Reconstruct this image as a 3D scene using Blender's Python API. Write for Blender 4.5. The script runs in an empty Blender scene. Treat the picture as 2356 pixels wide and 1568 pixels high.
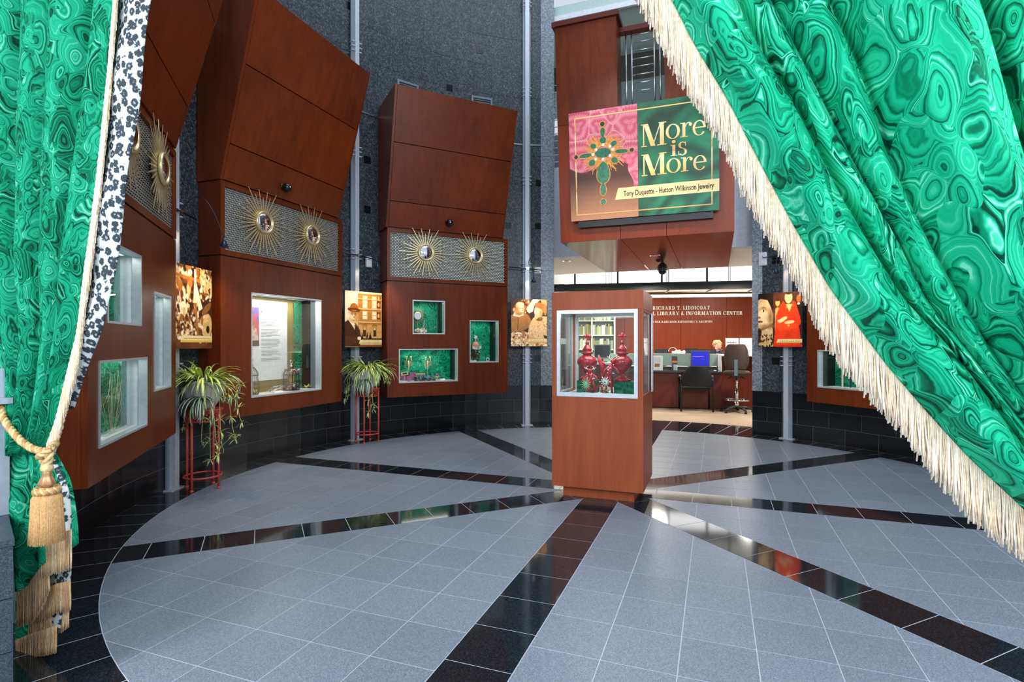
import bpy, math, random
import numpy as np
from mathutils import Vector, Matrix
random.seed(7)
rng = np.random.default_rng(5)
PI = math.pi
S = bpy.context.scene
COL = S.collection

# ------------------------------------------------------------------ camera
CAM_H, FPX, V0, U0 = 1.303, 1260.0, 789.2, 1178.0
cd = bpy.data.cameras.new('camera'); cam = bpy.data.objects.new('camera', cd); COL.objects.link(cam)
cd.sensor_fit = 'HORIZONTAL'; cd.sensor_width = 36.0
cd.lens = FPX / 2356.0 * 36.0
cd.shift_y = (V0 - 784.0) / 2356.0
cd.clip_start = 0.05; cd.clip_end = 200
cam.location = (0, 0, CAM_H); cam.rotation_euler = (PI / 2, 0, 0)
S.camera = cam
S.view_settings.view_transform = 'Standard'; S.view_settings.look = 'None'
S.view_settings.gamma = 1.0; S.view_settings.use_curve_mapping = False
S.view_settings.exposure = 0.0
# ------------------------------------------------------------------ world and large lights
W = bpy.data.worlds.new('world'); S.world = W; W.use_nodes = True
W.node_tree.nodes['Background'].inputs[0].default_value = (0.80, 0.89, 1.0, 1)
W.node_tree.nodes['Background'].inputs[1].default_value = 0.82

def light(kind, name, loc, target, power, color=(1, 1, 1), size=1.0, size_y=None, spot=60, blend=0.6):
    l = bpy.data.lights.new(name, kind); l.energy = power; l.color = color
    if kind == 'AREA':
        l.size = size
        if size_y: l.shape = 'RECTANGLE'; l.size_y = size_y
    elif kind == 'SPOT':
        l.spot_size = math.radians(spot); l.spot_blend = blend; l.shadow_soft_size = size
    else:
        l.shadow_soft_size = size
    o = bpy.data.objects.new(name, l); COL.objects.link(o); o.location = loc
    d = Vector(target) - Vector(loc)
    o.rotation_euler = d.to_track_quat('-Z', 'Y').to_euler()
    return o
WARM = (1.0, 0.74, 0.45); COOL = (0.86, 0.93, 1.0)
light('AREA', 'hall_fill_light', (0.3, -3.0, 3.6), (0.9, 3.2, 0.9), 210, COOL, 2.4, 1.6)  # added fill light behind the camera, no window stands here
light('AREA', 'hall_side_light', (-3.4, -0.6, 3.0), (-1.6, 2.4, 1.3), 150, COOL, 1.2, 1.6)
light('AREA', 'hall_side_light', (3.6, -0.9, 3.6), (0.9, 1.3, 1.9), 150, COOL, 1.2, 1.2)
light('AREA', 'skylight_light', (0.9, 4.6, 9.4), (0.9, 4.9, 0), 215, (0.76, 0.86, 1.0), 5.0, 5.0)
light('SPOT', 'sign_spot', (-0.4, 4.0, 6.2), (1.75, 7.2, 3.3), 300, (1.0, 0.85, 0.66), 0.08, spot=34)
light('SPOT', 'sign_spot', (1.6, 3.4, 5.6), (1.55, 7.3, 2.70), 520, (1.0, 0.74, 0.45), 0.08, spot=22)
for (lx, ly, e) in ((2.6, 10.2, 90), (4.6, 9.4, 80), (3.2, 12.4, 70), (5.2, 11.8, 70), (1.6, 11.6, 60)):
    light('AREA', 'library_downlight', (lx, ly, 2.72), (lx, ly, 0), e, (1.0, 0.93, 0.82), 0.5)

# ------------------------------------------------------------------ geometry of the rotunda
CX, CY, R = 0.856, 4.883, 3.626          # floor circle
TILE, BW = 0.3048, 0.298                 # tile module, width of the black spokes
A = np.array([-0.34871, -0.93723]); Bv = np.array([0.93723, -0.34871])
RW = 3.915                               # inner face of the black stone base
Cc = np.array([CX, CY])
def ray(px, py): return np.array([(px - U0) / FPX, 1.0, (V0 - py) / FPX])
def on_floor(px, py, z=0.0):
    d = ray(px, py); s = (z - CAM_H) / d[2]; return np.array([d[0] * s, s])
def on_cyl(px, py, r):
    d = ray(px, py); a = d[0]**2 + 1; b = -2 * (d[0] * CX + CY); c = CX**2 + CY**2 - r * r
    s = (-b + math.sqrt(b * b - 4 * a * c)) / (2 * a); return np.array([d[0] * s, s, CAM_H + d[2] * s])
def kdir(k):
    an = math.radians(45 * k); return math.cos(an) * A - math.sin(an) * Bv
def kof(x, y):
    d = np.array([x, y]) - Cc; return math.degrees(math.atan2(-(d @ Bv), d @ A)) / 45 % 8
def pol(k, r, z=None):
    p = Cc + kdir(k) * r
    return (p[0], p[1]) if z is None else (p[0], p[1], z)
class Frame:
    """upright local frame: x to the viewer's right, y away from the viewer, z up"""
    def __init__(s, x, y, yaw, z=0.0):
        s.x, s.y, s.yaw, s.z = x, y, yaw, z; s.c, s.s = math.cos(yaw), math.sin(yaw)
    def w(s, x, y, z): return (s.x + s.c * x - s.s * y, s.y + s.s * x + s.c * y, s.z + z)
    def px(s, px, py, y=0.0):
        d = ray(px, py); ny = np.array([-s.s, s.c]); t = (y + ny @ np.array([s.x, s.y])) / (ny @ d[:2])
        q = d[:2] * t - np.array([s.x, s.y]); return (q @ np.array([s.c, s.s]), CAM_H + d[2] * t - s.z)
    def sub(s, x, y, yaw=0.0, z=0.0):
        p = s.w(x, y, z); return Frame(p[0], p[1], s.yaw + yaw, p[2])
def kframe(k, r):
    n = kdir(k); t = (n[1], -n[0]); p = Cc + n * r
    return Frame(p[0], p[1], math.atan2(t[1], t[0]))

# ------------------------------------------------------------------ object helpers
def tag(o, label=None, cat=None, group=None, kind=None):
    if label: o['label'] = label
    if cat: o['category'] = cat
    if group: o['group'] = group
    if kind: o['kind'] = kind
    return o
def empty(name, fr=None, label=None, cat=None, group=None, kind=None):
    o = bpy.data.objects.new(name, None); COL.objects.link(o); o.empty_display_size = 0.1
    if fr: o.location = (fr.x, fr.y, fr.z); o.rotation_euler = (0, 0, fr.yaw)
    return tag(o, label, cat, group, kind)
def copy_tree(o, parent=None):
    c = o.copy(); COL.objects.link(c)
    if parent: c.parent = parent
    for ch in list(o.children): copy_tree(ch, c)
    return c
class MB:
    def __init__(s): s.v = []; s.f = []; s.m = []; s.sm = []
    def add(s, vs, fs, m=0, smooth=False):
        n = len(s.v); s.v += [tuple(p) for p in vs]
        for f in fs: s.f.append([i + n for i in f]); s.m.append(m); s.sm.append(smooth)
        return s
    def box(s, x0, x1, y0, y1, z0, z1, m=0, tr=None):
        vs = [(x0, y0, z0), (x1, y0, z0), (x1, y1, z0), (x0, y1, z0), (x0, y0, z1), (x1, y0, z1), (x1, y1, z1), (x0, y1, z1)]
        if tr: vs = [tr(p) for p in vs]
        return s.add(vs, [(0, 3, 2, 1), (4, 5, 6, 7), (0, 1, 5, 4), (1, 2, 6, 5), (2, 3, 7, 6), (3, 0, 4, 7)], m)
    def hexa(s, p, m=0): return s.add(p, [(0, 3, 2, 1), (4, 5, 6, 7), (0, 1, 5, 4), (1, 2, 6, 5), (2, 3, 7, 6), (3, 0, 4, 7)], m)
    def prism(s, poly, z0, z1, m=0, bottom=False, tr=None):
        n = len(poly); vs = [(x, y, z0) for x, y in poly] + [(x, y, z1) for x, y in poly]
        if tr: vs = [tr(p) for p in vs]
        fs = [tuple(range(n, 2 * n))] + [(i, (i + 1) % n, n + (i + 1) % n, n + i) for i in range(n)]
        if bottom: fs.append(tuple(reversed(range(n))))
        return s.add(vs, fs, m)
    def cyl(s, c, r, z0, z1, n=16, m=0, r2=None, smooth=True):
        r2 = r if r2 is None else r2
        vs = [(c[0] + r * math.cos(2 * PI * i / n), c[1] + r * math.sin(2 * PI * i / n), z0) for i in range(n)]
        vs += [(c[0] + r2 * math.cos(2 * PI * i / n), c[1] + r2 * math.sin(2 * PI * i / n), z1) for i in range(n)]
        s.add(vs, [(i, (i + 1) % n, n + (i + 1) % n, n + i) for i in range(n)], m, smooth)
        k = len(s.v) - 2 * n
        s.f += [[k + n + i for i in range(n)], [k + i for i in reversed(range(n))]]; s.m += [m, m]; s.sm += [False, False]
        return s
    def lathe(s, prof, c=(0, 0, 0), n=20, m=0, flute=0, famp=0.0):
        k = len(prof); vs = []
        for r, z in prof:
            for i in range(n):
                a = 2 * PI * i / n; rr = r * (1 + famp * math.cos(flute * a)) if flute else r
                vs.append((c[0] + rr * math.cos(a), c[1] + rr * math.sin(a), c[2] + z))
        fs = []
        for j in range(k - 1):
            for i in range(n):
                fs.append((j * n + i, j * n + (i + 1) % n, (j + 1) * n + (i + 1) % n, (j + 1) * n + i))
        fs.append(tuple(reversed(range(n)))); fs.append(tuple((k - 1) * n + i for i in range(n)))
        return s.add(vs, fs, m, True)
    def tube(s, pts, r, n=6, m=0, smooth=True):
        P = [Vector(p) for p in pts]; rr = r if isinstance(r, (list, tuple)) else [r] * len(P)
        vs = []; up = Vector((0, 0, 1)); prev = None
        for i, p in enumerate(P):
            t = (P[min(i + 1, len(P) - 1)] - P[max(i - 1, 0)]).normalized()
            if prev is None:
                u = t.cross(up) if abs(t.dot(up)) < 0.95 else t.cross(Vector((1, 0, 0)))
            else: u = prev - t * prev.dot(t)
            u.normalize(); prev = u; w_ = t.cross(u)
            for j in range(n):
                a = 2 * PI * j / n; vs.append(p + (u * math.cos(a) + w_ * math.sin(a)) * rr[i])
        fs = []
        for i in range(len(P) - 1):
            for j in range(n): fs.append((i * n + j, i * n + (j + 1) % n, (i + 1) * n + (j + 1) % n, (i + 1) * n + j))
        fs.append(tuple(reversed(range(n)))); fs.append(tuple((len(P) - 1) * n + j for j in range(n)))
        return s.add(vs, fs, m, smooth)
    def ball(s, c, r, m=0, nu=12, nv=8):
        r = (r, r, r) if not isinstance(r, (tuple, list)) else r
        vs = [(c[0], c[1], c[2] - r[2])]
        for j in range(1, nv):
            t = -PI / 2 + PI * j / nv
            for i in range(nu):
                a = 2 * PI * i / nu
                vs.append((c[0] + r[0] * math.cos(t) * math.cos(a), c[1] + r[1] * math.cos(t) * math.sin(a), c[2] + r[2] * math.sin(t)))
        vs.append((c[0], c[1], c[2] + r[2])); fs = [(0, 1 + (i + 1) % nu, 1 + i) for i in range(nu)]
        for j in range(nv - 2):
            for i in range(nu):
                a = 1 + j * nu; fs.append((a + i, a + (i + 1) % nu, a + nu + (i + 1) % nu, a + nu + i))
        b = 1 + (nv - 2) * nu; fs += [(b + i, b + (i + 1) % nu, b + nu) for i in range(nu)]
        return s.add(vs, fs, m, True)
    def grid(s, rows, m=0, smooth=True):
        h, w_ = len(rows), len(rows[0]); vs = [p for r in rows for p in r]
        return s.add(vs, [(j * w_ + i, j * w_ + i + 1, (j + 1) * w_ + i + 1, (j + 1) * w_ + i) for j in range(h - 1) for i in range(w_ - 1)], m, smooth)
    def mesh(s, name, mats):
        me = bpy.data.meshes.new(name); me.from_pydata(s.v, [], s.f)
        for mt in (mats if isinstance(mats, (list, tuple)) else [mats]): me.materials.append(mt)
        me.polygons.foreach_set('material_index', s.m); me.polygons.foreach_set('use_smooth', s.sm)
        me.update(); return me
    def build(s, name, mats, parent=None, label=None, cat=None, group=None, kind=None, loc=None, bevel=0):
        o = bpy.data.objects.new(name, s.mesh(name, mats)); COL.objects.link(o)
        if parent: o.parent = parent
        if loc: o.location = loc
        if bevel:
            b = o.modifiers.new('bevel', 'BEVEL'); b.width = bevel; b.segments = 2; b.limit_method = 'ANGLE'
        return tag(o, label, cat, group, kind)
def inst(name, me, parent=None, loc=None, rot=None, sc=None):
    o = bpy.data.objects.new(name, me); COL.objects.link(o)
    if parent: o.parent = parent
    if loc: o.location = loc
    if rot: o.rotation_euler = rot
    if sc: o.scale = sc
    return o

# ------------------------------------------------------------------ materials
class NT:
    def __init__(s, name, rough=0.5, metal=0.0, spec=0.5):
        s.mat = bpy.data.materials.new(name); s.mat.use_nodes = True
        s.t = s.mat.node_tree; s.b = s.t.nodes['Principled BSDF']
        s.b.inputs['Roughness'].default_value = rough; s.b.inputs['Metallic'].default_value = metal
        s.b.inputs['Specular IOR Level'].default_value = spec
    def n(s, typ, ins=None, **kw):
        nd = s.t.nodes.new(typ)
        for k, v in kw.items(): setattr(nd, k, v)
        for k, v in (ins or {}).items():
            if isinstance(v, tuple) and len(v) == 2 and hasattr(v[0], 'outputs'): s.t.links.new(v[0].outputs[v[1]], nd.inputs[k])
            else: nd.inputs[k].default_value = v
        return nd
    def base(s, v):
        if isinstance(v, tuple) and len(v) == 2 and hasattr(v[0], 'outputs'): s.t.links.new(v[0].outputs[v[1]], s.b.inputs['Base Color'])
        else: s.b.inputs['Base Color'].default_value = (*v, 1)
        return s
    def ramp(s, fac, stops, interp='LINEAR'):
        r = s.n('ShaderNodeValToRGB', {'Fac': fac}); cr = r.color_ramp; cr.interpolation = interp
        while len(cr.elements) < len(stops): cr.elements.new(0.5)
        for e, (p, c) in zip(cr.elements, stops): e.position = p; e.color = (*c, 1)
        return (r, 'Color')
    def bump(s, h, strength=0.2, dist=0.01):
        b = s.n('ShaderNodeBump', {'Height': h, 'Strength': strength, 'Distance': dist}); s.t.links.new(b.outputs[0], s.b.inputs['Normal'])
    def math(s, op, a, b=0.0): return (s.n('ShaderNodeMath', {0: a, 1: b}, operation=op), 0)
    def mix(s, f, a, b, mode='MIX'):
        nd = s.n('ShaderNodeMix', data_type='RGBA', blend_type=mode)
        for k, v in ((0, f), (6, a), (7, b)):
            if isinstance(v, tuple) and len(v) == 2 and hasattr(v[0], 'outputs'): s.t.links.new(v[0].outputs[v[1]], nd.inputs[k])
            else: nd.inputs[k].default_value = v if k == 0 else (*v, 1)
        return (nd, 2)
    def obj(s, scale=(1, 1, 1), coord='Object'):
        c = s.n('ShaderNodeTexCoord'); m = s.n('ShaderNodeMapping', {'Vector': (c, coord), 'Scale': scale}); return (m, 0)
def lin(h):
    h = h.lstrip('#'); o = []
    for i in (0, 2, 4):
        c = int(h[i:i + 2], 16) / 255; o.append(c / 12.92 if c <= .04045 else ((c + .055) / 1.055) ** 2.4)
    return tuple(o)
def plain(name, c, rough=0.5, metal=0.0, spec=0.5, noise=0.08, nscale=30):
    m = NT(name, rough, metal, spec); c = lin(c) if isinstance(c, str) else c
    v = m.n('ShaderNodeTexNoise', {'Vector': m.obj(), 'Scale': float(nscale), 'Detail': 3.0})
    m.base(m.ramp((v, 'Fac'), [(0.3, tuple(x * (1 - noise) for x in c)), (0.7, tuple(min(1, x * (1 + noise)) for x in c))]))
    return m.mat
def wood(name, dark, light_, rough=0.32, scale=1.0, vertical=True):
    m = NT(name, rough, 0, 0.3)
    oi = m.n('ShaderNodeObjectInfo'); c = m.n('ShaderNodeTexCoord')
    off = m.n('ShaderNodeVectorMath', {0: (c, 'Object'), 1: (oi, 'Random')}, operation='ADD')
    mp = m.n('ShaderNodeMapping', {'Vector': (off, 0), 'Scale': (9 * scale, 9 * scale, 0.7 * scale) if vertical else (0.7 * scale, 9 * scale, 9 * scale)})
    n1 = m.n('ShaderNodeTexNoise', {'Vector': (mp, 0), 'Scale': 1.6, 'Detail': 6.0, 'Roughness': 0.6, 'Distortion': 0.6})
    mp2 = m.n('ShaderNodeMapping', {'Vector': (off, 0), 'Scale': (90 * scale, 90 * scale, 2.2 * scale) if vertical else (2.2 * scale, 90 * scale, 90 * scale)})
    n2 = m.n('ShaderNodeTexNoise', {'Vector': (mp2, 0), 'Scale': 2.0, 'Detail': 3.0})
    mp3 = m.n('ShaderNodeMapping', {'Vector': (off, 0), 'Scale': (0.9, 0.9, 0.5)})
    n3 = m.n('ShaderNodeTexNoise', {'Vector': (mp3, 0), 'Scale': 1.3, 'Detail': 2.0})
    f = m.math('ADD', m.math('MULTIPLY', (n1, 'Fac'), 0.35), m.math('MULTIPLY', (n2, 'Fac'), 0.25))
    f = m.math('ADD', f, m.math('MULTIPLY', (n3, 'Fac'), 0.4))
    m.base(m.ramp(f, [(0.30, dark), (0.72, light_)]))
    m.bump((n2, 'Fac'), 0.04, 0.002)
    return m.mat
def granite(name, cols, scale, rough, spec=0.5, rnd=0.25):
    m = NT(name, rough, 0, spec); v = m.obj()
    n1 = m.n('ShaderNodeTexNoise', {'Vector': v, 'Scale': scale, 'Detail': 4.0, 'Roughness': 0.75})
    n2 = m.n('ShaderNodeTexVoronoi', {'Vector': v, 'Scale': scale * 0.9})
    f = m.math('ADD', m.math('MULTIPLY', (n1, 'Fac'), 0.75), m.math('MULTIPLY', (n2, 'Color'), 0.25))
    c = m.ramp(f, [(0.30 + 0.4 * i / (len(cols) - 1), q) for i, q in enumerate(cols)])
    oi = m.n('ShaderNodeObjectInfo'); k = m.math('ADD', m.math('MULTIPLY', (oi, 'Random'), rnd), 1 - rnd / 2)
    m.base(m.mix(1.0, c, (m.n('ShaderNodeCombineColor', {0: k, 1: k, 2: k}), 0), 'MULTIPLY'))
    return m.mat
GREENS = [(0.0, lin('#003a28')), (0.2, lin('#005a3f')), (0.38, lin('#008a60')), (0.54, lin('#10b183')), (0.74, lin('#22bd8e')), (0.9, lin('#4fcfa5')), (1.0, lin('#86e0c2'))]
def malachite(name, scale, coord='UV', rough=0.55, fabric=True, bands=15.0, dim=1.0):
    m = NT(name, rough + 0.2, 0, 0.12)
    v = m.obj((scale, scale, scale), coord)
    n0 = m.n('ShaderNodeTexNoise', {'Vector': v, 'Scale': 1.1, 'Detail': 1.2, 'Roughness': 0.5})
    vw = m.n('ShaderNodeVectorMath', {0: v, 1: (m.n('ShaderNodeVectorMath', {0: (n0, 'Color'), 'Scale': 0.7}, operation='SCALE'), 0)}, operation='ADD')
    outs = []
    for sc, bd in ((1.0, bands), (2.1, bands * 0.62)):
        vo = m.n('ShaderNodeTexVoronoi', {'Vector': (vw, 0), 'Scale': sc, 'Randomness': 1.0}, feature='SMOOTH_F1')
        vo.inputs['Smoothness'].default_value = 0.12
        n1 = m.n('ShaderNodeTexNoise', {'Vector': v, 'Scale': 3.5 * sc, 'Detail': 2.0})
        d = m.math('ADD', (vo, 'Distance'), m.math('MULTIPLY', (n1, 'Fac'), 0.10))
        sep = m.n('ShaderNodeSeparateColor', {0: (vo, 'Color')})
        ph = m.math('ADD', m.math('MULTIPLY', d, bd), m.math('MULTIPLY', (sep, 0), 6.0))
        n2 = m.n('ShaderNodeTexNoise', {'W': ph, 'Scale': 1.0, 'Detail': 2.0, 'Roughness': 0.6}, noise_dimensions='1D')
        w_ = m.math('ADD', m.math('MULTIPLY', (n2, 'Fac'), 2.0), m.math('MULTIPLY', (sep, 1), 0.42))
        outs.append(m.math('SUBTRACT', w_, 0.72))
    msk = m.n('ShaderNodeTexNoise', {'Vector': v, 'Scale': 0.9, 'Detail': 1.0})
    mk = m.math('GREATER_THAN', (msk, 'Fac'), 0.5)
    mixv = m.n('ShaderNodeMix', {0: mk, 2: outs[0], 3: outs[1]}, data_type='FLOAT')
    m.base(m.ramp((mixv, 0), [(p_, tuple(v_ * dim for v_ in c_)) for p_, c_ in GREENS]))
    if fabric:
        wv = m.n('ShaderNodeTexNoise', {'Vector': v, 'Scale': 60.0}); m.bump((wv, 'Fac'), 0.08, 0.002)
    return m.mat
def leopard(name, scale):
    m = NT(name, 0.7, 0, 0.25); v = m.obj((scale, scale, scale), 'UV')
    nz = m.n('ShaderNodeTexNoise', {'Vector': v, 'Scale': 2.2, 'Detail': 2.0})
    vw = m.n('ShaderNodeVectorMath', {0: v, 1: (m.n('ShaderNodeVectorMath', {0: (nz, 'Color'), 'Scale': 0.5}, operation='SCALE'), 0)}, operation='ADD')
    vo = m.n('ShaderNodeTexVoronoi', {'Vector': (vw, 0), 'Scale': 1.0, 'Randomness': 0.75})
    n2 = m.n('ShaderNodeTexNoise', {'Vector': v, 'Scale': 3.0, 'Detail': 1.0})
    d = m.math('ADD', (vo, 'Distance'), m.math('MULTIPLY', m.math('SUBTRACT', (n2, 'Fac'), 0.5), 0.35))
    m.base(m.ramp(d, [(0.0, lin('#98a0a4')), (0.12, lin('#8d959a')), (0.18, lin('#2b353d')), (0.44, lin('#2f3a42')), (0.52, lin('#bcc4c3')), (1.0, lin('#d0d6d4'))]))
    return m.mat
def emit(name, c, s):
    m = bpy.data.materials.new(name); m.use_nodes = True; t = m.node_tree; b = t.nodes['Principled BSDF']
    b.inputs['Base Color'].default_value = (*c, 1); b.inputs['Emission Color'].default_value = (*c, 1); b.inputs['Emission Strength'].default_value = s
    return m
def glass(name, tint=(0.95, 1, 0.98), refl=0.5):
    m = bpy.data.materials.new(name); m.use_nodes = True; t = m.node_tree
    for n in list(t.nodes): t.nodes.remove(n)
    o = t.nodes.new('ShaderNodeOutputMaterial'); mx = t.nodes.new('ShaderNodeMixShader')
    tr = t.nodes.new('ShaderNodeBsdfTransparent'); tr.inputs[0].default_value = (*tint, 1)
    gl = t.nodes.new('ShaderNodeBsdfGlossy'); gl.inputs['Roughness'].default_value = 0.0
    fr = t.nodes.new('ShaderNodeFresnel'); fr.inputs[0].default_value = 1.45
    mu = t.nodes.new('ShaderNodeMath'); mu.operation = 'MULTIPLY'; mu.inputs[1].default_value = refl
    t.links.new(fr.outputs[0], mu.inputs[0]); t.links.new(mu.outputs[0], mx.inputs[0])
    t.links.new(tr.outputs[0], mx.inputs[1]); t.links.new(gl.outputs[0], mx.inputs[2]); t.links.new(mx.outputs[0], o.inputs[0])
    return m
def vcol(name, rough=0.5, spec=0.4):
    m = NT(name, rough, 0, spec); a = m.n('ShaderNodeVertexColor', layer_name='print'); m.base((a, 'Color')); return m.mat

WOOD = wood('cherry_wood', lin('#441908'), lin('#863a14'))
WOOD_CASE = wood('cherry_veneer', lin('#86381f'), lin('#b45e36'), 0.42)
WOOD_LIB = wood('cherry_lobby', lin('#6a2409'), lin('#9c4014'), 0.35)
WOOD_DARK = plain('dark_joint', '#1a0a06', 0.7)
GREY_TILE = granite('grey_stone', [lin('#56606c'), lin('#7a8592'), lin('#9ca7b3')], 260, 0.36, 0.3, 0.12)
BLACK_TILE = granite('black_granite', [lin('#0b0f12'), lin('#1b2126'), lin('#353d44')], 220, 0.07, 0.6, 0.3)
BASE_TILE = granite('black_base_granite', [lin('#0a0c0e'), lin('#121518'), lin('#22272b')], 160, 0.16, 0.5, 0.3)
WALL_STONE = granite('speckled_granite', [lin('#171c20'), lin('#363e44'), lin('#6a747a')], 60, 0.34, 0.35, 0.14)
LIT_STONE = granite('lit_granite', [lin('#4a525c'), lin('#7a8490'), lin('#aeb8c4')], 60, 0.3, 0.4, 0.1)  # wall granite with the light on the end panels put into its colour
GROUT = plain('grout', '#b9c0ca', 0.8)
DARK_GROUT = plain('dark_grout', '#23282c', 0.8)
STEEL = plain('brushed_steel', '#c9ced3', 0.3, 1.0); GRILLE = plain('grille_wire', '#a3a49c', 0.45, 0.55)
ALU = plain('aluminium', '#d4dce2', 0.35, 0.6)
WHITE_PAINT = plain('white_paint', '#dfe5ec', 0.35)
POLE_PAINT = plain('silver_paint', '#c3cad4', 0.35, 0.2)
OFFWHITE = plain('off_white', '#e6e4dc', 0.6)
BLACK = plain('black_plastic', '#121317', 0.35)
DARKGREY = plain('dark_grey', '#3a3a3d', 0.5)
CHROME = plain('chrome', '#e6e8ea', 0.06, 1.0, noise=0.01)
GOLD = plain('pale_gold', '#e6d5a4', 0.34, 0.75)
RED_IRON = plain('red_iron', '#cb4a40', 0.45)
MIRROR = plain('mirror_glass', '#e8ebee', 0.02, 1.0, noise=0.0)
CREAM = plain('cream_card', '#f3ead0', 0.6)
PAPER = plain('white_paper', '#f4f4f2', 0.6)
GLASS = glass('clear_glass', (0.98, 1, 0.99), 0.3); GLASS2 = glass('case_glass', (0.95, 0.99, 0.98), 0.7)
MAL_CURTAIN = malachite('malachite_fabric', 6.0, 'UV', 0.55, True, 13.0, 0.95)
MAL_LEFT = malachite('malachite_fabric_shaded', 6.0, 'UV', 0.6, True, 13.0, 0.60)  # same print darkened, weaker light on the left curtain put into the colour
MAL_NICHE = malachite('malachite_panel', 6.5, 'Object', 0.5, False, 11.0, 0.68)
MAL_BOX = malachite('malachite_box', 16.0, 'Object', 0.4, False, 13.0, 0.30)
LEOPARD = leopard('leopard_print', 30.0)
FRINGE = plain('cream_fringe', '#f3e4d0', 0.75, noise=0.15, nscale=80)
FRINGE_TAN = plain('tan_fringe', '#e2c29a', 0.75, noise=0.2, nscale=80)
# ------------------------------------------------------------------ floor
def clip(poly, p, n):
    """keep the side where (q-p).n >= 0"""
    out = []
    for i in range(len(poly)):
        a, b = poly[i], poly[(i + 1) % len(poly)]
        da = (a[0] - p[0]) * n[0] + (a[1] - p[1]) * n[1]; db = (b[0] - p[0]) * n[0] + (b[1] - p[1]) * n[1]
        if da >= 0: out.append(a)
        if (da > 0 > db) or (da < 0 < db):
            t = da / (da - db); out.append((a[0] + t * (b[0] - a[0]), a[1] + t * (b[1] - a[1])))
    return out
def area(p): return 0.5 * abs(sum(p[i][0] * p[(i + 1) % len(p)][1] - p[(i + 1) % len(p)][0] * p[i][1] for i in range(len(p))))
def px_area(p):
    q = []
    for x, y in p:
        if y < 0.3: return 0
        q.append((U0 + FPX * x / y, V0 + FPX * CAM_H / y))
    if max(a for a, b in q) < 0 or min(a for a, b in q) > 2356 or min(b for a, b in q) > 1568: return 0
    return area(q)
floor = MB().add([(-14, -9, -0.0012), (16, -9, -0.0012), (16, 20, -0.0012), (-14, 20, -0.0012), (-14, -9, -0.15), (16, -9, -0.15), (16, 20, -0.15), (-14, 20, -0.15)],
                 [(0, 1, 2, 3), (7, 6, 5, 4), (0, 4, 5, 1), (1, 5, 6, 2), (2, 6, 7, 3), (3, 7, 4, 0)]).build('floor', GROUT, kind='structure')
G = 0.0024
circ_pts = [tuple(Cc + (R - 0.004) * np.array([math.cos(2 * PI * i / 120), math.sin(2 * PI * i / 120)])) for i in range(120)]
def clip_circle(poly):
    for i in range(120):
        a, b = circ_pts[i], circ_pts[(i + 1) % 120]
        if min(math.hypot(q[0] - CX, q[1] - CY) for q in poly) > R + 0.5: return []
        poly = clip(poly, a, (-(b[1] - a[1]), b[0] - a[0]))
        if len(poly) < 3: return []
    return poly
def ab(s, i):                       # s along Bv, i along A, metres from the centre
    p = Cc + Bv * s + A * i; return (p[0], p[1])
S0, I0 = -BW / 2, 3.3554 * TILE      # grid phase measured from the centre
grey = []
for side in (-1, 1):
    for ci in range(0, 14):
        s0 = (S0 - (ci + 1) * TILE) if side < 0 else (S0 + BW + ci * TILE)
        for ri in range(-16, 17):
            i0 = -I0 + ri * TILE
            cell = [ab(s0 + G, i0 + G), ab(s0 + TILE - G, i0 + G), ab(s0 + TILE - G, i0 + TILE - G), ab(s0 + G, i0 + TILE - G)]
            cell = cell if area(cell) > 0 else cell
            if min(math.hypot(q[0] - CX, q[1] - CY) for q in cell) > R: continue
            if sum((cell[j][0] * cell[(j + 1) % 4][1] - cell[(j + 1) % 4][0] * cell[j][1]) for j in range(4)) < 0: cell = cell[::-1]
            for k in range(8):
                d0, d1 = kdir(k), kdir(k + 1); n0 = kdir(k + 2); n1 = kdir(k - 1)
                q = clip(cell, Cc + n0 * (BW / 2 + G), n0)
                if len(q) >= 3: q = clip(q, Cc + n1 * (BW / 2 + G), n1)
                if len(q) >= 3 and max(math.hypot(u[0] - CX, u[1] - CY) for u in q) > R - 0.02: q = clip_circle(q)
                if len(q) >= 3 and area(q) > 0.0004: grey.append(q)
grey.sort(key=lambda q: -px_area(q))
rest = MB()
for i, q in enumerate(grey):
    if i < 298 and px_area(q) > 0: MB().prism(q, -0.01, 0.0).build('grey_tile', GREY_TILE, floor)
    else: rest.prism(q, -0.01, 0.0)
rest.build('grey_tiles_remainder', GREY_TILE, floor, kind='stuff')
rest = MB()
for k in range(8):                                   # black spokes of single tiles
    d, t = kdir(k), kdir(k + 2); off = (I0 % TILE)
    cuts = [0.05] + [off + m_ * TILE for m_ in range(0, 13) if off + m_ * TILE > 0.36] + [R + 0.1]
    for r0, r1 in zip(cuts, cuts[1:]):
        h = BW / 2 - G
        q = [tuple(Cc + d * (r0 + G) - t * h), tuple(Cc + d * (r1 - G) - t * h), tuple(Cc + d * (r1 - G) + t * h), tuple(Cc + d * (r0 + G) + t * h)]
        if r0 == 0.05:                                # mitred inner tiles
            for n_ in (kdir(k - 1.5), kdir(k + 1.5)): q = clip(q, Cc + n_ * G, n_)
        if sum((q[j][0] * q[(j + 1) % len(q)][1] - q[(j + 1) % len(q)][0] * q[j][1]) for j in range(len(q))) < 0: q = q[::-1]
        if r1 > R - 0.05: q = clip_circle(q)
        if len(q) < 3: continue
        if px_area(q) > 0: MB().prism(q, -0.01, 0.0).build('black_tile', BLACK_TILE, floor)
        else: rest.prism(q, -0.01, 0.0)
NR = 93
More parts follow.
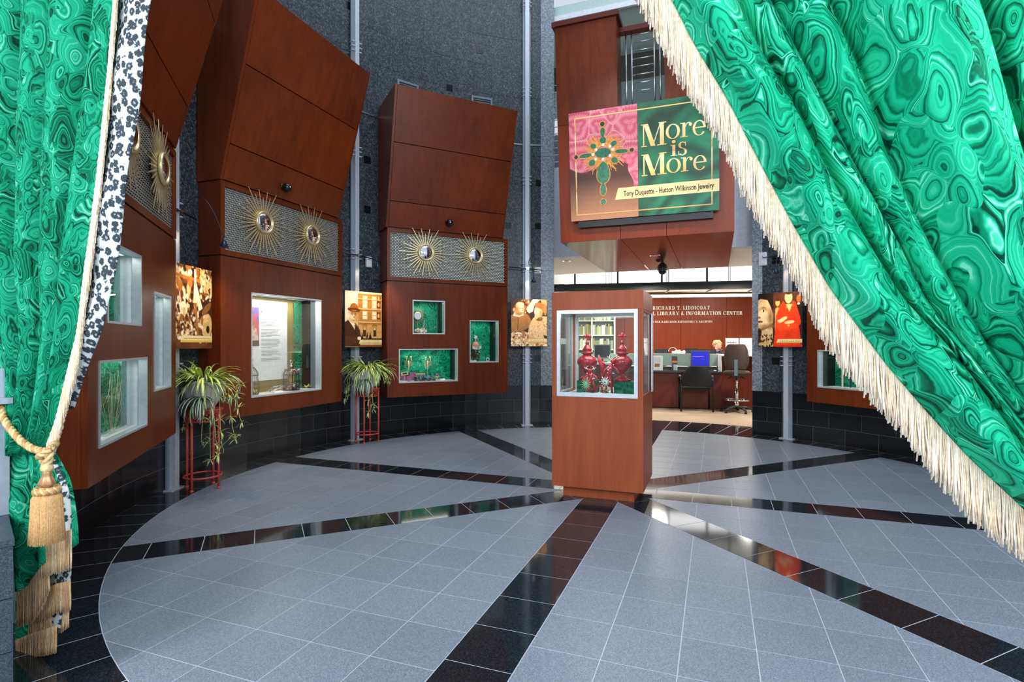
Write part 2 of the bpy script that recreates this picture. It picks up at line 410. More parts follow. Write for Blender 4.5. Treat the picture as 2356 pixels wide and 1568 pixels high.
for j in range(NR):                                  # border ring
    k0 = 0.9600 + j * 8 / NR; k1 = k0 + 8 / NR; km = ((k0 + k1) / 2) % 8
    ro = 4.66 if 3.47 < km < 4.53 else RW + 0.06
    e = 0.0032 / 3.7 / math.radians(45)
    ks = [k0 + e, (k0 + k1) / 2, k1 - e]
    q = [pol(k, R) for k in ks] + [pol(k, ro) for k in reversed(ks)]
    if sum((q[i][0] * q[(i + 1) % 6][1] - q[(i + 1) % 6][0] * q[i][1]) for i in range(6)) < 0: q = q[::-1]
    if px_area(q) > 0: MB().prism(q, -0.01, 0.0).build('border_tile', BLACK_TILE, floor)
    else: rest.prism(q, -0.01, 0.0)
rest.build('black_tiles_remainder', BLACK_TILE, floor, kind='stuff')
# hall floor behind the doorway (grey stone) and library carpet
hall = MB()
ring = [pol(k / 10, RW + 0.07, -0.003) for k in range(-24, 25)]
outer = [pol(k / 10, 9.0, -0.003) for k in range(-24, 25)]
hall.add(ring + outer, [(i, i + 1, 50 + i, 49 + i) for i in range(48)]).build('hall_floor', GREY_TILE, floor)
m_ = NT('carpet', 0.95, 0, 0.1); cn = m_.n('ShaderNodeTexNoise', {'Vector': m_.obj(), 'Scale': 90.0, 'Detail': 4.0})
m_.base(m_.ramp((cn, 'Fac'), [(0.3, lin('#8f7763')), (0.7, lin('#d8c3ac'))])); m_.bump((cn, 'Fac'), 0.5, 0.004); CARPET = m_.mat
ring = [pol(3.3 + i * 0.05, 4.665, -0.001) for i in range(29)]; outer = [pol(3.3 + i * 0.05, 13.0, -0.001) for i in range(29)]
MB().add(ring + outer, [(i, i + 1, 30 + i, 29 + i) for i in range(28)]).build('carpet', CARPET, floor)

# ------------------------------------------------------------------ curved granite walls
def arc_block(mb, k0, k1, r0, r1, z0, z1, n=3, m=0):
    ks = [k0 + (k1 - k0) * i / n for i in range(n + 1)]
    vs = []
    for k in ks:
        for r, z in ((r0, z0), (r0, z1), (r1, z1), (r1, z0)): vs.append(pol(k, r, z))
    fs = []
    for i in range(n):
        a, b = 4 * i, 4 * i + 4
        fs += [(a, b, b + 1, a + 1), (a + 1, b + 1, b + 2, a + 2), (a + 2, b + 2, b + 3, a + 3), (a + 3, b + 3, b, a)]
    fs += [(0, 1, 2, 3), (4 * n + 3, 4 * n + 2, 4 * n + 1, 4 * n)]
    mb.add(vs, fs, m)
BASE_GROUT = plain('base_grout', '#6d7274', 0.7)
INLAY = [(845, 368), (845, 482), (1103.4, 116.3), (1034, 202), (803, 14), (1172, 29), (1240, 421), (1237.5, 520), (1168.6, 519), (843, 601), (1237, 621), (1238, 824), (1785, 592), (1785, 602.5), (1785, 830)]
ZB, ZTOP, DK = 0.612, 9.0, 1 / math.radians(45)
def curved_wall(name, k0, k1):
    w_ = MB(); arc_block(w_, k0, k1, RW + 0.045, RW + 0.30, -0.01, ZTOP, max(6, int((k1 - k0) * 16)))
    o = w_.build(name, DARK_GROUT, kind='structure')
    t = MB(); arc_block(t, k0, k1, RW + 0.0022, RW + 0.046, 0.0, ZB, max(8, int((k1 - k0) * 24))); t.build('base_grout', BASE_GROUT, o)
    t = MB(); arc_block(t, k0, k1, RW + 0.0275, RW + 0.046, ZB, ZTOP, max(8, int((k1 - k0) * 24))); t.build('panel_grout', DARK_GROUT, o)
    row = 0.204
    for j in range(3):                               # polished black base, three courses
        step = 0.40 / RW * DK; k = k0 - (step * 0.5 if j % 2 else 0)
        while k < k1 - 1e-4:
            a, b = max(k, k0), min(k + step, k1); g = 0.002 / RW * DK
            if b - a > 0.01:
                t = MB(); arc_block(t, a + g, b - g, RW, RW + 0.05, j * row + 0.002, (j + 1) * row - 0.002, 2); t.build('base_tile', BASE_TILE, o)
            k += step
    t = MB(); arc_block(t, k0, k1, RW - 0.006, RW + 0.05, ZB, ZB + 0.012, max(6, int((k1 - k0) * 16))); t.build('base_cap', BASE_TILE, o)
    step = 0.80 / RW * DK; rowh = 0.46; j = 0; z = ZB + 0.012
    while z < ZTOP - 0.05:
        z1 = min(z + rowh, ZTOP); k = k0 - step * (0.37 * j % 1.0)
        while k < k1 - 1e-4:
            a, b = max(k, k0), min(k + step, k1); g = 0.0012 / RW * DK
            if b - a > 0.01:
                t = MB(); dr = random.uniform(-0.0015, 0.0015)
                arc_block(t, a + g, b - g, RW + 0.025 + dr, RW + 0.05, z + 0.0015, z1 - 0.0015, 3); t.build('granite_panel', WALL_STONE, o)
            k += step
        z = z1; j += 1
    t = MB(); arc_block(t, k0, k1, RW + 0.012, RW + 0.03, 4.47, 4.488, max(6, int((k1 - k0) * 16))); t.build('steel_joint_strip', STEEL, o)
    return o
KL0, KL1, KR0, KR1 = 0.74, 3.487, 4.462, 6.2
wl = curved_wall('wall_left', KL0, KL1)
wr = curved_wall('wall_right', KR0, KR1)
for px, py in INLAY:
    p = on_cyl(px, py, RW + 0.025); k = kof(p[0], p[1]); h = 0.05 / RW * DK
    hz = 0.026 if 580 < py < 604 and px > 1700 else 0.05
    t = MB(); arc_block(t, k - h, k + h, RW + 0.020, RW + 0.05, p[2] - hz, p[2] + hz, 1)
    t.build('black_inlay', BASE_TILE, wl if px < 1500 else wr)
# flat end panels beside the opening; light they catch is painted as paler granite
for nm, kk, sgn, wd in (('pilaster', KL1, -1, 0.21), ('pilaster', KR0, 1, 0.13)):
    p = pol(kk, RW + 0.02); n = kdir(kk); t = np.array([n[1], -n[0]])
    mb = MB(); 
    q0 = np.array(p) ; a1 = q0 - t * wd if sgn < 0 else q0 + t * wd
    o_ = wl if sgn < 0 else wr
    f0 = q0 - n * 0.028; f1 = a1 - n * 0.006
    z = ZB + 0.012; j = 0
    while z < ZTOP - 0.1:
        z1 = min(z + 0.92, ZTOP); mb = MB()
        ring = [f0, f1, a1 + n * 0.28, q0 + n * 0.28]
        mb.add([(*v, z + 0.0015) for v in ring] + [(*v, z1 - 0.0015) for v in ring], [(0, 1, 5, 4), (1, 2, 6, 5), (2, 3, 7, 6), (3, 0, 4, 7), (4, 5, 6, 7), (3, 2, 1, 0)])
        mb.build('pilaster_panel', LIT_STONE, o_); z = z1
# ------------------------------------------------------------------ the wooden display cabinets around the wall
ZB0, ZG, ZT, HW = 0.5697, 2.1534, 2.8649, 0.91
U = {1: Frame(-2.4444, 3.6199, 1.9122), 2: Frame(-2.4695, 6.0837, 1.2202), 3: Frame(-0.8728, 7.7968, 0.4825), 5: Frame(4.05, 6.077, math.radians(-69.5))}
NICHE_PX = {3: [(949.2, 1023.5, 690.6, 768.4), (1080.4, 1147, 736.7, 833.6), (917.4, 1053, 801.8, 878.8)],
            2: [(577.3, 739, 0, 0)], 1: [], 5: []}
def rect_px(f, p):                       # four corner pixels of a flat opening in the cabinet face -> local rectangle
    q = [f.px(*c) for c in p]
    return ((q[0][0] + q[3][0]) / 2, (q[1][0] + q[2][0]) / 2, (q[2][1] + q[3][1]) / 2, (q[0][1] + q[1][1]) / 2)
NI = {3: [rect_px(U[3], c) for c in ([(949.2, 689.5), (1023.5, 691.8), (1023.5, 768.6), (949.2, 768.1)], [(1080.4, 736.3), (1147, 737.1), (1147, 833.2), (1080.4, 834)], [(917.4, 802.2), (1053.3, 801.4), (1053, 876.3), (917.4, 881.3)])],
      2: [rect_px(U[2], [(577.3, 672.3), (739.5, 689.3), (738.6, 896.4), (577.3, 914.6)])],
      1: [rect_px(U[1], [(246, 553), (324.2, 585.7), (324.2, 749.4), (246, 743.6)]), rect_px(U[1], [(354.2, 669.6), (392.8, 681.7), (391.8, 888.8), (354.2, 901.8)]), rect_px(U[1], [(226.6, 829), (337.6, 820.5), (337.6, 977.4), (226.6, 1033.3)])]}
q = U[5].px(1881, 804.6); q2 = U[5].px(1882, 890.7); q3 = U[5].px(1901, 766)
NI[5] = [(q[0], q[0] + 0.95, q2[1], q[1]), (q3[0], q3[0] + 0.42, q3[1], q3[1] + 0.5)]
ND = 0.30                                # niche depth
def unit_back(f, x):
    rc = math.hypot(f.x - CX, f.y - CY); return math.sqrt((RW + 0.018)**2 - x * x) - rc
def build_unit(n, label):
    f = U[n]; root = empty('display_cabinet', f, label, 'cabinet', 'wooden display cabinets on the round wall')
    P = lambda b, nm, m, **k: b.build(nm, m, root, **k)
    # face with openings
    b = MB(); xs = sorted({-HW, HW} | {v for r in NI[n] for v in r[:2]}); zs = sorted({ZB0, ZG - 0.012} | {v for r in NI[n] for v in r[2:]})
    for x0, x1 in zip(xs, xs[1:]):
        for z0, z1 in zip(zs, zs[1:]):
            cx_, cz_ = (x0 + x1) / 2, (z0 + z1) / 2
            if not any(r[0] < cx_ < r[1] and r[2] < cz_ < r[3] for r in NI[n]): b.box(x0, x1, 0, 0.03, z0, z1)
    P(b, 'front_panel', WOOD)
    for sgn in (-1, 1):
        xo = sgn * HW; yb = unit_back(f, HW) - 0.005
        xa, xb = (xo, xo - sgn * 0.03) if sgn < 0 else (xo - 0.03, xo)
        xa, xb = min(xa, xb), max(xa, xb)
        P(MB().box(xa, xb, 0.031, yb * 0.55, ZB0, ZG - 0.012), 'side_panel', WOOD)
        P(MB().box(xa + 0.004 * (sgn < 0), xb - 0.004 * (sgn > 0), yb * 0.55 + 0.004, yb, ZB0, ZG - 0.012), 'side_panel', WOOD)
    yb = unit_back(f, HW) - 0.005
    P(MB().box(-HW + 0.03, HW - 0.03, 0.031, yb, ZB0 + 0.002, ZB0 + 0.03), 'bottom_panel', WOOD)
    P(MB().box(-HW + 0.012, HW - 0.012, 0.012, yb, ZG - 0.012, ZG), 'shadow_joint', WOOD_DARK)
    # grille box
    fw, ft = 0.045, 0.052
    b = MB().box(-HW, -HW + fw, -0.004, 0.05, ZG, ZT).box(HW - fw, HW, -0.004, 0.05, ZG, ZT)
    b.box(-HW + fw, HW - fw, -0.004, 0.05, ZT - ft, ZT).box(-HW + fw, HW - fw, -0.004, 0.05, ZG, ZG + ft); P(b, 'grille_frame', WOOD)
    P(MB().box(-HW + 0.002, HW - 0.002, 0.051, yb, ZG + 0.002, ZT - 0.002), 'grille_box', WOOD)
    gx0, gx1, gz0, gz1 = -HW + fw, HW - fw, ZG + ft, ZT - ft
    P(MB().box(gx0, gx1, 0.040, 0.049, gz0, gz1), 'grille_backing', BLACK)
    pit = 0.021; b = MB(); nx = int((gx1 - gx0) / pit); nz = int((gz1 - gz0) / pit); am = 0.004
    for i in range(nx + 1):
        x = gx0 + (i + 0.5) * (gx1 - gx0) / (nx + 1); rows = []
        for j in range(nz + 2):
            z = gz0 + j * (gz1 - gz0) / (nz + 1); y = 0.024 + am * (1 if (i + j) % 2 else -1); rows.append([(x - 0.0052, y, z), (x + 0.0052, y, z)])
        b.grid(rows, 0, False)
    for j in range(nz + 1):
        z = gz0 + (j + 0.5) * (gz1 - gz0) / (nz + 1); rows = []
        for i in range(nx + 2):
            x = gx0 + i * (gx1 - gx0) / (nx + 1); y = 0.024 + am * (1 if (i + j) % 2 == 0 else -1); rows.append([(x, y, z + 0.0052), (x, y, z - 0.0052)])
        b.grid(rows, 0, False)
    P(b, 'woven_grille', GRILLE, kind='stuff')
    # leaning canopy
    X0, X1, Z0, Z1 = (-0.935, 0.825, ZT + 0.002, 4.595)
    yy = lambda z: -0.018 - 0.465 * (z - ZT) / (4.595 - ZT)
    cuts = [Z0, 3.20, 3.92, Z1]
    for za, zb in zip(cuts, cuts[1:]):
        P(MB().hexa([(X0 + 0.035, yy(za + 0.005), za + 0.005), (X1 - 0.02, yy(za + 0.005), za + 0.005), (X1 - 0.02, yy(za + 0.005) + 0.03, za + 0.005), (X0 + 0.035, yy(za + 0.005) + 0.03, za + 0.005),
                     (X0 + 0.035, yy(zb - 0.005), zb - 0.005), (X1 - 0.02, yy(zb - 0.005), zb - 0.005), (X1 - 0.02, yy(zb - 0.005) + 0.03, zb - 0.005), (X0 + 0.035, yy(zb - 0.005) + 0.03, zb - 0.005)]), 'canopy_panel', WOOD)
    P(MB().hexa([(X0 + 0.036, yy(Z0) + 0.031, Z0), (X1 - 0.021, yy(Z0) + 0.031, Z0), (X1 - 0.021, yy(Z0) + 0.05, Z0), (X0 + 0.036, yy(Z0) + 0.05, Z0),
                 (X0 + 0.036, yy(Z1) + 0.031, Z1 - 0.03), (X1 - 0.021, yy(Z1) + 0.031, Z1 - 0.03), (X1 - 0.021, yy(Z1) + 0.05, Z1 - 0.03), (X0 + 0.036, yy(Z1) + 0.05, Z1 - 0.03)]), 'canopy_core', WOOD_DARK)
    for xa, xb, bx in ((X0, X0 + 0.031, X0), (X1 - 0.018, X1, X1)):
        ya = unit_back(f, abs(bx)) - 0.008
        P(MB().hexa([(xa, yy(Z0), Z0), (xb, yy(Z0), Z0), (xb, ya, Z0), (xa, ya, Z0), (xa, yy(Z1), Z1), (xb, yy(Z1), Z1), (xb, ya, Z1), (xa, ya, Z1)]), 'canopy_side', WOOD)
    ya = unit_back(f, 0.93) - 0.008
    P(MB().box(X0 + 0.032, X1 - 0.02, yy(Z1) + 0.032, ya, Z1 - 0.028, Z1 - 0.006), 'canopy_top', WOOD)
    # niches
    ND = 0.115 if n == 1 else 0.30
    for i, (x0, x1, z0, z1) in enumerate(NI[n]):
        t = 0.014; d0 = 0.045 if n == 1 else 0.075
        b = MB().box(x0, x0 + t, -0.006, d0, z0, z1).box(x1 - t, x1, -0.006, d0, z0, z1).box(x0 + t, x1 - t, -0.006, d0, z0, z0 + t).box(x0 + t, x1 - t, -0.006, d0, z1 - t, z1)
        fr = P(b, 'niche_frame', ALU)
        b = MB().box(x0 + t, x1 - t, 0.066, 0.070, z0 + t, z1 - t); b.build('glass_pane', GLASS, fr)
        side = WHITE_PAINT if n == 1 else BLACK
        b = MB().box(x0 - 0.02, x0, d0, ND + 0.02, z0 - 0.02, z1 + 0.02, 0).box(x1, x1 + 0.02, d0, ND + 0.02, z0 - 0.02, z1 + 0.02, 0)
        b.box(x0, x1, d0, ND + 0.02, z1, z1 + 0.02, 0).box(x0, x1, d0 + 0.001, ND + 0.02, z0 - 0.006, z0 + 0.012, 1)
        P(b, 'niche_lining', [side, OFFWHITE])
        mat = MAL_NICHE
        if n == 2: 
            P(MB().box(x0, x1, ND, ND + 0.02, z0, z1), 'niche_back', OLIVE)
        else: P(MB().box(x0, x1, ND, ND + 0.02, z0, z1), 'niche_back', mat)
        e = 1.6 * (x1 - x0) * (5.0 if n == 2 else 1.1) * (0.5 if n == 1 else 1)
        p = f.w((x0 + x1) / 2, 0.08 if n == 1 else 0.16, z1 - 0.012); q = f.w((x0 + x1) / 2, 0.085 if n == 1 else 0.19, z0)
        light('AREA', 'niche_light', p, q, e, (1, 0.97, 0.92), (x1 - x0) * 0.8, 0.08).rotation_euler.z
    return root
OLIVE = plain('olive_board', '#8a7838', 0.7)
units = {1: build_unit(1, 'cherry wood display cabinet half hidden by the left curtain, three niches in its face'),
         2: build_unit(2, 'cherry wood display cabinet with one big square niche holding a white text board'),
         3: build_unit(3, 'cherry wood display cabinet with three small malachite niches, left of the library opening'),
         5: build_unit(5, 'cherry wood display cabinet right of the library, mostly behind the right curtain')}
yyc = lambda z: -0.018 - 0.465 * (z - ZT) / (4.595 - ZT)
for n, (px, py), lb in ((2, (657, 429), 'glossy black ball camera on the leaning canopy above the square niche cabinet'), (3, (1033, 511), 'glossy black ball camera on the leaning canopy of the three niche cabinet')):
    x, z = U[n].px(px, py, -0.08); g = U[n].sub(x, yyc(z), 0, z); rt = empty('ball_camera', g, lb, 'camera', 'ball cameras on the canopies')
    MB().lathe([(0.045, 0.0), (0.045, 0.012), (0.03, 0.016)], n=20).build('mount', BLACK, rt).rotation_euler = (PI / 2 - 0.26, 0, 0)
    MB().ball((0, -0.045, -0.012), 0.050, 0, 24, 16).build('ball', plain('gloss_black', '#0c0e14', 0.05), rt)
    MB().ball((0.0, -0.088, -0.012), (0.012, 0.01, 0.012), 0, 12, 8).build('lens', CHROME, rt)
# sunburst mirrors
def ray_mesh(L, w0):
    b = MB(); r0 = 0.10
    return b.hexa([(r0, -0.004, -w0), (L, -0.0015, -w0 * 0.45), (L, 0.0015, -w0 * 0.45), (r0, 0.004, -w0), (r0, -0.004, w0), (L, -0.0015, w0 * 0.45), (L, 0.0015, w0 * 0.45), (r0, 0.004, w0)]).mesh('ray', GOLD)
RAYS = [ray_mesh(L, 0.0078) for L in (0.375, 0.335, 0.29, 0.26)]
def sunburst(f, label, group='sunburst mirrors on the woven grilles', s=1.0):
    rt = empty('sunburst_mirror', f, label, 'mirror', group); rt.scale = (s, s, s)
    rows = []
    b = MB(); prof = [(0.0001, -0.034), (0.03, -0.032), (0.06, -0.026), (0.085, -0.017), (0.098, -0.008)]
    n = 32; vs = [(0, -0.034, 0)]; fs = []
    for r, y in prof[1:]:
        for i in range(n): vs.append((r * math.cos(2 * PI * i / n), y, r * math.sin(2 * PI * i / n)))
    for i in range(n): fs.append((0, 1 + i, 1 + (i + 1) % n))
    for j in range(len(prof) - 2):
        for i in range(n): a = 1 + j * n; fs.append((a + i, a + n + i, a + n + (i + 1) % n, a + (i + 1) % n))
    b.add(vs, fs, 0, True).build('convex_glass', MIRROR, rt)
    b = MB(); m_ = 8; vs = []; fs = []
    for i in range(n):
        for j in range(m_):
            a, c = 2 * PI * i / n, 2 * PI * j / m_; r = 0.106 + 0.012 * math.cos(c); vs.append((r * math.cos(a), -0.010 + 0.016 * math.sin(c), r * math.sin(a)))
    for i in range(n):
        for j in range(m_): fs.append((i * m_ + j, ((i + 1) % n) * m_ + j, ((i + 1) % n) * m_ + (j + 1) % m_, i * m_ + (j + 1) % m_))
    b.add(vs, fs, 0, True).build('gilt_rim', GOLD, rt)
    MB().cyl((0, 0), 0.10, -0.05, 0.0, 24).build('back_plate', GOLD, rt).rotation_euler = (PI / 2, 0, 0)
    for i in range(36):
        o = inst('ray', RAYS[(0, 2, 1, 3, 1, 2)[i % 6]], rt, (0, 0.012, 0), (random.uniform(-.3, .3), -2 * PI * (i + 0.15 * random.random()) / 36, 0)); o.rotation_euler.x = 0
    return rt
MIR = {}
for n, pts in ((3, [(980.5, 580.5), (1094, 587.5)]), (2, [(609, 511.5), (719.5, 541)]), (1, [(368, 392)])):
    for i, p in enumerate(pts):
        x, z = U[n].px(*p, -0.05); MIR[(n, i)] = (x, z)
MIR[(1, 0)] = (MIR[(2, 1)][0], MIR[(2, 1)][1]); MIR[(1, 1)] = MIR[(2, 0)]
MLAB = {(3, 0): 'left one of the two gold sunburst mirrors above the three small niches', (3, 1): 'gold sunburst mirror nearest the library, right of its pair above three niches',
        (2, 0): 'left one of the two sunburst mirrors above the niche with the text board', (2, 1): 'right one of the two sunburst mirrors above the niche with the text board',
        (1, 0): 'sunburst mirror seen edge on beside the leopard lining of the left curtain', (1, 1): 'sunburst mirror of which only rays show behind the leopard curtain edge'}
for key, (x, z) in MIR.items():
    sunburst(U[key[0]].sub(x, -0.045, 0, z), MLAB[key])
# ------------------------------------------------------------------ printed pictures (flat prints) painted into a fine grid
class Pic:
    def __init__(s, w, h, bg):
        w, h = int(w * 1.8), int(h * 1.8)
        s.w, s.h = w, h; s.a = np.tile(np.array(lin(bg)), (h, w, 1)).astype(float)
        s.X, s.Y = np.meshgrid((np.arange(w)) / (w - 1), (np.arange(h)) / (h - 1))
    def put(s, mask, c):
        c = np.array(lin(c) if isinstance(c, str) else c); mask = np.clip(mask, 0, 1)[..., None]; s.a = s.a * (1 - mask) + c * mask; return s
    def ell(s, cx, cy, rx, ry, c, rot=0, soft=0.08):
        dx, dy = s.X - cx, s.Y - cy; ca, sa = math.cos(rot), math.sin(rot)
        d = np.sqrt(((dx * ca + dy * sa) / rx)**2 + ((-dx * sa + dy * ca) / ry)**2); return s.put((1 - d) / soft + 0.5, c)
    def poly(s, pts, c):
        ins = np.zeros((s.h, s.w), bool)
        for (x0, y0), (x1, y1) in zip(pts, pts[1:] + pts[:1]):
            if y0 == y1: continue
            cr = ((y0 > s.Y) != (y1 > s.Y)) & (s.X < (x1 - x0) * (s.Y - y0) / (y1 - y0) + x0); ins ^= cr
        return s.put(ins.astype(float), c)
    def rect(s, x0, y0, x1, y1, c): return s.put(((s.X >= x0) & (s.X <= x1) & (s.Y >= y0) & (s.Y <= y1)).astype(float), c)
    def noise(s, cells, amp, mask=None):
        g = rng.random((cells[1] + 2, cells[0] + 2)); fx, fy = s.X * cells[0], s.Y * cells[1]; ix, iy = fx.astype(int), fy.astype(int); tx, ty = fx - ix, fy - iy
        n = (g[iy, ix] * (1 - tx) + g[iy, ix + 1] * tx) * (1 - ty) + (g[iy + 1, ix] * (1 - tx) + g[iy + 1, ix + 1] * tx) * ty
        k = 1 + amp * (n - 0.5) * 2 * (1 if mask is None else mask); s.a *= k[..., None]; return s
    def blobs(s, n, box, size, cols):
        for _ in range(n):
            s.ell(random.uniform(box[0], box[2]), random.uniform(box[1], box[3]), random.uniform(*size), random.uniform(*size), random.choice(cols), random.uniform(0, PI), 0.3)
        return s
    def soften(s, n=1):
        for _ in range(n):
            a = np.pad(s.a, ((1, 1), (1, 1), (0, 0)), 'edge'); s.a = (a[1:-1, 1:-1] * 2 + a[:-2, 1:-1] + a[2:, 1:-1] + a[1:-1, :-2] + a[1:-1, 2:]) / 6
        return s
    def mesh(s, name, W_, H_, mat, y=0.0):
        xs = (np.arange(s.w) / (s.w - 1) - 0.5) * W_; zs = H_ * (1 - np.arange(s.h) / (s.h - 1))
        gx, gz = np.meshgrid(xs, zs); v = np.stack([gx, np.full_like(gx, y), gz], -1).reshape(-1, 3)
        i = np.arange(s.w * s.h).reshape(s.h, s.w); f = np.stack([i[:-1, :-1], i[1:, :-1], i[1:, 1:], i[:-1, 1:]], -1).reshape(-1, 4)
        me = bpy.data.meshes.new(name); me.from_pydata(v.tolist(), [], f.tolist()); me.materials.append(mat)
        at = me.color_attributes.new('print', 'FLOAT_COLOR', 'POINT')
        at.data.foreach_set('color', np.concatenate([np.clip(s.a, 0, 1).reshape(-1, 3), np.ones((s.w * s.h, 1))], 1).astype(np.float32).ravel()); me.update(); return me
PRINT = vcol('printed_picture', 0.45); PRINT_GLOSS = vcol('printed_sign', 0.35)
DK_, BR, MD, LT, CR = '#2a1206', '#6a3a16', '#a86a2c', '#e2b878', '#fbe8c6'
def caption(p, x0, y0, x1, y1, lines=2, lo='#e8bd4e'):
    h = y1 - y0; p.soften(2); p.noise((70, 90), 0.16)
    p.poly([(x0 + 0.04, y0), (x1, y0), (x1, y1), (x0, y1)], '#f6dfa0'); p.poly([(x0 + 0.012, y1 - 0.3 * h), (x1, y1 - 0.3 * h), (x1, y1), (x0, y1)], lo)
    for i in range(lines):
        y = y0 + h * (0.3 + 0.5 * i / max(1, lines - 1) if lines > 1 else 0.45); x = x0 + 0.09
        while x < x1 - 0.08:
            wd = random.uniform(0.015, 0.05); p.rect(x, y - 0.006, min(x + wd, x1 - 0.05), y + 0.005, '#a8864a'); x += wd + 0.014
def pic_market():
    p = Pic(96, 122, BR); p.rect(0, 0.22, 1, 0.62, '#3a1c0a'); p.noise((9, 12), 0.5)
    p.blobs(70, (0, 0, 1, 0.13), (0.02, 0.06), [LT, MD, DK_, '#8a4e1c', CR]); p.poly([(0, 0.11), (1, 0.16), (1, 0.20), (0, 0.15)], MD)
    p.blobs(90, (0.68, 0.04, 1, 0.4), (0.015, 0.04), [LT, CR, DK_, BR]); p.poly([(0.68, 0.03), (0.73, 0.03), (0.95, 0.36), (0.90, 0.36)], LT)
    p.rect(0, 0.30, 0.9, 0.33, '#7a4418'); p.blobs(26, (0, 0.2, 0.4, 0.4), (0.03, 0.07), [MD, LT, BR, CR])
    p.blobs(230, (0, 0.4, 0.62, 0.88), (0.012, 0.035), [LT, CR, CR, MD, DK_, '#4a2208']); p.ell(0.22, 0.52, 0.10, 0.08, CR, 0.2); p.ell(0.24, 0.56, 0.04, 0.06, LT)
    p.blobs(60, (0.62, 0.62, 1, 0.9), (0.02, 0.06), [LT, CR, MD, BR]); p.ell(0.86, 0.72, 0.13, 0.16, LT, 0.3); p.ell(0.88, 0.76, 0.05, 0.05, DK_)
    p.ell(0.84, 0.50, 0.15, 0.045, '#8a5a24', -0.5); p.rect(0.50, 0.03, 0.545, 0.23, CR); p.poly([(0.5, 0.2), (0.56, 0.2), (0.68, 0.42), (0.73, 0.5), (0.62, 0.54), (0.58, 0.40), (0.55, 0.46), (0.47, 0.44)], CR)
    p.poly([(0.5, 0.44), (0.56, 0.44), (0.62, 0.85), (0.57, 0.85)], MD); p.noise((30, 40), 0.25); caption(p, 0.14, 0.84, 1.0, 0.925, 1); return p
def pic_hat():
    p = Pic(100, 128, '#f7e2c6'); p.noise((4, 5), 0.05)
    p.poly([(0.34, 0.02), (1, 0.03), (1, 0.86), (0.34, 0.86)], '#b57c3a'); p.rect(0.34, 0.30, 1, 0.31, DK_)
    for y in (0.02, 0.12, 0.30, 0.54, 0.72): p.rect(0.335, y, 1, y + 0.022, LT); p.rect(0.335, y + 0.024, 1, y + 0.036, BR)
    for y0, y1 in ((0.08, 0.13), (0.16, 0.285), (0.36, 0.49)):
        for x in (0.48, 0.74): p.rect(x - 0.02, y0 - 0.012, x + 0.12, y1 + 0.012, LT); p.rect(x, y0, x + 0.09, y1, CR); p.rect(x, (y0 + y1) / 2 - 0.004, x + 0.09, (y0 + y1) / 2 + 0.004, BR)
        p.rect(0.86, y0, 0.96, y1, '#5a3010'); p.ell(0.91, (y0 + y1) / 2, 0.03, 0.04, LT)
    p.rect(0.36, 0.745, 1, 0.86, '#d9a766'); p.rect(0.36, 0.60, 1, 0.74, '#d2a060')
    for x in (0.50, 0.78): p.ell(x + 0.02, 0.62, 0.075, 0.05, MD); p.rect(x - 0.04, 0.62, x + 0.08, 0.80, '#c79a5a'); p.rect(x - 0.02, 0.64, x + 0.06, 0.81, '#4a260c'); p.rect(x - 0.01, 0.645, x + 0.05, 0.69, LT)
    p.poly([(0.56, 0.84), (0.59, 0.72), (0.62, 0.84)], DK_); p.poly([(0.42, 0.86), (0.45, 0.73), (0.49, 0.86)], DK_); p.poly([(0.63, 0.86), (0.67, 0.72), (0.72, 0.86)], DK_)
    p.rect(0.36, 0.845, 1, 0.87, '#3a1c0a'); p.rect(0.36, 0.96, 1, 1, '#8a5426'); p.noise((40, 50), 0.12)
    p.poly([(0, 0.56), (0.09, 0.51), (0.3, 0.58), (0.39, 0.70), (0.44, 0.86), (0.38, 1), (0, 1)], '#4a240c'); p.poly([(0.08, 0.51), (0.16, 0.50), (0.26, 0.60), (0.30, 0.74), (0.2, 0.63)], CR)
    p.poly([(0.245, 0.60), (0.27, 0.60), (0.31, 0.80), (0.27, 0.75)], DK_); p.poly([(0.0, 0.8), (0.36, 0.84), (0.40, 0.88), (0.1, 1.0), (0, 1)], '#5a2e10')
    p.ell(0.375, 0.845, 0.05, 0.03, CR); p.ell(0.215, 0.455, 0.115, 0.125, '#f3d3a0'); p.ell(0.19, 0.50, 0.08, 0.06, '#e0b57a')
    p.ell(0.30, 0.47, 0.06, 0.11, '#d09a58', 0, 1.2); p.ell(0.19, 0.45, 0.05, 0.05, '#fbe6c0', 0, 1.2); p.ell(0.235, 0.385, 0.12, 0.035, '#b98048', 0, 1.0)
    for x in (0.185, 0.27): p.ell(x, 0.425, 0.018, 0.009, DK_); p.rect(x - 0.025, 0.395, x + 0.025, 0.404, BR)
    p.ell(0.235, 0.465, 0.014, 0.028, '#c08848'); p.ell(0.225, 0.505, 0.045, 0.012, CR); p.ell(0.225, 0.518, 0.045, 0.006, BR)
    p.ell(0.235, 0.335, 0.17, 0.042, '#6a3812', 0.06); p.ell(0.235, 0.29, 0.105, 0.075, '#a8641c'); p.rect(0.135, 0.31, 0.335, 0.335, '#55290c')
    caption(p, 0.36, 0.87, 1.0, 0.945); return p
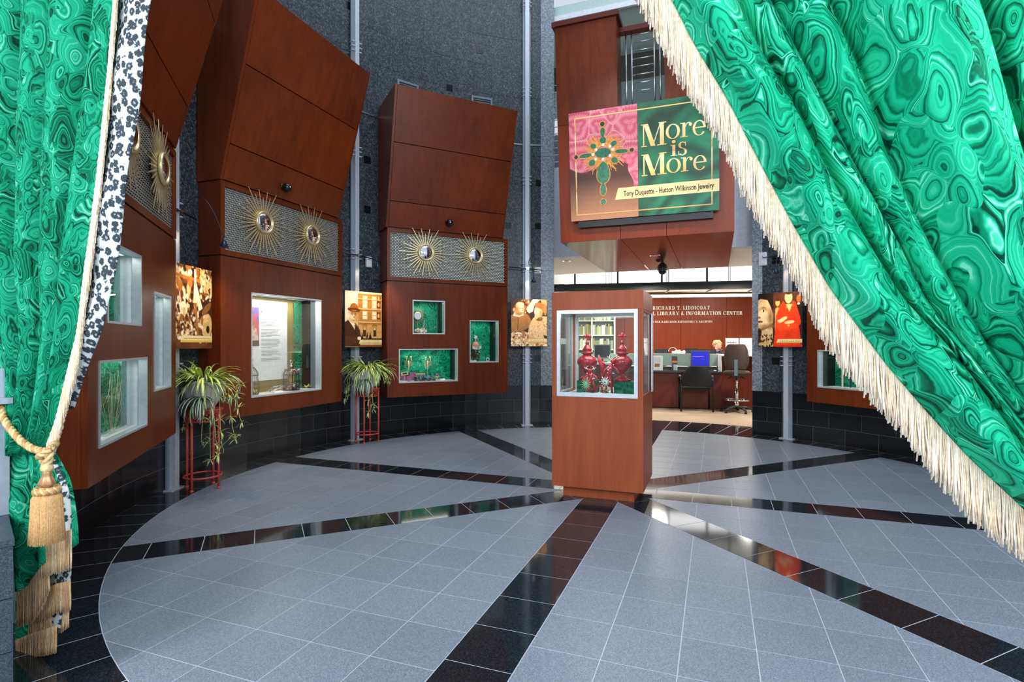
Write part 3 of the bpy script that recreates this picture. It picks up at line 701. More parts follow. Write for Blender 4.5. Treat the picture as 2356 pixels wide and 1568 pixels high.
def pic_couple():
    p = Pic(100, 128, '#3c1a0a'); p.noise((6, 8), 0.4); p.blobs(60, (0.28, 0, 0.55, 0.28), (0.01, 0.03), [MD, LT, BR, '#8a4a16'])
    p.poly([(0.44, 0.25), (0.47, 0.16), (0.6, 0.0), (0.82, 0.0), (0.66, 0.10), (0.60, 0.26), (0.50, 0.29)], CR); p.poly([(0.82, 0), (1, 0), (1, 0.15), (0.85, 0.08)], LT)
    p.poly([(0, 0.34), (0.12, 0.30), (0.38, 0.28), (0.5, 0.35), (0.56, 0.45), (0.50, 0.60), (0.3, 0.68), (0.02, 0.70)], '#a5702f'); p.noise((16, 22), 0.22)
    p.poly([(0.19, 0.38), (0.21, 0.38), (0.20, 0.66), (0.18, 0.66)], '#5e3210')
    p.poly([(0.06, 0.35), (0.10, 0.26), (0.22, 0.35), (0.34, 0.28), (0.35, 0.34), (0.22, 0.375)], '#fff6e4'); p.ell(0.24, 0.20, 0.125, 0.145, '#efc78e', -0.15); p.ell(0.27, 0.13, 0.09, 0.07, '#f8dcae')
    p.ell(0.115, 0.17, 0.03, 0.06, '#5a3010'); p.ell(0.085, 0.22, 0.03, 0.04, '#e5b878')
    p.ell(0.17, 0.24, 0.06, 0.10, '#c08a4a', 0, 1.2); p.ell(0.24, 0.31, 0.09, 0.03, '#b07838', 0, 1.2); p.ell(0.29, 0.22, 0.05, 0.04, '#fbe2b8', 0, 1.2)
    for x, y in ((0.255, 0.195), (0.325, 0.19)): p.ell(x, y, 0.02, 0.008, '#5a2c0c')
    p.ell(0.325, 0.225, 0.02, 0.03, '#d9a566'); p.ell(0.30, 0.265, 0.045, 0.012, CR); p.rect(0.255, 0.275, 0.335, 0.282, BR)
    p.poly([(0.46, 0.76), (0.52, 0.52), (0.62, 0.39), (0.80, 0.36), (1, 0.36), (1, 0.85), (0.5, 0.85)], '#e6c590'); p.blobs(120, (0.52, 0.45, 1, 0.84), (0.006, 0.014), [CR, LT, MD, '#c79a58'])
    p.ell(0.78, 0.41, 0.10, 0.05, '#7a4a1c'); p.ell(0.76, 0.25, 0.115, 0.135, '#f4d4a2', 0.25); p.ell(0.70, 0.37, 0.05, 0.05, '#efc890')
    p.ell(0.82, 0.29, 0.05, 0.09, '#d8ac70', 0.2, 1.2); p.ell(0.71, 0.24, 0.04, 0.05, '#fdeccb', 0, 1.2)
    p.ell(0.80, 0.13, 0.15, 0.065, '#a86b2c', 0.2); p.ell(0.91, 0.19, 0.055, 0.09, '#b67a38'); p.ell(0.95, 0.22, 0.045, 0.12, '#c08a48'); p.ell(0.665, 0.22, 0.015, 0.007, '#5a2c0c')
    p.rect(0.645, 0.315, 0.675, 0.325, '#9a4a20'); p.poly([(0.97, 0.66), (1, 0.64), (1, 0.76), (0.94, 0.74)], LT); p.poly([(0.9, 0.75), (1, 0.78), (1, 0.84), (0.92, 0.83)], DK_)
    p.poly([(0, 0.72), (0.45, 0.78), (1, 0.86), (1, 1), (0, 1)], '#d9ae70'); p.blobs(90, (0, 0.7, 0.5, 1), (0.01, 0.035), [CR, LT, MD, '#fff4e0', BR]); p.ell(0.2, 0.72, 0.085, 0.022, CR); p.rect(0.3, 0.68, 0.4, 0.78, '#b57a36')
    p.blobs(30, (0.5, 0.93, 1, 1), (0.02, 0.05), [CR, LT, MD]); caption(p, 0.45, 0.845, 1.0, 0.925); return p
def pic_dress():
    p = Pic(104, 128, '#2c1408'); p.poly([(0.30, 0), (1, 0), (1, 0.5), (0.4, 0.5)], '#4a2410'); p.noise((6, 8), 0.35)
    p.poly([(0, 0.12), (0.06, 0.10), (0.22, 0.13), (0.29, 0.25), (0.34, 0.42), (0.34, 0.56), (0.28, 0.62), (0.34, 0.66), (0.345, 1), (0.05, 1), (0.09, 0.66), (0, 0.64)], '#d8b98a'); p.ell(0.12, 0.42, 0.20, 0.22, '#dfc294', 0, 0.5); p.ell(0.29, 0.45, 0.06, 0.16, '#9a7446', 0, 1.2); p.ell(0.09, 0.42, 0.09, 0.07, '#eed6ac', 0, 1.2); p.ell(0.13, 0.30, 0.10, 0.04, '#b08a5a', 0, 1.2); p.ell(0.18, 0.62, 0.14, 0.04, '#a07a4c', 0, 1.2)
    p.poly([(0, 0), (0.36, 0), (0.36, 0.40), (0.30, 0.26), (0.22, 0.13), (0.06, 0.095), (0, 0.13)], '#1c0e06'); p.ell(0.12, 0.325, 0.055, 0.022, CR); p.ell(0.125, 0.325, 0.022, 0.022, '#2c1608'); p.poly([(0.06, 0.27), (0.12, 0.25), (0.20, 0.275), (0.12, 0.265)], '#2c1608')
    p.ell(0.025, 0.45, 0.04, 0.02, '#8a6438'); p.ell(0.045, 0.53, 0.065, 0.02, '#6a3a28'); p.poly([(0.08, 0.64), (0.22, 0.62), (0.34, 0.55), (0.3, 0.63), (0.1, 0.70)], '#8c6c42')
    p.blobs(90, (0.02, 0.78, 0.34, 1), (0.012, 0.03), ['#1c0e06', LT, '#3a200e', '#c7a26a'])
    p.ell(0.455, 0.19, 0.05, 0.06, '#e0a862'); p.ell(0.455, 0.13, 0.055, 0.03, '#3a1a0a'); p.poly([(0.38, 1), (0.40, 0.30), (0.46, 0.26), (0.52, 0.34), (0.44, 1)], '#cfa266')
    p.poly([(0.36, 1), (0.42, 0.42), (0.5, 0.26), (0.58, 0.16), (0.66, 0.24), (0.72, 0.30), (0.80, 0.16), (0.90, 0.22), (0.97, 0.45), (0.98, 0.56), (0.93, 0.62), (0.99, 1)], '#e8380c'); p.noise((14, 16), 0.14)
    p.poly([(0.42, 0.62), (0.58, 0.50), (0.66, 0.56), (0.86, 0.58), (0.92, 0.66), (0.7, 0.68), (0.5, 0.72)], '#f24a14'); p.poly([(0.64, 0.22), (0.72, 0.36), (0.78, 0.22)], '#f6c07a'); p.ell(0.70, 0.10, 0.082, 0.105, '#ffd08a'); p.ell(0.70, 0.02, 0.075, 0.03, '#3a1408')
    for x in (0.67, 0.74): p.ell(x, 0.095, 0.014, 0.006, '#8a4a1c')
    p.rect(0.68, 0.15, 0.73, 0.157, '#c04820'); p.blobs(18, (0.63, 0.22, 0.8, 0.30), (0.006, 0.012), ['#e8a040', '#b03010', '#ffd890'])
    p.ell(0.57, 0.50, 0.11, 0.035, '#ffd49a', -0.45); p.ell(0.48, 0.52, 0.03, 0.02, '#ffd49a'); p.ell(0.72, 0.55, 0.11, 0.03, '#ffcf92', -0.1); p.ell(0.70, 0.61, 0.025, 0.02, '#ffb050')
    p.ell(0.925, 0.13, 0.05, 0.07, '#b5622a'); p.poly([(0.86, 0.2), (1, 0.2), (1, 0.7), (0.95, 0.45)], '#120c0a'); p.ell(0.92, 0.22, 0.03, 0.02, '#e8e0d0')
    p.rect(0.37, 0.96, 1, 1, '#e02a12'); caption(p, 0.42, 0.86, 1.0, 0.93, 3); return p

# ------------------------------------------------------------------ steel columns with lamps, photo boards
def pole_frame(px, py):
    g = on_cyl(px, py, 3.84); return kframe(kof(g[0], g[1]), 3.84)
POLES = [(408, 1124), (822, 1017), (1213, 980), (1808, 1007)]
PLAB = ['silver steel column behind the first plant stand, next to the leopard curtain', 'silver steel column behind the second plant stand', 'slim silver column left of the library opening, behind the dinner photo', 'silver column right of the library opening behind the red gown photo']
LAMPPX = [(515, 561), (868, 612), (1228, 645), (1785, 624)]
LLAB = ['small cone lamp on a curved arm above the market photo', 'small cone lamp on a curved arm above the bowler hat photo', 'small cone lamp hanging above the dinner photo', 'small cone lamp hanging above the red gown photo']
BLAB = ['sepia photo board of a cluttered market stall behind the left planter', 'sepia photo board of a man in a bowler hat before a grand building', 'sepia photo board of a bald man and a woman at dinner', 'photo board of a woman in a red gown beside a large grey face']
SIDE_SHADE = plain('shaded_side_grey', '#8b95a2', 0.4, 0.2); BLUE_METAL = plain('blue_lamp_metal', '#3a4a66', 0.3, 0.7); THIN_METAL = plain('dark_rod', '#4a4650', 0.35, 0.8)
for i, (px, py) in enumerate(POLES):
    f = pole_frame(px, py); rt = empty('steel_column', f, PLAB[i], 'column', 'steel columns between the cabinets')
    MB().box(-0.031, 0.031, 0, 0.05, 0.012, 8.9).build('shaft', POLE_PAINT, rt); MB().box(-0.062, 0.062, 0.0505, 0.070, 0.012, 8.9).build('shaded_side_strip', SIDE_SHADE, rt)  # added plate imitates the shaft's dark side, shade put into its grey
    MB().box(-0.09, 0.09, -0.010, 0.072, 0.0, 0.012).build('base_plate', POLE_PAINT, rt)
    for z in (1.06, 2.50, 3.88, 5.28, 6.7):
        b = MB()
        for dz in (-0.06, 0, 0.06):
            for s in (-1, 1): b.tube([(s * 0.032, -0.006, z + dz), (s * 0.068, -0.006, z + dz), (s * 0.074, 0.02, z + dz), (s * 0.074, 0.072, z + dz)], 0.0075, 6)
        b.build('bracket', POLE_PAINT, rt)
    # lamp
    lf = f.sub(0, 0, 0, 0); lr = empty('cone_lamp', f, LLAB[i], 'lamp', 'cone lamps on the columns')
    x, z = f.px(*LAMPPX[i], -0.42)
    MB().tube([(-0.30, -0.03, 2.50), (0.24, -0.03, 2.46)], 0.008, 6).build('cross_bar', THIN_METAL, lr)
    MB().box(-0.02, 0.02, -0.044, -0.007, 2.47, 2.50).build('clamp', CHROME, lr)
    pts = []; 
    for t in [j / 14 for j in range(15)]:
        a = PI * t; pts.append((x * t, -0.03 - 0.39 * t, 2.48 + (z + 0.06 - 2.48) * t**2.2 + 0.17 * math.sin(a)))
    MB().tube(pts, 0.0045, 5).build('arm', THIN_METAL, lr)
    MB().lathe([(0.010, 0.055), (0.014, 0.03), (0.042, -0.028), (0.040, -0.028), (0.012, 0.026), (0.004, 0.03)], (x, -0.42, z), 20).build('shade', BLUE_METAL, lr)
    MB().ball((x, -0.42, z - 0.002), 0.014, 0, 10, 6).build('bulb', emit('bulb_glow', (1, 0.85, 0.6), 25), lr)
    light('SPOT', 'cone_lamp_light', f.w(x, -0.42, z - 0.03), f.w(0.04, -0.24, 0.9), 30, (1.0, 0.70, 0.38), 0.02, spot=125, blend=0.9)
    light('SPOT', 'column_spot', f.w(0.02, -0.10, 2.40), f.w(0.0, 0.0, 1.9), 5, (1.0, 0.75, 0.5), 0.02, spot=70, blend=0.8)  # warm spot aimed down at the shaft, no fixture modelled
    # board
    bf = f.sub((0.0, 0.0, 0.0, -0.02)[i], -0.15, 0, 1.255); br = empty('photo_board', bf, BLAB[i], 'photo', None)
    MB().box(-0.2875, 0.2875, 0.0, 0.022, 0, 0.73).build('board', DARKGREY, br)
    pc = (pic_market, pic_hat, pic_couple, pic_dress)[i](); o = inst('printed_photo', pc.mesh('printed_photo', 0.573, 0.728, PRINT, -0.0015), br, (0, 0, 0.001))
    MB().box(-0.022, 0.022, 0.0225, 0.149, 0.30, 0.45).build('standoff', POLE_PAINT, br)
# wall things
def wall_thing(px, py, r=RW + 0.022):
    p = on_cyl(px, py, r); k = kof(p[0], p[1]); f = kframe(k, r); f.z = p[2]; return f
for (px, py), w_, h_, lb in (((846, 603), 0.085, 0.15, 'small white motion sensor box on granite left of the three niche cabinet'), ((1757, 596), 0.11, 0.19, 'rounded white motion sensor box on granite right of the library opening')):
    f = wall_thing(px, py); rt = empty('motion_sensor', f, lb, 'sensor')
    MB().box(-w_ / 2, w_ / 2, -0.05, 0.0, -h_ / 2, h_ / 2).build('housing', WHITE_PAINT, rt, bevel=0.012)
    MB().box(-w_ * 0.3, w_ * 0.3, -0.054, -0.0505, -h_ * 0.4, -h_ * 0.02).build('lens_window', OFFWHITE, rt); MB().ball((0, -0.051, h_ * 0.2), 0.005, 0, 8, 6).build('status_lamp', DARKGREY, rt)
for (px, py), lb in (((937, 199), 'framed grey wall vent just above the left top of the three niche cabinet'), ((1108, 232), 'framed grey wall vent above the middle right of the three niche cabinet')):
    f = wall_thing(px, py + 10); rt = empty('wall_vent', f, lb, 'vent')
    b = MB().box(-0.17, -0.14, -0.03, 0.02, -0.12, 0.12).box(0.14, 0.17, -0.03, 0.02, -0.12, 0.12).box(-0.14, 0.14, -0.03, 0.02, 0.09, 0.12).box(-0.14, 0.14, -0.03, 0.02, -0.12, -0.09); b.build('frame', plain('vent_frame', '#6d7a86', 0.5), rt)
    MB().box(-0.14, 0.14, 0.0, 0.02, -0.09, 0.09).build('backing', DARKGREY, rt)
    for j in range(5): MB().box(-0.14, 0.14, -0.018, -0.004, -0.08 + j * 0.036, -0.064 + j * 0.036).build('louvre', plain('vent_blade', '#56646f', 0.5) if j == 0 else bpy.data.materials['vent_blade'], rt)
# ------------------------------------------------------------------ serif letters built from strokes
def arcp(cx, cy, rx, ry, a0, a1, th, tv, n=14):
    """ring piece; th thickness at the sides, tv at top and bottom"""
    out = []; n = max(3, int(n * abs(a1 - a0) / 360) + 1)
    for i in range(n):
        q = []
        for a, inner in ((a0 + (a1 - a0) * i / n, 0), (a0 + (a1 - a0) * (i + 1) / n, 0), (a0 + (a1 - a0) * (i + 1) / n, 1), (a0 + (a1 - a0) * i / n, 1)):
            r = math.radians(a); c, s_ = math.cos(r), math.sin(r); q.append((cx + (rx - th * inner) * c, cy + (ry - tv * inner) * s_))
        out.append(q)
    return out
def bx(x0, x1, y0, y1): return [(x0, y0), (x1, y0), (x1, y1), (x0, y1)]
def dg(x0, y0, x1, y1, w): return [(x0 - w / 2, y0), (x0 + w / 2, y0), (x1 + w / 2, y1), (x1 - w / 2, y1)]
def caps(ch, T=0.20, t=0.075, s=0.065, e=0.07):
    P = []; st = lambda x, y0=0.0, y1=1.0, w=None, b=1, u=1: ([bx(x, x + (w or T), y0, y1)] + ([bx(x - e, x + (w or T) + e, y0, y0 + s)] if b else []) + ([bx(x - e, x + (w or T) + e, y1 - s, y1)] if u else []))
    if ch == 'I': return st(e), T + 2 * e
    if ch in 'LEFT'.replace('T', ''):
        P = st(e); x1 = 0.68
        if ch in 'LE': P += [bx(e, x1, 0, t), bx(x1 - t, x1, 0, 0.3)]
        if ch in 'EF': P += [bx(e, x1 - 0.03, 1 - t, 1), bx(x1 - 0.03 - t, x1 - 0.03, 0.72, 1), bx(e + T, 0.5, 0.5, 0.5 + t), bx(0.5, 0.5 + t, 0.4, 0.66)]
        return P, x1
    if ch == 'T': return st(0.29, u=0) + [bx(0, 0.78, 1 - t, 1), bx(0, t, 0.7, 1), bx(0.78 - t, 0.78, 0.7, 1)], 0.78
    if ch == 'H': return st(e) + st(0.58) + [bx(e + T, 0.58, 0.47, 0.47 + t)], 0.58 + T + e
    if ch == 'N': return st(e, w=t) + st(0.66, w=t, b=0) + [dg(e + 0.08, 1, 0.66 - 0.02, 0, T + 0.04)], 0.66 + t + e
    if ch == 'M': return st(e, w=t) + st(0.78) + [dg(e + 0.08, 1, 0.46, 0.0, T), dg(0.44, 0.0, 0.82, 1, t)], 0.78 + T + e
    if ch in 'RPBD':
        P = st(e)
        if ch == 'D': return P + arcp(0.32, 0.5, 0.48, 0.5, -90, 90, T, t) + [bx(e, 0.32, 0, t), bx(e, 0.32, 1 - t, 1)], 0.8
        P += arcp(0.38, 0.74, 0.30, 0.26, -90, 90, T * 0.95, t) + [bx(e, 0.38, 1 - t, 1), bx(e, 0.38, 0.48, 0.48 + t)]
        if ch == 'B': P += arcp(0.40, 0.26, 0.34, 0.28, -90, 90, T, t) + [bx(e, 0.40, 0, t)]; return P, 0.76
        if ch == 'R': P += [dg(0.46, 0.5, 0.68, 0, T), bx(0.6, 0.86, 0, s)]; return P, 0.86
        return P, 0.70
    if ch in 'OC':
        if ch == 'O': return arcp(0.42, 0.5, 0.42, 0.52, 0, 360, T, t, 22), 0.84
        return arcp(0.42, 0.5, 0.42, 0.52, 48, 312, T, t, 20) + [bx(0.66, 0.74, 0.64, 0.98)], 0.78
    if ch == 'G': return arcp(0.42, 0.5, 0.42, 0.52, 48, 312, T, t, 20) + [bx(0.66, 0.74, 0.66, 0.98), bx(0.6, 0.8, 0.0, 0.4), bx(0.52, 0.86, 0.4, 0.4 + s)], 0.86
    if ch == 'A': return [dg(0.12, 0, 0.40, 1, t), dg(0.72, 0, 0.42, 1, T), bx(0.2, 0.62, 0.3, 0.3 + t), bx(0, 0.26, 0, s), bx(0.54, 0.9, 0, s)], 0.9
    if ch == 'V': return [dg(0.12, 1, 0.42, 0, T), dg(0.72, 1, 0.44, 0, t), bx(0, 0.3, 1 - s, 1), bx(0.6, 0.84, 1 - s, 1)], 0.84
    if ch == 'Y': return [dg(0.14, 1, 0.42, 0.45, T), dg(0.72, 1, 0.46, 0.45, t), bx(0.34, 0.34 + T, 0, 0.5), bx(0.24, 0.64, 0, s), bx(0, 0.32, 1 - s, 1), bx(0.6, 0.86, 1 - s, 1)], 0.86
    if ch == 'K': return st(e) + [dg(0.24, 0.42, 0.66, 1, t), dg(0.36, 0.55, 0.68, 0, T), bx(0.56, 0.84, 0, s), bx(0.52, 0.8, 1 - s, 1)], 0.84
    if ch == 'S': return arcp(0.32, 0.755, 0.28, 0.265, 40, 270, T * 0.9, t) + arcp(0.32, 0.26, 0.31, 0.28, 90, -140, T * 0.95, t) + [bx(0.5, 0.56, 0.7, 0.98), bx(0.02, 0.08, 0.02, 0.32)], 0.64
    if ch == '&': return arcp(0.36, 0.76, 0.22, 0.26, 0, 360, 0.12, t) + arcp(0.34, 0.26, 0.32, 0.28, 60, 330, T * 0.8, t) + [dg(0.26, 0.62, 0.78, 0, T * 0.9), bx(0.66, 0.9, 0, s)], 0.9
    if ch == '.': return arcp(0.12, 0.09, 0.1, 0.1, 0, 360, 0.099, 0.099, 8), 0.24
    return [], 0.36
def lower(ch):
    T, t, s = 0.20, 0.05, 0.045
    if ch == 'M': return [dg(0.13, 0, 0.13, 1, t * 1.2), bx(0, 0.30, 0, s), bx(0, 0.30, 1 - s, 1), dg(0.24, 1, 0.60, 0.0, T * 1.15), dg(0.58, 0, 0.98, 1, t), bx(0.94, 0.94 + T, 0, 1), bx(0.80, 1.26, 0, s), bx(0.88, 1.26, 1 - s, 1)], 1.26
    if ch == 'o': return arcp(0.48, 0.5, 0.48, 0.52, 0, 360, 0.19, t, 26), 0.96
    if ch == 'r': return [bx(0.16, 0.38, 0, 1), bx(0, 0.56, 0, s * 1.3), bx(0.0, 0.3, 0.93, 1)] + arcp(0.62, 0.70, 0.26, 0.31, 60, 180, 0.06, t * 1.4) + arcp(0.74, 0.84, 0.12, 0.13, 0, 360, 0.115, 0.125, 10), 0.86
    if ch == 'e': return arcp(0.47, 0.5, 0.47, 0.52, 0, 325, 0.18, t * 1.2, 26) + [bx(0.12, 0.92, 0.50, 0.58)], 0.94
    if ch == 'i': return [bx(0.14, 0.38, 0, 1), bx(0, 0.54, 0, s * 1.3), bx(0, 0.3, 0.93, 1)] + arcp(0.26, 1.30, 0.15, 0.15, 0, 360, 0.145, 0.145, 12), 0.54
    if ch == 's': return arcp(0.36, 0.76, 0.31, 0.26, 35, 270, 0.17, t * 1.4) + arcp(0.36, 0.26, 0.34, 0.28, 90, -145, 0.18, t * 1.4) + [bx(0.56, 0.62, 0.68, 0.98), bx(0.04, 0.1, 0.04, 0.34)], 0.72
    return [], 0.4
def put_letters(mb, text, x, z, h, wscale=1.0, gap=0.12, depth=0.01, y=0.0, fn=caps, word=0.42, m=0):
    """letters standing in the xz plane, front towards -y; returns end x"""
    for ch in text:
        if ch == ' ': x += word * h * wscale; continue
        ps, adv = fn(ch)
        for j, q in enumerate(ps):
            a = sum(q[i][0] * q[(i + 1) % 4][1] - q[(i + 1) % 4][0] * q[i][1] for i in range(4))
            if a < 0: q = q[::-1]
            dj = depth + 0.00012 * (j % 7)
            mb.prism([(x + u * h * wscale, z + v * h) for u, v in q], 0, dj, m, tr=lambda p: (p[0], y - p[2], p[1]))
        x += (adv + gap) * h * wscale
    return x
def letters_width(text, h, wscale=1.0, gap=0.12, fn=caps, word=0.42):
    return sum(word * h * wscale if c == ' ' else (fn(c)[1] + gap) * h * wscale for c in text) - gap * h * wscale
def sans(text, h, mat, name, parent, loc, width=None, depth=0.001, bold=0.0):
    """plain sans lettering with the built-in font, made into a mesh, standing in the xz plane"""
    cu = bpy.data.curves.new(name, 'FONT'); cu.body = text; cu.size = h * 1.38; cu.extrude = depth / 2; cu.resolution_u = 2; cu.offset = bold
    tmp = bpy.data.objects.new('tmp', cu); COL.objects.link(tmp)
    dg_ = bpy.context.evaluated_depsgraph_get(); me = bpy.data.meshes.new_from_object(tmp.evaluated_get(dg_)); bpy.data.objects.remove(tmp)
    co = np.empty(len(me.vertices) * 3); me.vertices.foreach_get('co', co); co = co.reshape(-1, 3)
    sx = width / (co[:, 0].max() - co[:, 0].min()) if width else 1.0
    me.transform(Matrix(((sx, 0, 0, 0), (0, 0, 1, 0), (0, 1, 0, 0), (0, 0, 0, 1)))); me.materials.clear(); me.materials.append(mat)
    me.flip_normals(); me.name = name; return inst(name, me, parent, loc)
# ------------------------------------------------------------------ wooden bridge with the exhibition sign
K4 = Frame(CX, CY, math.atan2(-0.34871, 0.93723))      # y = distance from the centre along the library axis
rb = lambda z: 2.492 - 0.1064 * (z - 2.70)
TILT = math.atan(0.1064)
HB = 1.118
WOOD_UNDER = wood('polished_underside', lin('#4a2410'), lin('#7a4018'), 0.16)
br_root = empty('wooden_bridge', K4, 'red-brown wooden bridge jutting out over the library opening, carrying the big sign', 'bridge')
def lean(x0, x1, z0, z1, d, name, mat, y0=0.0):
    return MB().hexa([(x0, rb(z0) + y0, z0), (x1, rb(z0) + y0, z0), (x1, rb(z0) + y0 + d, z0), (x0, rb(z0) + y0 + d, z0), (x0, rb(z1) + y0, z1), (x1, rb(z1) + y0, z1), (x1, rb(z1) + y0 + d, z1), (x0, rb(z1) + y0 + d, z1)]).build(name, mat, br_root)
j1, j2 = K4.px(1427.5, 548, 2.49)[0], K4.px(1533.8, 542, 2.49)[0]
g_ = 0.003
for a, b_ in ((-HB, j1 - g_), (j1 + g_, j2 - g_), (j2 + g_, HB)):
    lean(a, b_, 2.70, 4.25, 0.03, 'front_panel', WOOD_LIB)
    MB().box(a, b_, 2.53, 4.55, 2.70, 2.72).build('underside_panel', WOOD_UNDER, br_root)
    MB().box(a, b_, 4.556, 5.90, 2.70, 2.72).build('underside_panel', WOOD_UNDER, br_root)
MB().box(-HB + 0.01, HB - 0.01, 2.56, 5.9, 2.725, 2.76).build('core', WOOD_DARK, br_root)
for s in (-1, 1):
    xa, xb = (-HB, -HB + 0.02) if s < 0 else (HB - 0.02, HB)
    MB().hexa([(xa, 2.525, 2.722), (xb, 2.525, 2.722), (xb, 5.9, 2.722), (xa, 5.9, 2.722), (xa, rb(4.25) + 0.031, 4.25), (xb, rb(4.25) + 0.031, 4.25), (xb, 5.9, 4.25), (xa, 5.9, 4.25)]).build('side_panel', WOOD_LIB, br_root)
lean(-HB + 0.012, HB - 0.012, 2.722, 4.24, 0.02, 'front_core', WOOD_DARK, 0.032)
gx0, gx1 = K4.px(1421, 240, rb(4.4))[0], K4.px(1529.6, 222, rb(4.4))[0]
for a, b_ in ((-HB, gx0), (gx1, HB)):
    lean(a, b_, 4.256, 5.51, 0.34, 'pier', WOOD)
    lean(a - 0.035, b_ + 0.035, 5.512, 5.57, 0.42, 'coping', plain('coping_wood', '#5a1f14', 0.35) if 'coping_wood' not in bpy.data.materials else bpy.data.materials['coping_wood'], -0.04)
PALE_METAL = plain('pale_metal', '#aab4be', 0.4, 0.4)
lean(gx0 + 0.002, gx1 - 0.002, 4.256, 4.46, 0.02, 'balcony_panel', PALE_METAL, 0.30)
rl = empty('balcony_railing', K4, 'steel ladder-like railing with dark top rail in the gap of the wooden bridge', 'railing')
yb_ = 0.27; pxs = [K4.px(p, 150, rb(5.0) + yb_)[0] for p in (1440.8, 1454, 1505.7, 1519)]
for x in pxs: MB().tube([(x, rb(4.27) + yb_, 4.27), (x, rb(5.42) + yb_, 5.42)], 0.011, 8).build('post', STEEL, rl)
for py in (77.5, 94, 112, 130, 147, 165, 183, 201):
    z = K4.px(1480, py + 3, rb(5.0) + yb_)[1]
    MB().tube([(pxs[1], rb(z) + yb_, z), (pxs[2], rb(z) + yb_, z)], 0.007, 6).build('rung', STEEL, rl)
MB().hexa([(gx0 + .002, rb(5.42) + 0.22, 5.42), (gx1 - .002, rb(5.42) + 0.22, 5.42), (gx1 - .002, rb(5.42) + 0.33, 5.42), (gx0 + .002, rb(5.42) + 0.33, 5.42), (gx0 + .002, rb(5.48) + 0.22, 5.48), (gx1 - .002, rb(5.48) + 0.22, 5.48), (gx1 - .002, rb(5.48) + 0.33, 5.48), (gx0 + .002, rb(5.48) + 0.33, 5.48)]).build('top_rail', bpy.data.materials['coping_wood'], rl)

# the sign: a tilted board
OFFS = 0.125
def on_sign(px, py):
    d = ray(px, py); n = np.array([-K4.s, K4.c]); o = np.array([CX, CY])
    # (n.(X-o)) = 2.492-OFFS - .1064*(z-2.70)
    k = 2.492 - OFFS - 0.1064 * (CAM_H - 2.70); t = (k + n @ o) / (n @ d[:2] + 0.1064 * d[2]); X = d[:2] * t - o
    return X @ np.array([K4.c, K4.s]), (CAM_H + d[2] * t - 2.70) / math.cos(TILT)
c4 = [on_sign(1309.6, 258.3), on_sign(1655, 213), on_sign(1655, 485), on_sign(1312.4, 508)]
sx0, sx1 = (c4[0][0] + c4[3][0]) / 2, (c4[1][0] + c4[2][0]) / 2; sz0, sz1 = (c4[2][1] + c4[3][1]) / 2, (c4[0][1] + c4[1][1]) / 2
SW, SH = sx1 - sx0, sz1 - sz0
zc = 2.70 + sz0 * math.cos(TILT); p0 = K4.w((sx0 + sx1) / 2, rb(zc) - OFFS, zc)
sign = bpy.data.objects.new('exhibition_sign', None); COL.objects.link(sign); sign.location = p0; sign.rotation_euler = (TILT, 0, K4.yaw)
tag(sign, 'large exhibition sign with gold serif words and a jewelled cross on pink and green', 'sign')
MB().box(-SW / 2, SW / 2, 0.0, 0.035, 0, SH).build('board', DARKGREY, sign)
MB().box(-SW / 2 + 0.09, SW / 2 - 0.07, 0.036, 0.122, -0.085, SH - 0.1).build('shadow_mount', BLACK, sign)  # black block behind the board, also stands in for its shadow below
p = Pic(230, 180, '#d2506e')
X, Y = p.X, p.Y
# pink banded stone
cells = [(0.06, 0.42, 1.0), (0.22, 0.14, 0.8), (0.20, 0.27, .55), (0.33, 0.30, .6), (0.43, 0.16, 1.0), (0.42, 0.46, .9), (0.06, 0.12, .9), (0.30, 0.05, .7), (0.47, 0.62, .6), (0.34, 0.40, .5)]
D = np.stack([np.hypot((X - a) * 1.35, Y - b_) / w_ for a, b_, w_ in cells]); k = D.argmin(0); dm = D.min(0); d2 = np.sort(D, 0)[1] - dm
ang = np.arctan2(Y - np.array([c[1] for c in cells])[k], X - np.array([c[0] for c in cells])[k])
band = 0.5 + 0.5 * np.sin(dm * 75 + 1.5 * np.sin(ang * 3)); rays_ = 0.5 + 0.5 * np.sin(ang * 40)
base = np.array(lin('#c23a5c')); hi = np.array(lin('#f0a3b4')); p.a = base + (hi - base) * np.clip(0.65 * band * (0.5 + dm * 2) + 0.2 * rays_, 0, 1)[..., None]
p.put(np.clip(1 - d2 / 0.012, 0, 1) * 0.8, '#f6d2d2'); p.put(np.clip(1 - d2 / 0.004, 0, 1) * 0.7, '#8a2a3a')
low = Y - (0.50 + 0.05 * np.sin(X * 16) + np.clip(X - 0.40, 0, 1) * 2.6 * 0); lowm = np.clip(low / 0.012, 0, 1) * (X < 0.43 + 0.02 * np.sin(Y * 20))
lowc = np.array(lin('#4a2216')) + (np.array(lin('#c58a66')) - np.array(lin('#4a2216'))) * np.clip((Y - 0.62) / 0.4, 0, 1)[..., None]  # printed brown ground; its peach glow partly stands in for the spotlight
p.a = p.a * (1 - lowm[..., None]) + lowc * lowm[..., None]
m2 = (Y > 0.78) & (X < 0.49); p.a[m2] = lowc[m2]
gx = X + 0.10 * np.sin(Y * 7 + 1) + 0.05 * np.sin(Y * 19 + X * 9); gy = Y + 0.08 * np.sin(X * 9) + 0.04 * np.sin(X * 23 + Y * 5)
gb = 0.5 + 0.5 * np.sin(26 * np.hypot(gx - 0.85, gy - 0.40)) * np.cos(9 * gy + 3 * gx); g2 = 0.5 + 0.5 * np.sin(40 * np.hypot(gx - 0.78, gy - 1.0))
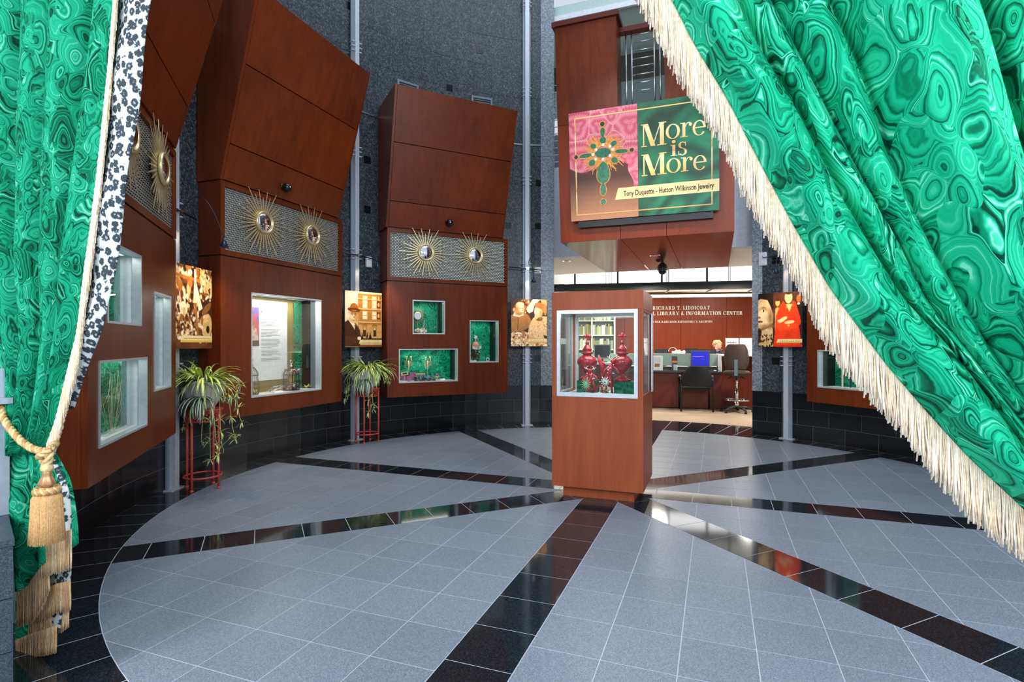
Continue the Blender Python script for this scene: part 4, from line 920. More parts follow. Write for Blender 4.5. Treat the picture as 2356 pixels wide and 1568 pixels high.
gm = np.where(Y > 0.72, 0.4 * gb + 0.6 * g2, gb); ga, gc = np.array(lin('#0a3a2a')), np.array(lin('#16845c')); green = ga + (gc - ga) * np.clip(gm * (0.35 + 0.75 * np.clip(X * 0.6 + Y * 0.6, 0, 1)), 0, 1)[..., None]
gmask = (X >= 0.48); p.a[gmask] = green[gmask]; p.rect(0.4785, 0, 0.4815, 1, '#0a2a20'); p.noise((60, 50), 0.06)
inst('printed_ground', p.mesh('printed_ground', SW - 0.002, SH - 0.002, PRINT_GLOSS, -0.001), sign, (0, 0, 0.001))
SG = NT('sign_gold', 0.4); cg = SG.n('ShaderNodeTexCoord'); sp = SG.n('ShaderNodeSeparateXYZ', {0: (cg, 'Object')}); nn = SG.n('ShaderNodeTexNoise', {'Vector': (cg, 'Object'), 'Scale': 3.0})
SG.base(SG.ramp(SG.math('ADD', SG.math('MULTIPLY', SG.math('FRACT', SG.math('MULTIPLY', (sp, 2), 2.6)), 0.8), SG.math('MULTIPLY', (nn, 'Fac'), 0.3)), [(0.1, lin('#c98f3e')), (0.5, lin('#f2c878')), (0.85, lin('#fbe6b4')), (1.0, lin('#e0a850'))])); SIGNGOLD = SG.mat
JG = plain('jewel_gold_print', '#d8922e', 0.4, noise=0.35, nscale=40); JGR = plain('jewel_green_print', '#0c6a4a', 0.3, noise=0.5, nscale=30); JDK = plain('jewel_dark_print', '#0a2e26', 0.3); PEARL = plain('pearl_print', '#f0ded6', 0.3); BANNER = plain('banner_print', '#f3dfa2', 0.45, noise=0.10, nscale=3)
uv = lambda u, v: ((u - 0.5) * SW, (1 - v) * SH)
def flat(mb, pts, y, m=0):
    a = sum(pts[i][0] * pts[(i + 1) % len(pts)][1] - pts[(i + 1) % len(pts)][0] * pts[i][1] for i in range(len(pts)))
    if a < 0: pts = pts[::-1]
    mb.prism(pts, 0, 0.0008, m, tr=lambda q: (q[0], y - q[2], q[1]))
b = MB(); lw = 0.007
for (u0, v0, u1, v1) in ((0.045, 0.056, 0.955, 0.056), (0.045, 0.944, 0.955, 0.944)):
    q0, q1 = uv(u0, v0), uv(u1, v1); flat(b, [(q0[0], q0[1] - lw), (q1[0], q1[1] - lw), (q1[0], q1[1] + lw), (q0[0], q0[1] + lw)], -0.002)
for u in (0.045, 0.955):
    q0, q1 = uv(u, 0.056), uv(u, 0.944); flat(b, [(q0[0] - lw, q1[1] - lw), (q0[0] + lw, q1[1] - lw), (q0[0] + lw, q0[1] + lw), (q0[0] - lw, q0[1] + lw)], -0.002)
b.build('gold_border', SIGNGOLD, sign)
b = MB(); flat(b, [uv(0.342, 0.729), uv(1.0, 0.730), uv(1.0, 0.837), uv(0.317, 0.834)], -0.004); b.build('banner', BANNER, sign)
q = uv(0.378, 0.806); sans('Tony Duquette - Hutton Wilkinson Jewelry', SH * 0.049, plain('banner_ink', '#2c1608', 0.6), 'banner_lettering', sign, (q[0], -0.0062, q[1]), SW * 0.59, 0.001, 0.0016)
b = MB()
def word(chars, spec):
    for ch, (u0, u1, v0, v1) in zip(chars, spec):
        ps, adv = lower(ch); top = 1.0 if ch != 'i' else 1.45
        x0, z0 = uv(u0, v1); x1, z1 = uv(u1, v0); sx, sz = (x1 - x0) / adv, (z1 - z0) / top
        for j, pq in enumerate(ps): flat(b, [(x0 + a * sx, z0 + c * sz) for a, c in pq], -0.004 - 0.00015 * (j % 5))
word('Mlore'.replace('l', ''), [(0.502, 0.668, 0.19, 0.389), (0.664, 0.756, 0.222, 0.346), (0.757, 0.832, 0.222, 0.345), (0.835, 0.918, 0.22, 0.346)])
word('is', [(0.694, 0.738, 0.359, 0.496), (0.741, 0.801, 0.383, 0.499)])
word('More', [(0.502, 0.668, 0.455, 0.645), (0.666, 0.760, 0.518, 0.641), (0.760, 0.835, 0.518, 0.640), (0.838, 0.922, 0.517, 0.641)])
b.build('title_lettering', SIGNGOLD, sign)
b = MB(); c0 = (0.24, 0.395)
for i in range(60):                                   # wavy gold rays
    a = 2 * PI * (i + random.uniform(-0.25, 0.25)) / 60; L = random.uniform(0.11, 0.165) * (1.12 if abs(math.cos(a)) > 0.35 and abs(math.sin(a)) > 0.3 else 0.86)
    pts = [];  ph = random.uniform(0, 6)
    for t in [j / 8 for j in range(9)]:
        r = 0.05 + (L - 0.05) * t; w_ = 0.0074 * (1 - 0.75 * t); o_ = 0.006 * math.sin(9 * t + ph) * t
        pts.append(((c0[0] + r * math.cos(a) - o_ * math.sin(a), c0[1] - (r * math.sin(a) + o_ * math.cos(a)) * 1.25), (-math.sin(a) * w_, -math.cos(a) * w_ * 1.25)))
    for (q0, n0), (q1, n1) in zip(pts, pts[1:]): flat(b, [uv(q0[0] - n0[0], q0[1] - n0[1]), uv(q1[0] - n1[0], q1[1] - n1[1]), uv(q1[0] + n1[0], q1[1] + n1[1]), uv(q0[0] + n0[0], q0[1] + n0[1])], -0.002 - 0.0001 * (i % 3))
AS = SW / SH
def ov(u, v, ru, rv, m, y, rot=0, drop=0):
    pts = []
    for i in range(24):
        a = 2 * PI * i / 24; x, z = ru * math.cos(a) * (1 - drop * math.sin(a)), rv * math.sin(a); pts.append(uv(u + x * math.cos(rot) - z / AS * math.sin(rot), v - (x * AS * math.sin(rot) + z * math.cos(rot))))
    flat(b, pts, y, m)
for (u, v, ru, rv, m, rot, dr) in [(0.24, 0.395, 0.056, 0.044, 1, 0, 0), (0.24, 0.137, 0.016, 0.021, 2, 0, 0), (0.24, 0.21, 0.016, 0.041, 1, 0, -.25), (0.241, 0.282, 0.022, 0.03, 1, 0, 0), (0.24, 0.574, 0.044, 0.098, 1, 0, 0.18), (0.237, 0.725, 0.02, 0.056, 1, 0, 0.2), (0.236, 0.84, 0.02, 0.026, 1, 0, 0),
                              (0.116, 0.403, 0.045, 0.019, 1, 0.06, 0), (0.048, 0.405, 0.014, 0.018, 2, 0, 0), (0.368, 0.40, 0.045, 0.019, 1, -0.06, 0), (0.439, 0.40, 0.014, 0.018, 2, 0, 0), (0.173, 0.325, 0.021, 0.022, 1, -0.5, 0), (0.315, 0.324, 0.023, 0.022, 1, 0.5, 0), (0.161, 0.474, 0.024, 0.028, 1, 0.6, 0), (0.32, 0.473, 0.024, 0.026, 1, -0.6, 0)]:
    ov(u, v, ru + 0.005, rv + 0.007, 0, -0.0032, rot, dr); ov(u, v, ru, rv, m, -0.0042, rot, dr)
for (u, v) in ((0.242, 0.324), (0.29, 0.345), (0.31, 0.375), (0.17, 0.40), (0.192, 0.36), (0.188, 0.445), (0.24, 0.454), (0.29, 0.428)): ov(u, v, 0.0105, 0.0145, 3, -0.0052)
b.build('jewel_motif', [JG, JGR, JDK, PEARL], sign)

# ------------------------------------------------------------------ upper storey and library shell
FASCIA = plain('pale_blue_paint', '#d6dee8', 0.6)
wl2 = MB().box(-3.2, -HB - 0.006, 4.15, 4.3, 2.77, 4.3).box(HB + 0.006, 3.2, 4.15, 4.3, 2.77, 4.3).build('wall_fascia', FASCIA, kind='structure'); wl2.location = (CX, CY, 0); wl2.rotation_euler.z = K4.yaw
def K4o(mb, name, mat, **k):
    o = mb.build(name, mat, **k); o.location = (CX, CY, 0); o.rotation_euler.z = K4.yaw; return o
K4o(MB().box(-3.4, -HB - 0.006, 4.31, 6.45, 2.77, 2.95).box(HB + 0.006, 3.6, 4.31, 6.45, 2.77, 2.95), 'ceiling', OFFWHITE, kind='structure')
TEAL = plain('teal_soffit', '#b9cfcb', 0.6)
K4o(MB().box(-3.2, 3.2, 3.70, 7.5, 6.55, 6.75), 'ceiling_upper', TEAL, kind='structure')
K4o(MB().box(-3.2, 3.2, 3.66, 3.70, 6.50, 6.58), 'trim_1', WHITE_PAINT, kind='structure')
K4o(MB().box(-3.2, 3.2, 5.2, 5.3, 6.12, 6.55).box(-3.2, 3.2, 5.18, 5.2, 6.08, 6.14), 'trim_2', plain('bronze_band', '#6d6a62', 0.3, 0.7), kind='structure')
K4o(MB().box(-4.5, 4.5, 8.6, 8.7, 4.4, 6.6), 'wall_upper_back', plain('blue_grey_wall', '#55606e', 0.6), kind='structure')
K4o(MB().box(-3.4, 3.6, 5.95, 8.6, 4.3, 4.42), 'floor_upper', plain('upper_slab', '#5d6670', 0.7), kind='structure')
rl = empty('gallery_railing', K4, 'thin steel gallery railing seen in the slit left of the wooden bridge', 'railing')
for i in range(12): MB().tube([(-1.75, 4.22, 4.42 + i * 0.12), (-1.125, 4.22, 4.42 + i * 0.12)], 0.009, 6).build('rod', STEEL, rl)
for x in (-1.72, -1.15): MB().tube([(x, 4.24, 4.3), (x, 4.24, 5.9)], 0.014, 8).build('post', STEEL, rl)

# library: wall, window band, hanging canopy
LW = Frame(4.9, 14.0, math.radians(-7))
wl_l = LW.px(1368, 740)[0]
pan = empty('wall_library', LW); pan['kind'] = 'structure'
edges = [wl_l, LW.px(1437, 740)[0], LW.px(1566, 740)[0], LW.px(1672, 740)[0], 3.2, 4.6]
for a, b_ in zip(edges, edges[1:]): MB().box(a + 0.004, b_ - 0.004, 0, 0.05, 0, 2.47).build('wood_panel', WOOD_LIB, pan)
MB().box(wl_l, 4.6, 0.051, 0.2, 0, 2.47).build('wall_core', WOOD_DARK, pan)
BRONZE = plain('bronze_perforated', '#8a7448', 0.35, 0.6, noise=0.3, nscale=60); STEELW = plain('white_metal_letters', '#f0ece0', 0.35)
def line(txt, px_r, py, h, nm, ws):
    b = MB(); xr, z = LW.px(px_r, py); wd = letters_width(txt, h, ws, 0.2); put_letters(b, txt, xr - wd, z, h, ws, 0.2, 0.02, -0.002); return b.build(nm, STEELW, pan)
def fit_ws(txt, h, x0, x1): return (x1 - x0) / letters_width(txt, h, 1.0, 0.2)
hh = 0.092
line('RICHARD T. LIDDICOAT', 1632.5, 711.5, hh, 'wall_lettering', fit_ws('RICHARD T. LIDDICOAT', hh, LW.px(1502, 711)[0], LW.px(1632.5, 711)[0]))
line('GEMOLOGICAL LIBRARY & INFORMATION CENTER', 1708, 723.5, hh, 'wall_lettering', fit_ws('LIBRARY & INFORMATION CENTER', hh, LW.px(1512, 723)[0], LW.px(1708, 723)[0]))
line('CARTIER RARE BOOK REPOSITORY & ARCHIVES', 1638.5, 741.5, 0.05, 'wall_lettering', fit_ws('RARE BOOK REPOSITORY & ARCHIVES', 0.05, LW.px(1522, 741)[0], LW.px(1638.5, 741)[0]))
MB().box(-5, 5, -0.02, 0.2, 2.472, 2.49).build('cove_shelf', WHITE_PAINT, pan); MB().box(-5, 5, -0.018, 0.05, 2.555, 2.61).build('cove_fascia', BRONZE, pan); MB().box(-5, 5, -0.018, 0.05, 2.495, 2.55).build('cove_light', emit('cove_light', (1, 0.97, 0.9), 6), pan)
cy = LW.sub(0, -0.9, math.radians(-4)); can = empty('hanging_canopy', cy, 'dark edged hanging canopy of perforated bronze panels over the reception desk', 'canopy')
MB().box(-5, 5, 0, 0.06, 2.60, 2.79).build('edge_beam', plain('dark_beam', '#2a302e', 0.4), can)
for i in range(10):
    MB().box(-5 + i * 1.0 + 0.02, -4 + i * 1.0 - 0.02, 0.07, 0.86, 2.612, 2.627).build('perforated_panel', BRONZE, can); MB().box(-4.02 + i, -3.98 + i, 0.062, 0.86, 2.595, 2.611).build('rib', DARKGREY, can)
for px in (1394, 1402, 1407, 1533, 1537, 1539, 1676, 1680):
    x = cy.px(px, 640, 0.03)[0]; MB().tube([(x, 0.03, 2.79), (x, 0.03, 4.28)], 0.010, 6).build('hanger_rod', DARKGREY, can)
wf = Frame(5.0, 16.4, math.radians(-10)); win = empty('window_1', wf); win['kind'] = 'structure'
MB().box(-7, 6, 0.02, 0.04, 2.6, 4.25).build('window_pane', emit('daylight_pane', (1, 1, 1), 3.2), win)
for x in np.arange(-7, 6.1, 1.3): MB().box(x - 0.03, x + 0.03, -0.03, 0.019, 2.6, 4.25).build('mullion', DARKGREY, win)
MB().box(-7, 6, -0.03, 0.019, 2.54, 2.6).build('sill', DARKGREY, win); MB().box(-7, 6, -0.05, 0.05, 4.25, 4.5).build('head', DARKGREY, win)
wlb = MB().box(-7, 6, 0.05, 0.2, 0.0, 4.5).build('wall_library_back', OFFWHITE, kind='structure'); wlb.location = (wf.x, wf.y, 0); wlb.rotation_euler.z = wf.yaw
K4o(MB().box(-6.5, 7, 6.0, 14, 4.5, 4.6), 'ceiling_library', OFFWHITE, kind='structure')
K4o(MB().box(-3.7, -3.5, 4.2, 13, 0, 4.5), 'wall_library_left', OFFWHITE, kind='structure'); K4o(MB().box(4.6, 4.8, 4.2, 11, 0, 4.5), 'wall_library_right', OFFWHITE, kind='structure')
# downlights and cameras under ceiling and bridge
for (px, py, z, lb) in ((1304, 599, 2.77, 'round recessed downlight in the white ceiling left of the bridge'), (1507, 587, 2.70, 'round recessed downlight in the wooden underside of the bridge')):
    g = on_floor(px, py, z); rt = empty('downlight', Frame(g[0], g[1], 0, z), lb, 'light')
    MB().lathe([(0.055, 0.0), (0.08, -0.001), (0.08, -0.008), (0.05, -0.006)], n=24).build('trim_ring', CHROME, rt); MB().cyl((0, 0), 0.052, -0.004, -0.001, 24).build('lamp_disc', emit('downlight_glow', (1, 0.9, 0.7), 4), rt)
g = on_floor(1524, 600, 2.70); rt = empty('dome_camera', Frame(g[0], g[1], 0, 2.70), 'dark dome security camera hanging under the wooden bridge', 'camera')
MB().cyl((0, 0), 0.02, -0.04, 0.0, 10).build('stem', DARKGREY, rt); MB().lathe([(0.03, -0.03), (0.07, -0.07), (0.085, -0.13), (0.085, -0.16), (0.075, -0.165)], n=24).build('housing', plain('camera_grey', '#3a3630', 0.4), rt); MB().ball((0, 0, -0.165), 0.07, 0, 20, 12).build('dome', bpy.data.materials['gloss_black'], rt)
g = on_floor(1516, 598.5, 2.70); rt = tag(MB().lathe([(0.05, 0), (0.05, -0.012), (0.03, -0.03)], n=16).build('smoke_detector', DARKGREY), 'small dark smoke detector disc between downlight and dome camera', 'detector'); rt.location = (g[0], g[1], 2.699)
# ------------------------------------------------------------------ library reception
DF = Frame(3.75, 10.72, math.radians(-15))          # desk front, x right along the desk
WOOD_DESK = wood('desk_wood', lin('#4a1a0e'), lin('#7e3420'), 0.35)
dk = empty('reception_desk', DF, 'curved-looking red wood reception desk with a green glass screen and dark work surface', 'desk')
dx = lambda px, py=850, y=0.0: DF.px(px, py, y)[0]
xl, xr = dx(1440), dx(1662)
for i in range(4):
    a, b_ = xl - 1.3 + (xr - xl + 1.3) * i / 4, xl - 1.3 + (xr - xl + 1.3) * (i + 1) / 4
    MB().box(a + 0.003, b_ - 0.003, 0.12, 0.15, 0.02, 0.715).build('front_panel', WOOD_DESK, dk)
MB().box(xl - 1.3, xr, 0.0, 0.75, 0.72, 0.75).build('work_surface', plain('dark_laminate', '#3a3c3a', 0.12), dk)
MB().box(xl - 1.3, xr, 0.752, 0.80, 0.0, 0.80).build('back_board', BLACK, dk)
MB().box(xl - 1.3, xr - 0.004, 0.755, 0.79, 0.83, 1.075).build('glass_screen', plain('sage_glass', '#8fa89e', 0.15), dk)
MB().box(xl - 1.3, xr, 0.80, 1.15, 1.04, 1.075).build('counter_top', plain('counter_grey', '#b9b6a8', 0.3), dk)
MB().box(xr + 0.004, xr + 1.5, 0.26, 0.30, 0.02, 1.05).build('end_panel', WOOD_DESK, dk); MB().box(xr + 0.004, xr + 1.5, 0.301, 1.1, 0.02, 1.05).build('end_cabinet', WOOD_DARK, dk)
MB().box(xr - 0.0, xr + 1.5, 0.04, 1.15, 1.052, 1.08).build('end_top', OFFWHITE, dk); MB().box(xr - 0.012, xr + 0.002, 0.1, 0.75, 0.752, 1.05).build('white_edge', WHITE_PAINT, dk)
def at_desk(px, y, z, yaw=0.0, py=850):
    x = DF.px(px, py, y)[0]; return DF.sub(x, y, yaw, z)
def monitor(f, w, h, label, screen, depth=0.03, foot=True, bezel=DARKGREY, group=None):
    r = empty('monitor', f, label, 'monitor', group)
    if foot: MB().lathe([(0.11, 0), (0.11, 0.012), (0.03, 0.02)], n=20).build('foot', BLACK, r); MB().box(-0.025, 0.025, 0.02, 0.045, 0.018, 0.16).build('neck', BLACK, r)
    z0 = 0.07 if foot else 0.0
    MB().box(-w / 2, w / 2, -0.02, 0.018, z0, z0 + h).build('case', bezel, r, bevel=0.006); MB().box(-w / 2 + 0.02, w / 2 - 0.02, -0.023, -0.0205, z0 + 0.03, z0 + h - 0.02).build('screen', screen, r)
    return r
BLUE_SCREEN = emit('blue_screen', lin('#1420a8'), 0.9); DARK_SCREEN = plain('dark_screen', '#1a2026', 0.15)
m = monitor(at_desk(1611, 0.32, 0.75), 0.365, 0.335, 'desk monitor with a blue screen on the reception work surface', BLUE_SCREEN, bezel=plain('beige_grey_bezel', '#5a5650', 0.4))
MB().box(-0.14, 0.06, -0.026, -0.0235, 0.285, 0.292).build('screen_text', emit('violet_text', lin('#b060e0'), 1.5), m)
kb = empty('keyboard', at_desk(1604, 0.12, 0.75), 'flat black keyboard before the blue screen monitor', 'keyboard'); MB().box(-0.22, 0.22, -0.07, 0.07, 0, 0.018).build('base', BLACK, kb)
for i in range(4): MB().box(-0.21, 0.21, -0.06 + i * 0.032, -0.034 + i * 0.032, 0.0182, 0.026).build('key_row', DARKGREY, kb)
mo = empty('mouse', at_desk(1645, 0.14, 0.75), 'pale computer mouse right of the keyboard', 'mouse'); MB().ball((0, 0, 0.012), (0.03, 0.05, 0.016), 0, 12, 8).build('shell', OFFWHITE, mo); MB().ball((0, -0.02, 0.027), (0.005, 0.012, 0.004), 0, 8, 6).build('wheel', DARKGREY, mo)
sg = empty('notice_stand', at_desk(1512, 0.25, 0.75), 'upright acrylic stand with a white notice on the left of the desk', 'notice')
MB().box(-0.11, 0.11, -0.03, 0.06, 0, 0.006).build('foot', GLASS2, sg); MB().box(-0.11, 0.11, 0.0, 0.006, 0.006, 0.30).build('sheet', PAPER, sg)
MB().box(-0.05, 0.05, -0.003, -0.0005, 0.07, 0.14).build('printed_picture', plain('notice_picture', '#b0704a', 0.6), sg)
for i in range(5): MB().box(-0.07, 0.07, -0.003, -0.0005, 0.17 + i * 0.022, 0.175 + i * 0.022).build('text_line', plain('notice_text', '#9a9a98', 0.7) if 'notice_text' not in bpy.data.materials else bpy.data.materials['notice_text'], sg)
bh = empty('brochure_holder', at_desk(1552, 0.2, 0.75), 'clear brochure holder with a colourful leaflet beside the monitor', 'brochures')
MB().box(-0.065, 0.065, -0.03, -0.026, 0, 0.14).build('front_pocket', GLASS2, bh); MB().box(-0.065, 0.065, -0.026, 0.05, 0, 0.005).build('base', GLASS2, bh)
MB().box(-0.055, 0.055, 0.0, 0.006, 0.006, 0.29).build('leaflet', plain('leaflet_dark', '#5a4238', 0.5), bh); MB().box(-0.05, 0.05, -0.006, -0.001, 0.16, 0.20).build('leaflet_band', plain('leaflet_orange', '#d98a4a', 0.5), bh)
MB().box(-0.05, 0.0, -0.006, -0.001, 0.05, 0.14).build('leaflet_band', plain('leaflet_purple', '#8a3a9a', 0.5), bh); MB().box(-0.02, 0.055, -0.008, -0.0065, 0.01, 0.12).build('leaflet_card', PAPER, bh)
# behind the counter
for px, w_, z, lb in ((1484, 0.28, 0.985, 'black back of the leftmost monitor behind the counter'), (1523, 0.29, 0.985, 'black monitor back behind the counter, left of the white machine'), (1591, 0.28, 1.0, 'black monitor back behind the counter, just right of the white machine'), (1627, 0.37, 0.985, 'wide black monitor back in front of the seated woman')):
    f = DF.sub(DF.px(px, 806, 1.35)[0], 1.35, 0, 0.80)
    r = empty('monitor', f, lb, 'monitor', 'monitors behind the counter'); MB().lathe([(0.1, 0), (0.1, 0.01), (0.03, 0.02)], n=16).build('foot', BLACK, r); MB().box(-0.03, 0.03, 0, 0.03, 0.015, 0.2).build('neck', BLACK, r)
    MB().box(-w_ / 2, w_ / 2, -0.02, 0.02, 0.12, z - 0.80 + 0.19).build('case', BLACK, r, bevel=0.01)
    MB().box(-w_ / 2 + 0.03, w_ / 2 - 0.03, -0.0235, -0.0205, 0.15, z - 0.80 + 0.16).build('back_cover', DARKGREY, r)
MB().box(xl - 1.0, xr + 0.2, 1.2, 1.58, 0.76, 0.795).build('inner_worktop', OFFWHITE, dk); MB().box(xl - 1.0, xr + 0.2, 1.2, 1.22, 0, 0.76).build('inner_modesty_panel', WOOD_DARK, dk)
f = DF.sub(DF.px(1559, 808, 0.97)[0], 0.97, 0, 1.076); mc = empty('receipt_machine', f, 'small white desk machine with a looping cable on the counter', 'machine')
MB().box(-0.12, 0.12, -0.07, 0.07, 0, 0.06).build('body', WHITE_PAINT, mc, bevel=0.01); MB().box(-0.05, 0.06, -0.06, 0.05, 0.0605, 0.085).build('tray', OFFWHITE, mc); MB().ball((0.13, 0.0, 0.04), 0.035, 0, 12, 8).build('roll', PAPER, mc)
MB().tube([(-0.10 + 0.09 * math.cos(a), 0.0, 0.05 + 0.085 * math.sin(a)) for a in [i * PI / 10 for i in range(11)]], 0.006, 6).build('cable', OFFWHITE, mc)
for px, lb in ((1685, 'white poster on a small easel, left of the pair beside the stool back'), (1718, 'white poster right of the other one, behind the stool back')):
    f = DF.sub(DF.px(px, 800, 0.5)[0], 0.5, 0, 1.08); r = empty('poster_stand', f, lb, 'poster', 'white posters on the high counter')
    MB().hexa([(-.125, 0, 0), (.125, 0, 0), (.125, .012, 0), (-.125, .012, 0), (-.125, .05, .33), (.125, .05, .33), (.125, .062, .33), (-.125, .062, .33)]).build('poster', PAPER, r); MB().tube([(0, 0.04, 0.2), (0, 0.16, 0.0)], 0.006, 6).build('prop', DARKGREY, r)
    if px == 1685:
        for i in range(6): MB().box(-0.10 + i * 0.03, -0.085 + i * 0.03, 0.028, 0.034, 0.225, 0.245).build('printed_mark', plain('mark_purple', '#5a3a4a', 0.6) if 'mark_purple' not in bpy.data.materials else bpy.data.materials['mark_purple'], r)
f = DF.sub(DF.px(1666, 810, 0.9)[0], 0.9, 0.3, 1.08); ph = empty('telephone', f, 'dark desk telephone between the woman and the posters', 'telephone')
MB().hexa([(-.08, -.08, 0), (.08, -.08, 0), (.08, .08, 0), (-.08, .08, 0), (-.08, -.08, .02), (.08, -.08, .02), (.08, .08, .07), (-.08, .08, .07)]).build('base', BLACK, ph); MB().tube([(-.06, -.07, .06), (-.06, -.03, .085), (-.06, .05, .10), (-.06, .08, .09)], 0.016, 8).build('handset', DARKGREY, ph)
# armchair
gpt = on_floor(1601, 944); CH = Frame(gpt[0], gpt[1], math.radians(-12)); ch = empty('armchair', CH, 'black low armchair with curved back facing the reception desk', 'chair'); FAB = plain('black_fabric', '#17181a', 0.8)
for s in (-1, 1):
    MB().tube([(s * .29, -.20, 0.012), (s * .29, -.20, .40), (s * .29, -.17, .60), (s * .29, -.12, .645), (s * .30, .10, .655), (s * .29, .24, .62), (s * .28, .26, .40), (s * .28, .27, 0.012)], 0.017, 8).build('arm_frame', BLACK, ch)
    MB().tube([(s * .29, -.14, .652), (s * .30, 0.0, .665), (s * .30, .16, .655)], [0.02, 0.028, 0.022], 8).build('arm_rest', DARKGREY, ch)
    for y in (-.20, .27): MB().cyl((s * (.29 if y < 0 else .28), y), 0.02, 0.0, 0.013, 10).build('foot', BLACK, ch)
MB().box(-.255, .255, -.18, .26, .40, .47).build('seat', FAB, ch, bevel=0.03)
rows = []
def backpt(u, v, dy):
    wv = 0.255 * (1 - max(0, v - 0.25)**2.2 * 0.95); return (u * wv, -0.235 + 0.05 * u * u - 0.03 * v + dy, 0.50 + 0.35 * v)
b = MB(); N = 12
for dy, fl in ((-0.02, 1), (0.022, 0)):
    rows = [[backpt(-1 + 2 * i / N, j / N, dy) for i in range(N + 1)] for j in range(N + 1)]; rows = rows if fl else [r[::-1] for r in rows]; b.grid(rows)
edge = [(0, j) for j in range(N + 1)] + [(i, N) for i in range(1, N + 1)] + [(N, j) for j in range(N - 1, -1, -1)] + [(i, 0) for i in range(N - 1, 0, -1)]
b.tube([backpt(-1 + 2 * i / N, j / N, 0.001) for i, j in edge + edge[:1]], 0.022, 6); b.build('backrest', FAB, ch)
# drafting stool
gpt = on_floor(1695, 947.5); SF = Frame(gpt[0], gpt[1], math.radians(-25)); st = empty('drafting_stool', SF, 'tall brown drafting stool with chrome foot ring at the counter end', 'stool'); BRN = plain('brown_fabric', '#4b3d38', 0.85)
for i in range(5):
    a = 2 * PI * i / 5 + 0.3; MB().tube([(0.03 * math.cos(a), 0.03 * math.sin(a), 0.10), (0.2 * math.cos(a), 0.2 * math.sin(a), 0.085), (0.30 * math.cos(a), 0.30 * math.sin(a), 0.05)], [0.03, 0.024, 0.018], 8).build('base_arm', DARKGREY, st)
    MB().lathe([(0.024, 0), (0.026, 0.02), (0.012, 0.045)], (0.29 * math.cos(a), 0.29 * math.sin(a), 0), 10).build('glide', BLACK, st)
MB().cyl((0, 0), 0.042, 0.08, 0.20, 14).cyl((0, 0), 0.032, 0.20, 0.42, 14).cyl((0, 0), 0.022, 0.42, 0.67, 14).build('column', CHROME, st)
b = MB(); pts = [(0.23 * math.cos(2 * PI * i / 32), 0.23 * math.sin(2 * PI * i / 32), 0.235) for i in range(33)]; b.tube(pts, 0.012, 6)
for i in range(5): a = 2 * PI * i / 5 + 0.3; b.tube([(0.03 * math.cos(a), 0.03 * math.sin(a), 0.22), (0.23 * math.cos(a), 0.23 * math.sin(a), 0.235)], 0.008, 6)
b.build('foot_ring', CHROME, st)
MB().lathe([(0.10, 0.66), (0.19, 0.70), (0.245, 0.735), (0.25, 0.76), (0.20, 0.785), (0.02, 0.775)], (0, 0, 0), 24).build('seat', BRN, st)
MB().box(-.03, .03, -.26, -.235, .70, 1.0).build('back_bar', plain('blue_grey_metal', '#6f8796', 0.4), st); MB().tube([(0, -.24, .71), (0, -.1, .68), (0, 0, .67)], 0.018, 8).build('bracket', BLACK, st)
for s in (-1, 1): MB().tube([(s * .05, -.1, .68), (s * .16, -.14, .64)], 0.01, 6).build('lever', BLACK, st)
b = MB(); N = 10
def bp(u, v, dy): wv = 0.20 * (1 - 0.25 * abs(2 * v - 1)**3) * (1 - 0.12 * v); return (u * wv, -0.225 + 0.04 * u * u + dy, 0.84 + 0.42 * v)
for dy, fl in ((-0.035, 1), (0.03, 0)):
    rows = [[bp(-1 + 2 * i / N, j / N, dy * (1 - 0.35 * abs(-1 + 2 * i / N)**4)) for i in range(N + 1)] for j in range(N + 1)]; b.grid(rows if fl else [r[::-1] for r in rows])
edge = [(0, j) for j in range(N + 1)] + [(i, N) for i in range(1, N + 1)] + [(N, j) for j in range(N - 1, -1, -1)] + [(i, 0) for i in range(N - 1, 0, -1)]
b.tube([bp(-1 + 2 * i / N, j / N, 0.0) for i, j in edge + edge[:1]], 0.03, 6); b.build('backrest', BRN, st)
# woman seated behind the counter: one continuous skinned body
PF = DF.sub(DF.px(1650, 800, 1.85)[0], 1.85, math.radians(12), 0.0)
SKIN = plain('skin', '#d9a58c', 0.55)
def skin_body(name, pts, edges, parent, mats, matfn, levels=2):
    me = bpy.data.meshes.new(name); me.from_pydata([p[:3] for p in pts], edges, []); tmp = bpy.data.objects.new('tmp_skin', me); COL.objects.link(tmp)
    mo = tmp.modifiers.new('skin', 'SKIN'); tmp.modifiers.new('sub', 'SUBSURF').levels = levels
    for i, p in enumerate(pts):
        v = me.skin_vertices[0].data[i]; v.radius = (p[3], p[4] if len(p) > 4 else p[3]); v.use_root = (i == 0)
    m2 = bpy.data.meshes.new_from_object(tmp.evaluated_get(bpy.context.evaluated_depsgraph_get())); bpy.data.objects.remove(tmp)
    m2.materials.clear()
    for m_ in mats: m2.materials.append(m_)
    for p in m2.polygons: p.material_index = matfn(p.center); p.use_smooth = True
    m2.name = name; return inst(name, m2, parent)
pr = empty('person', PF, 'blond woman in a purple top seated behind the counter, head bowed towards a monitor', 'person')
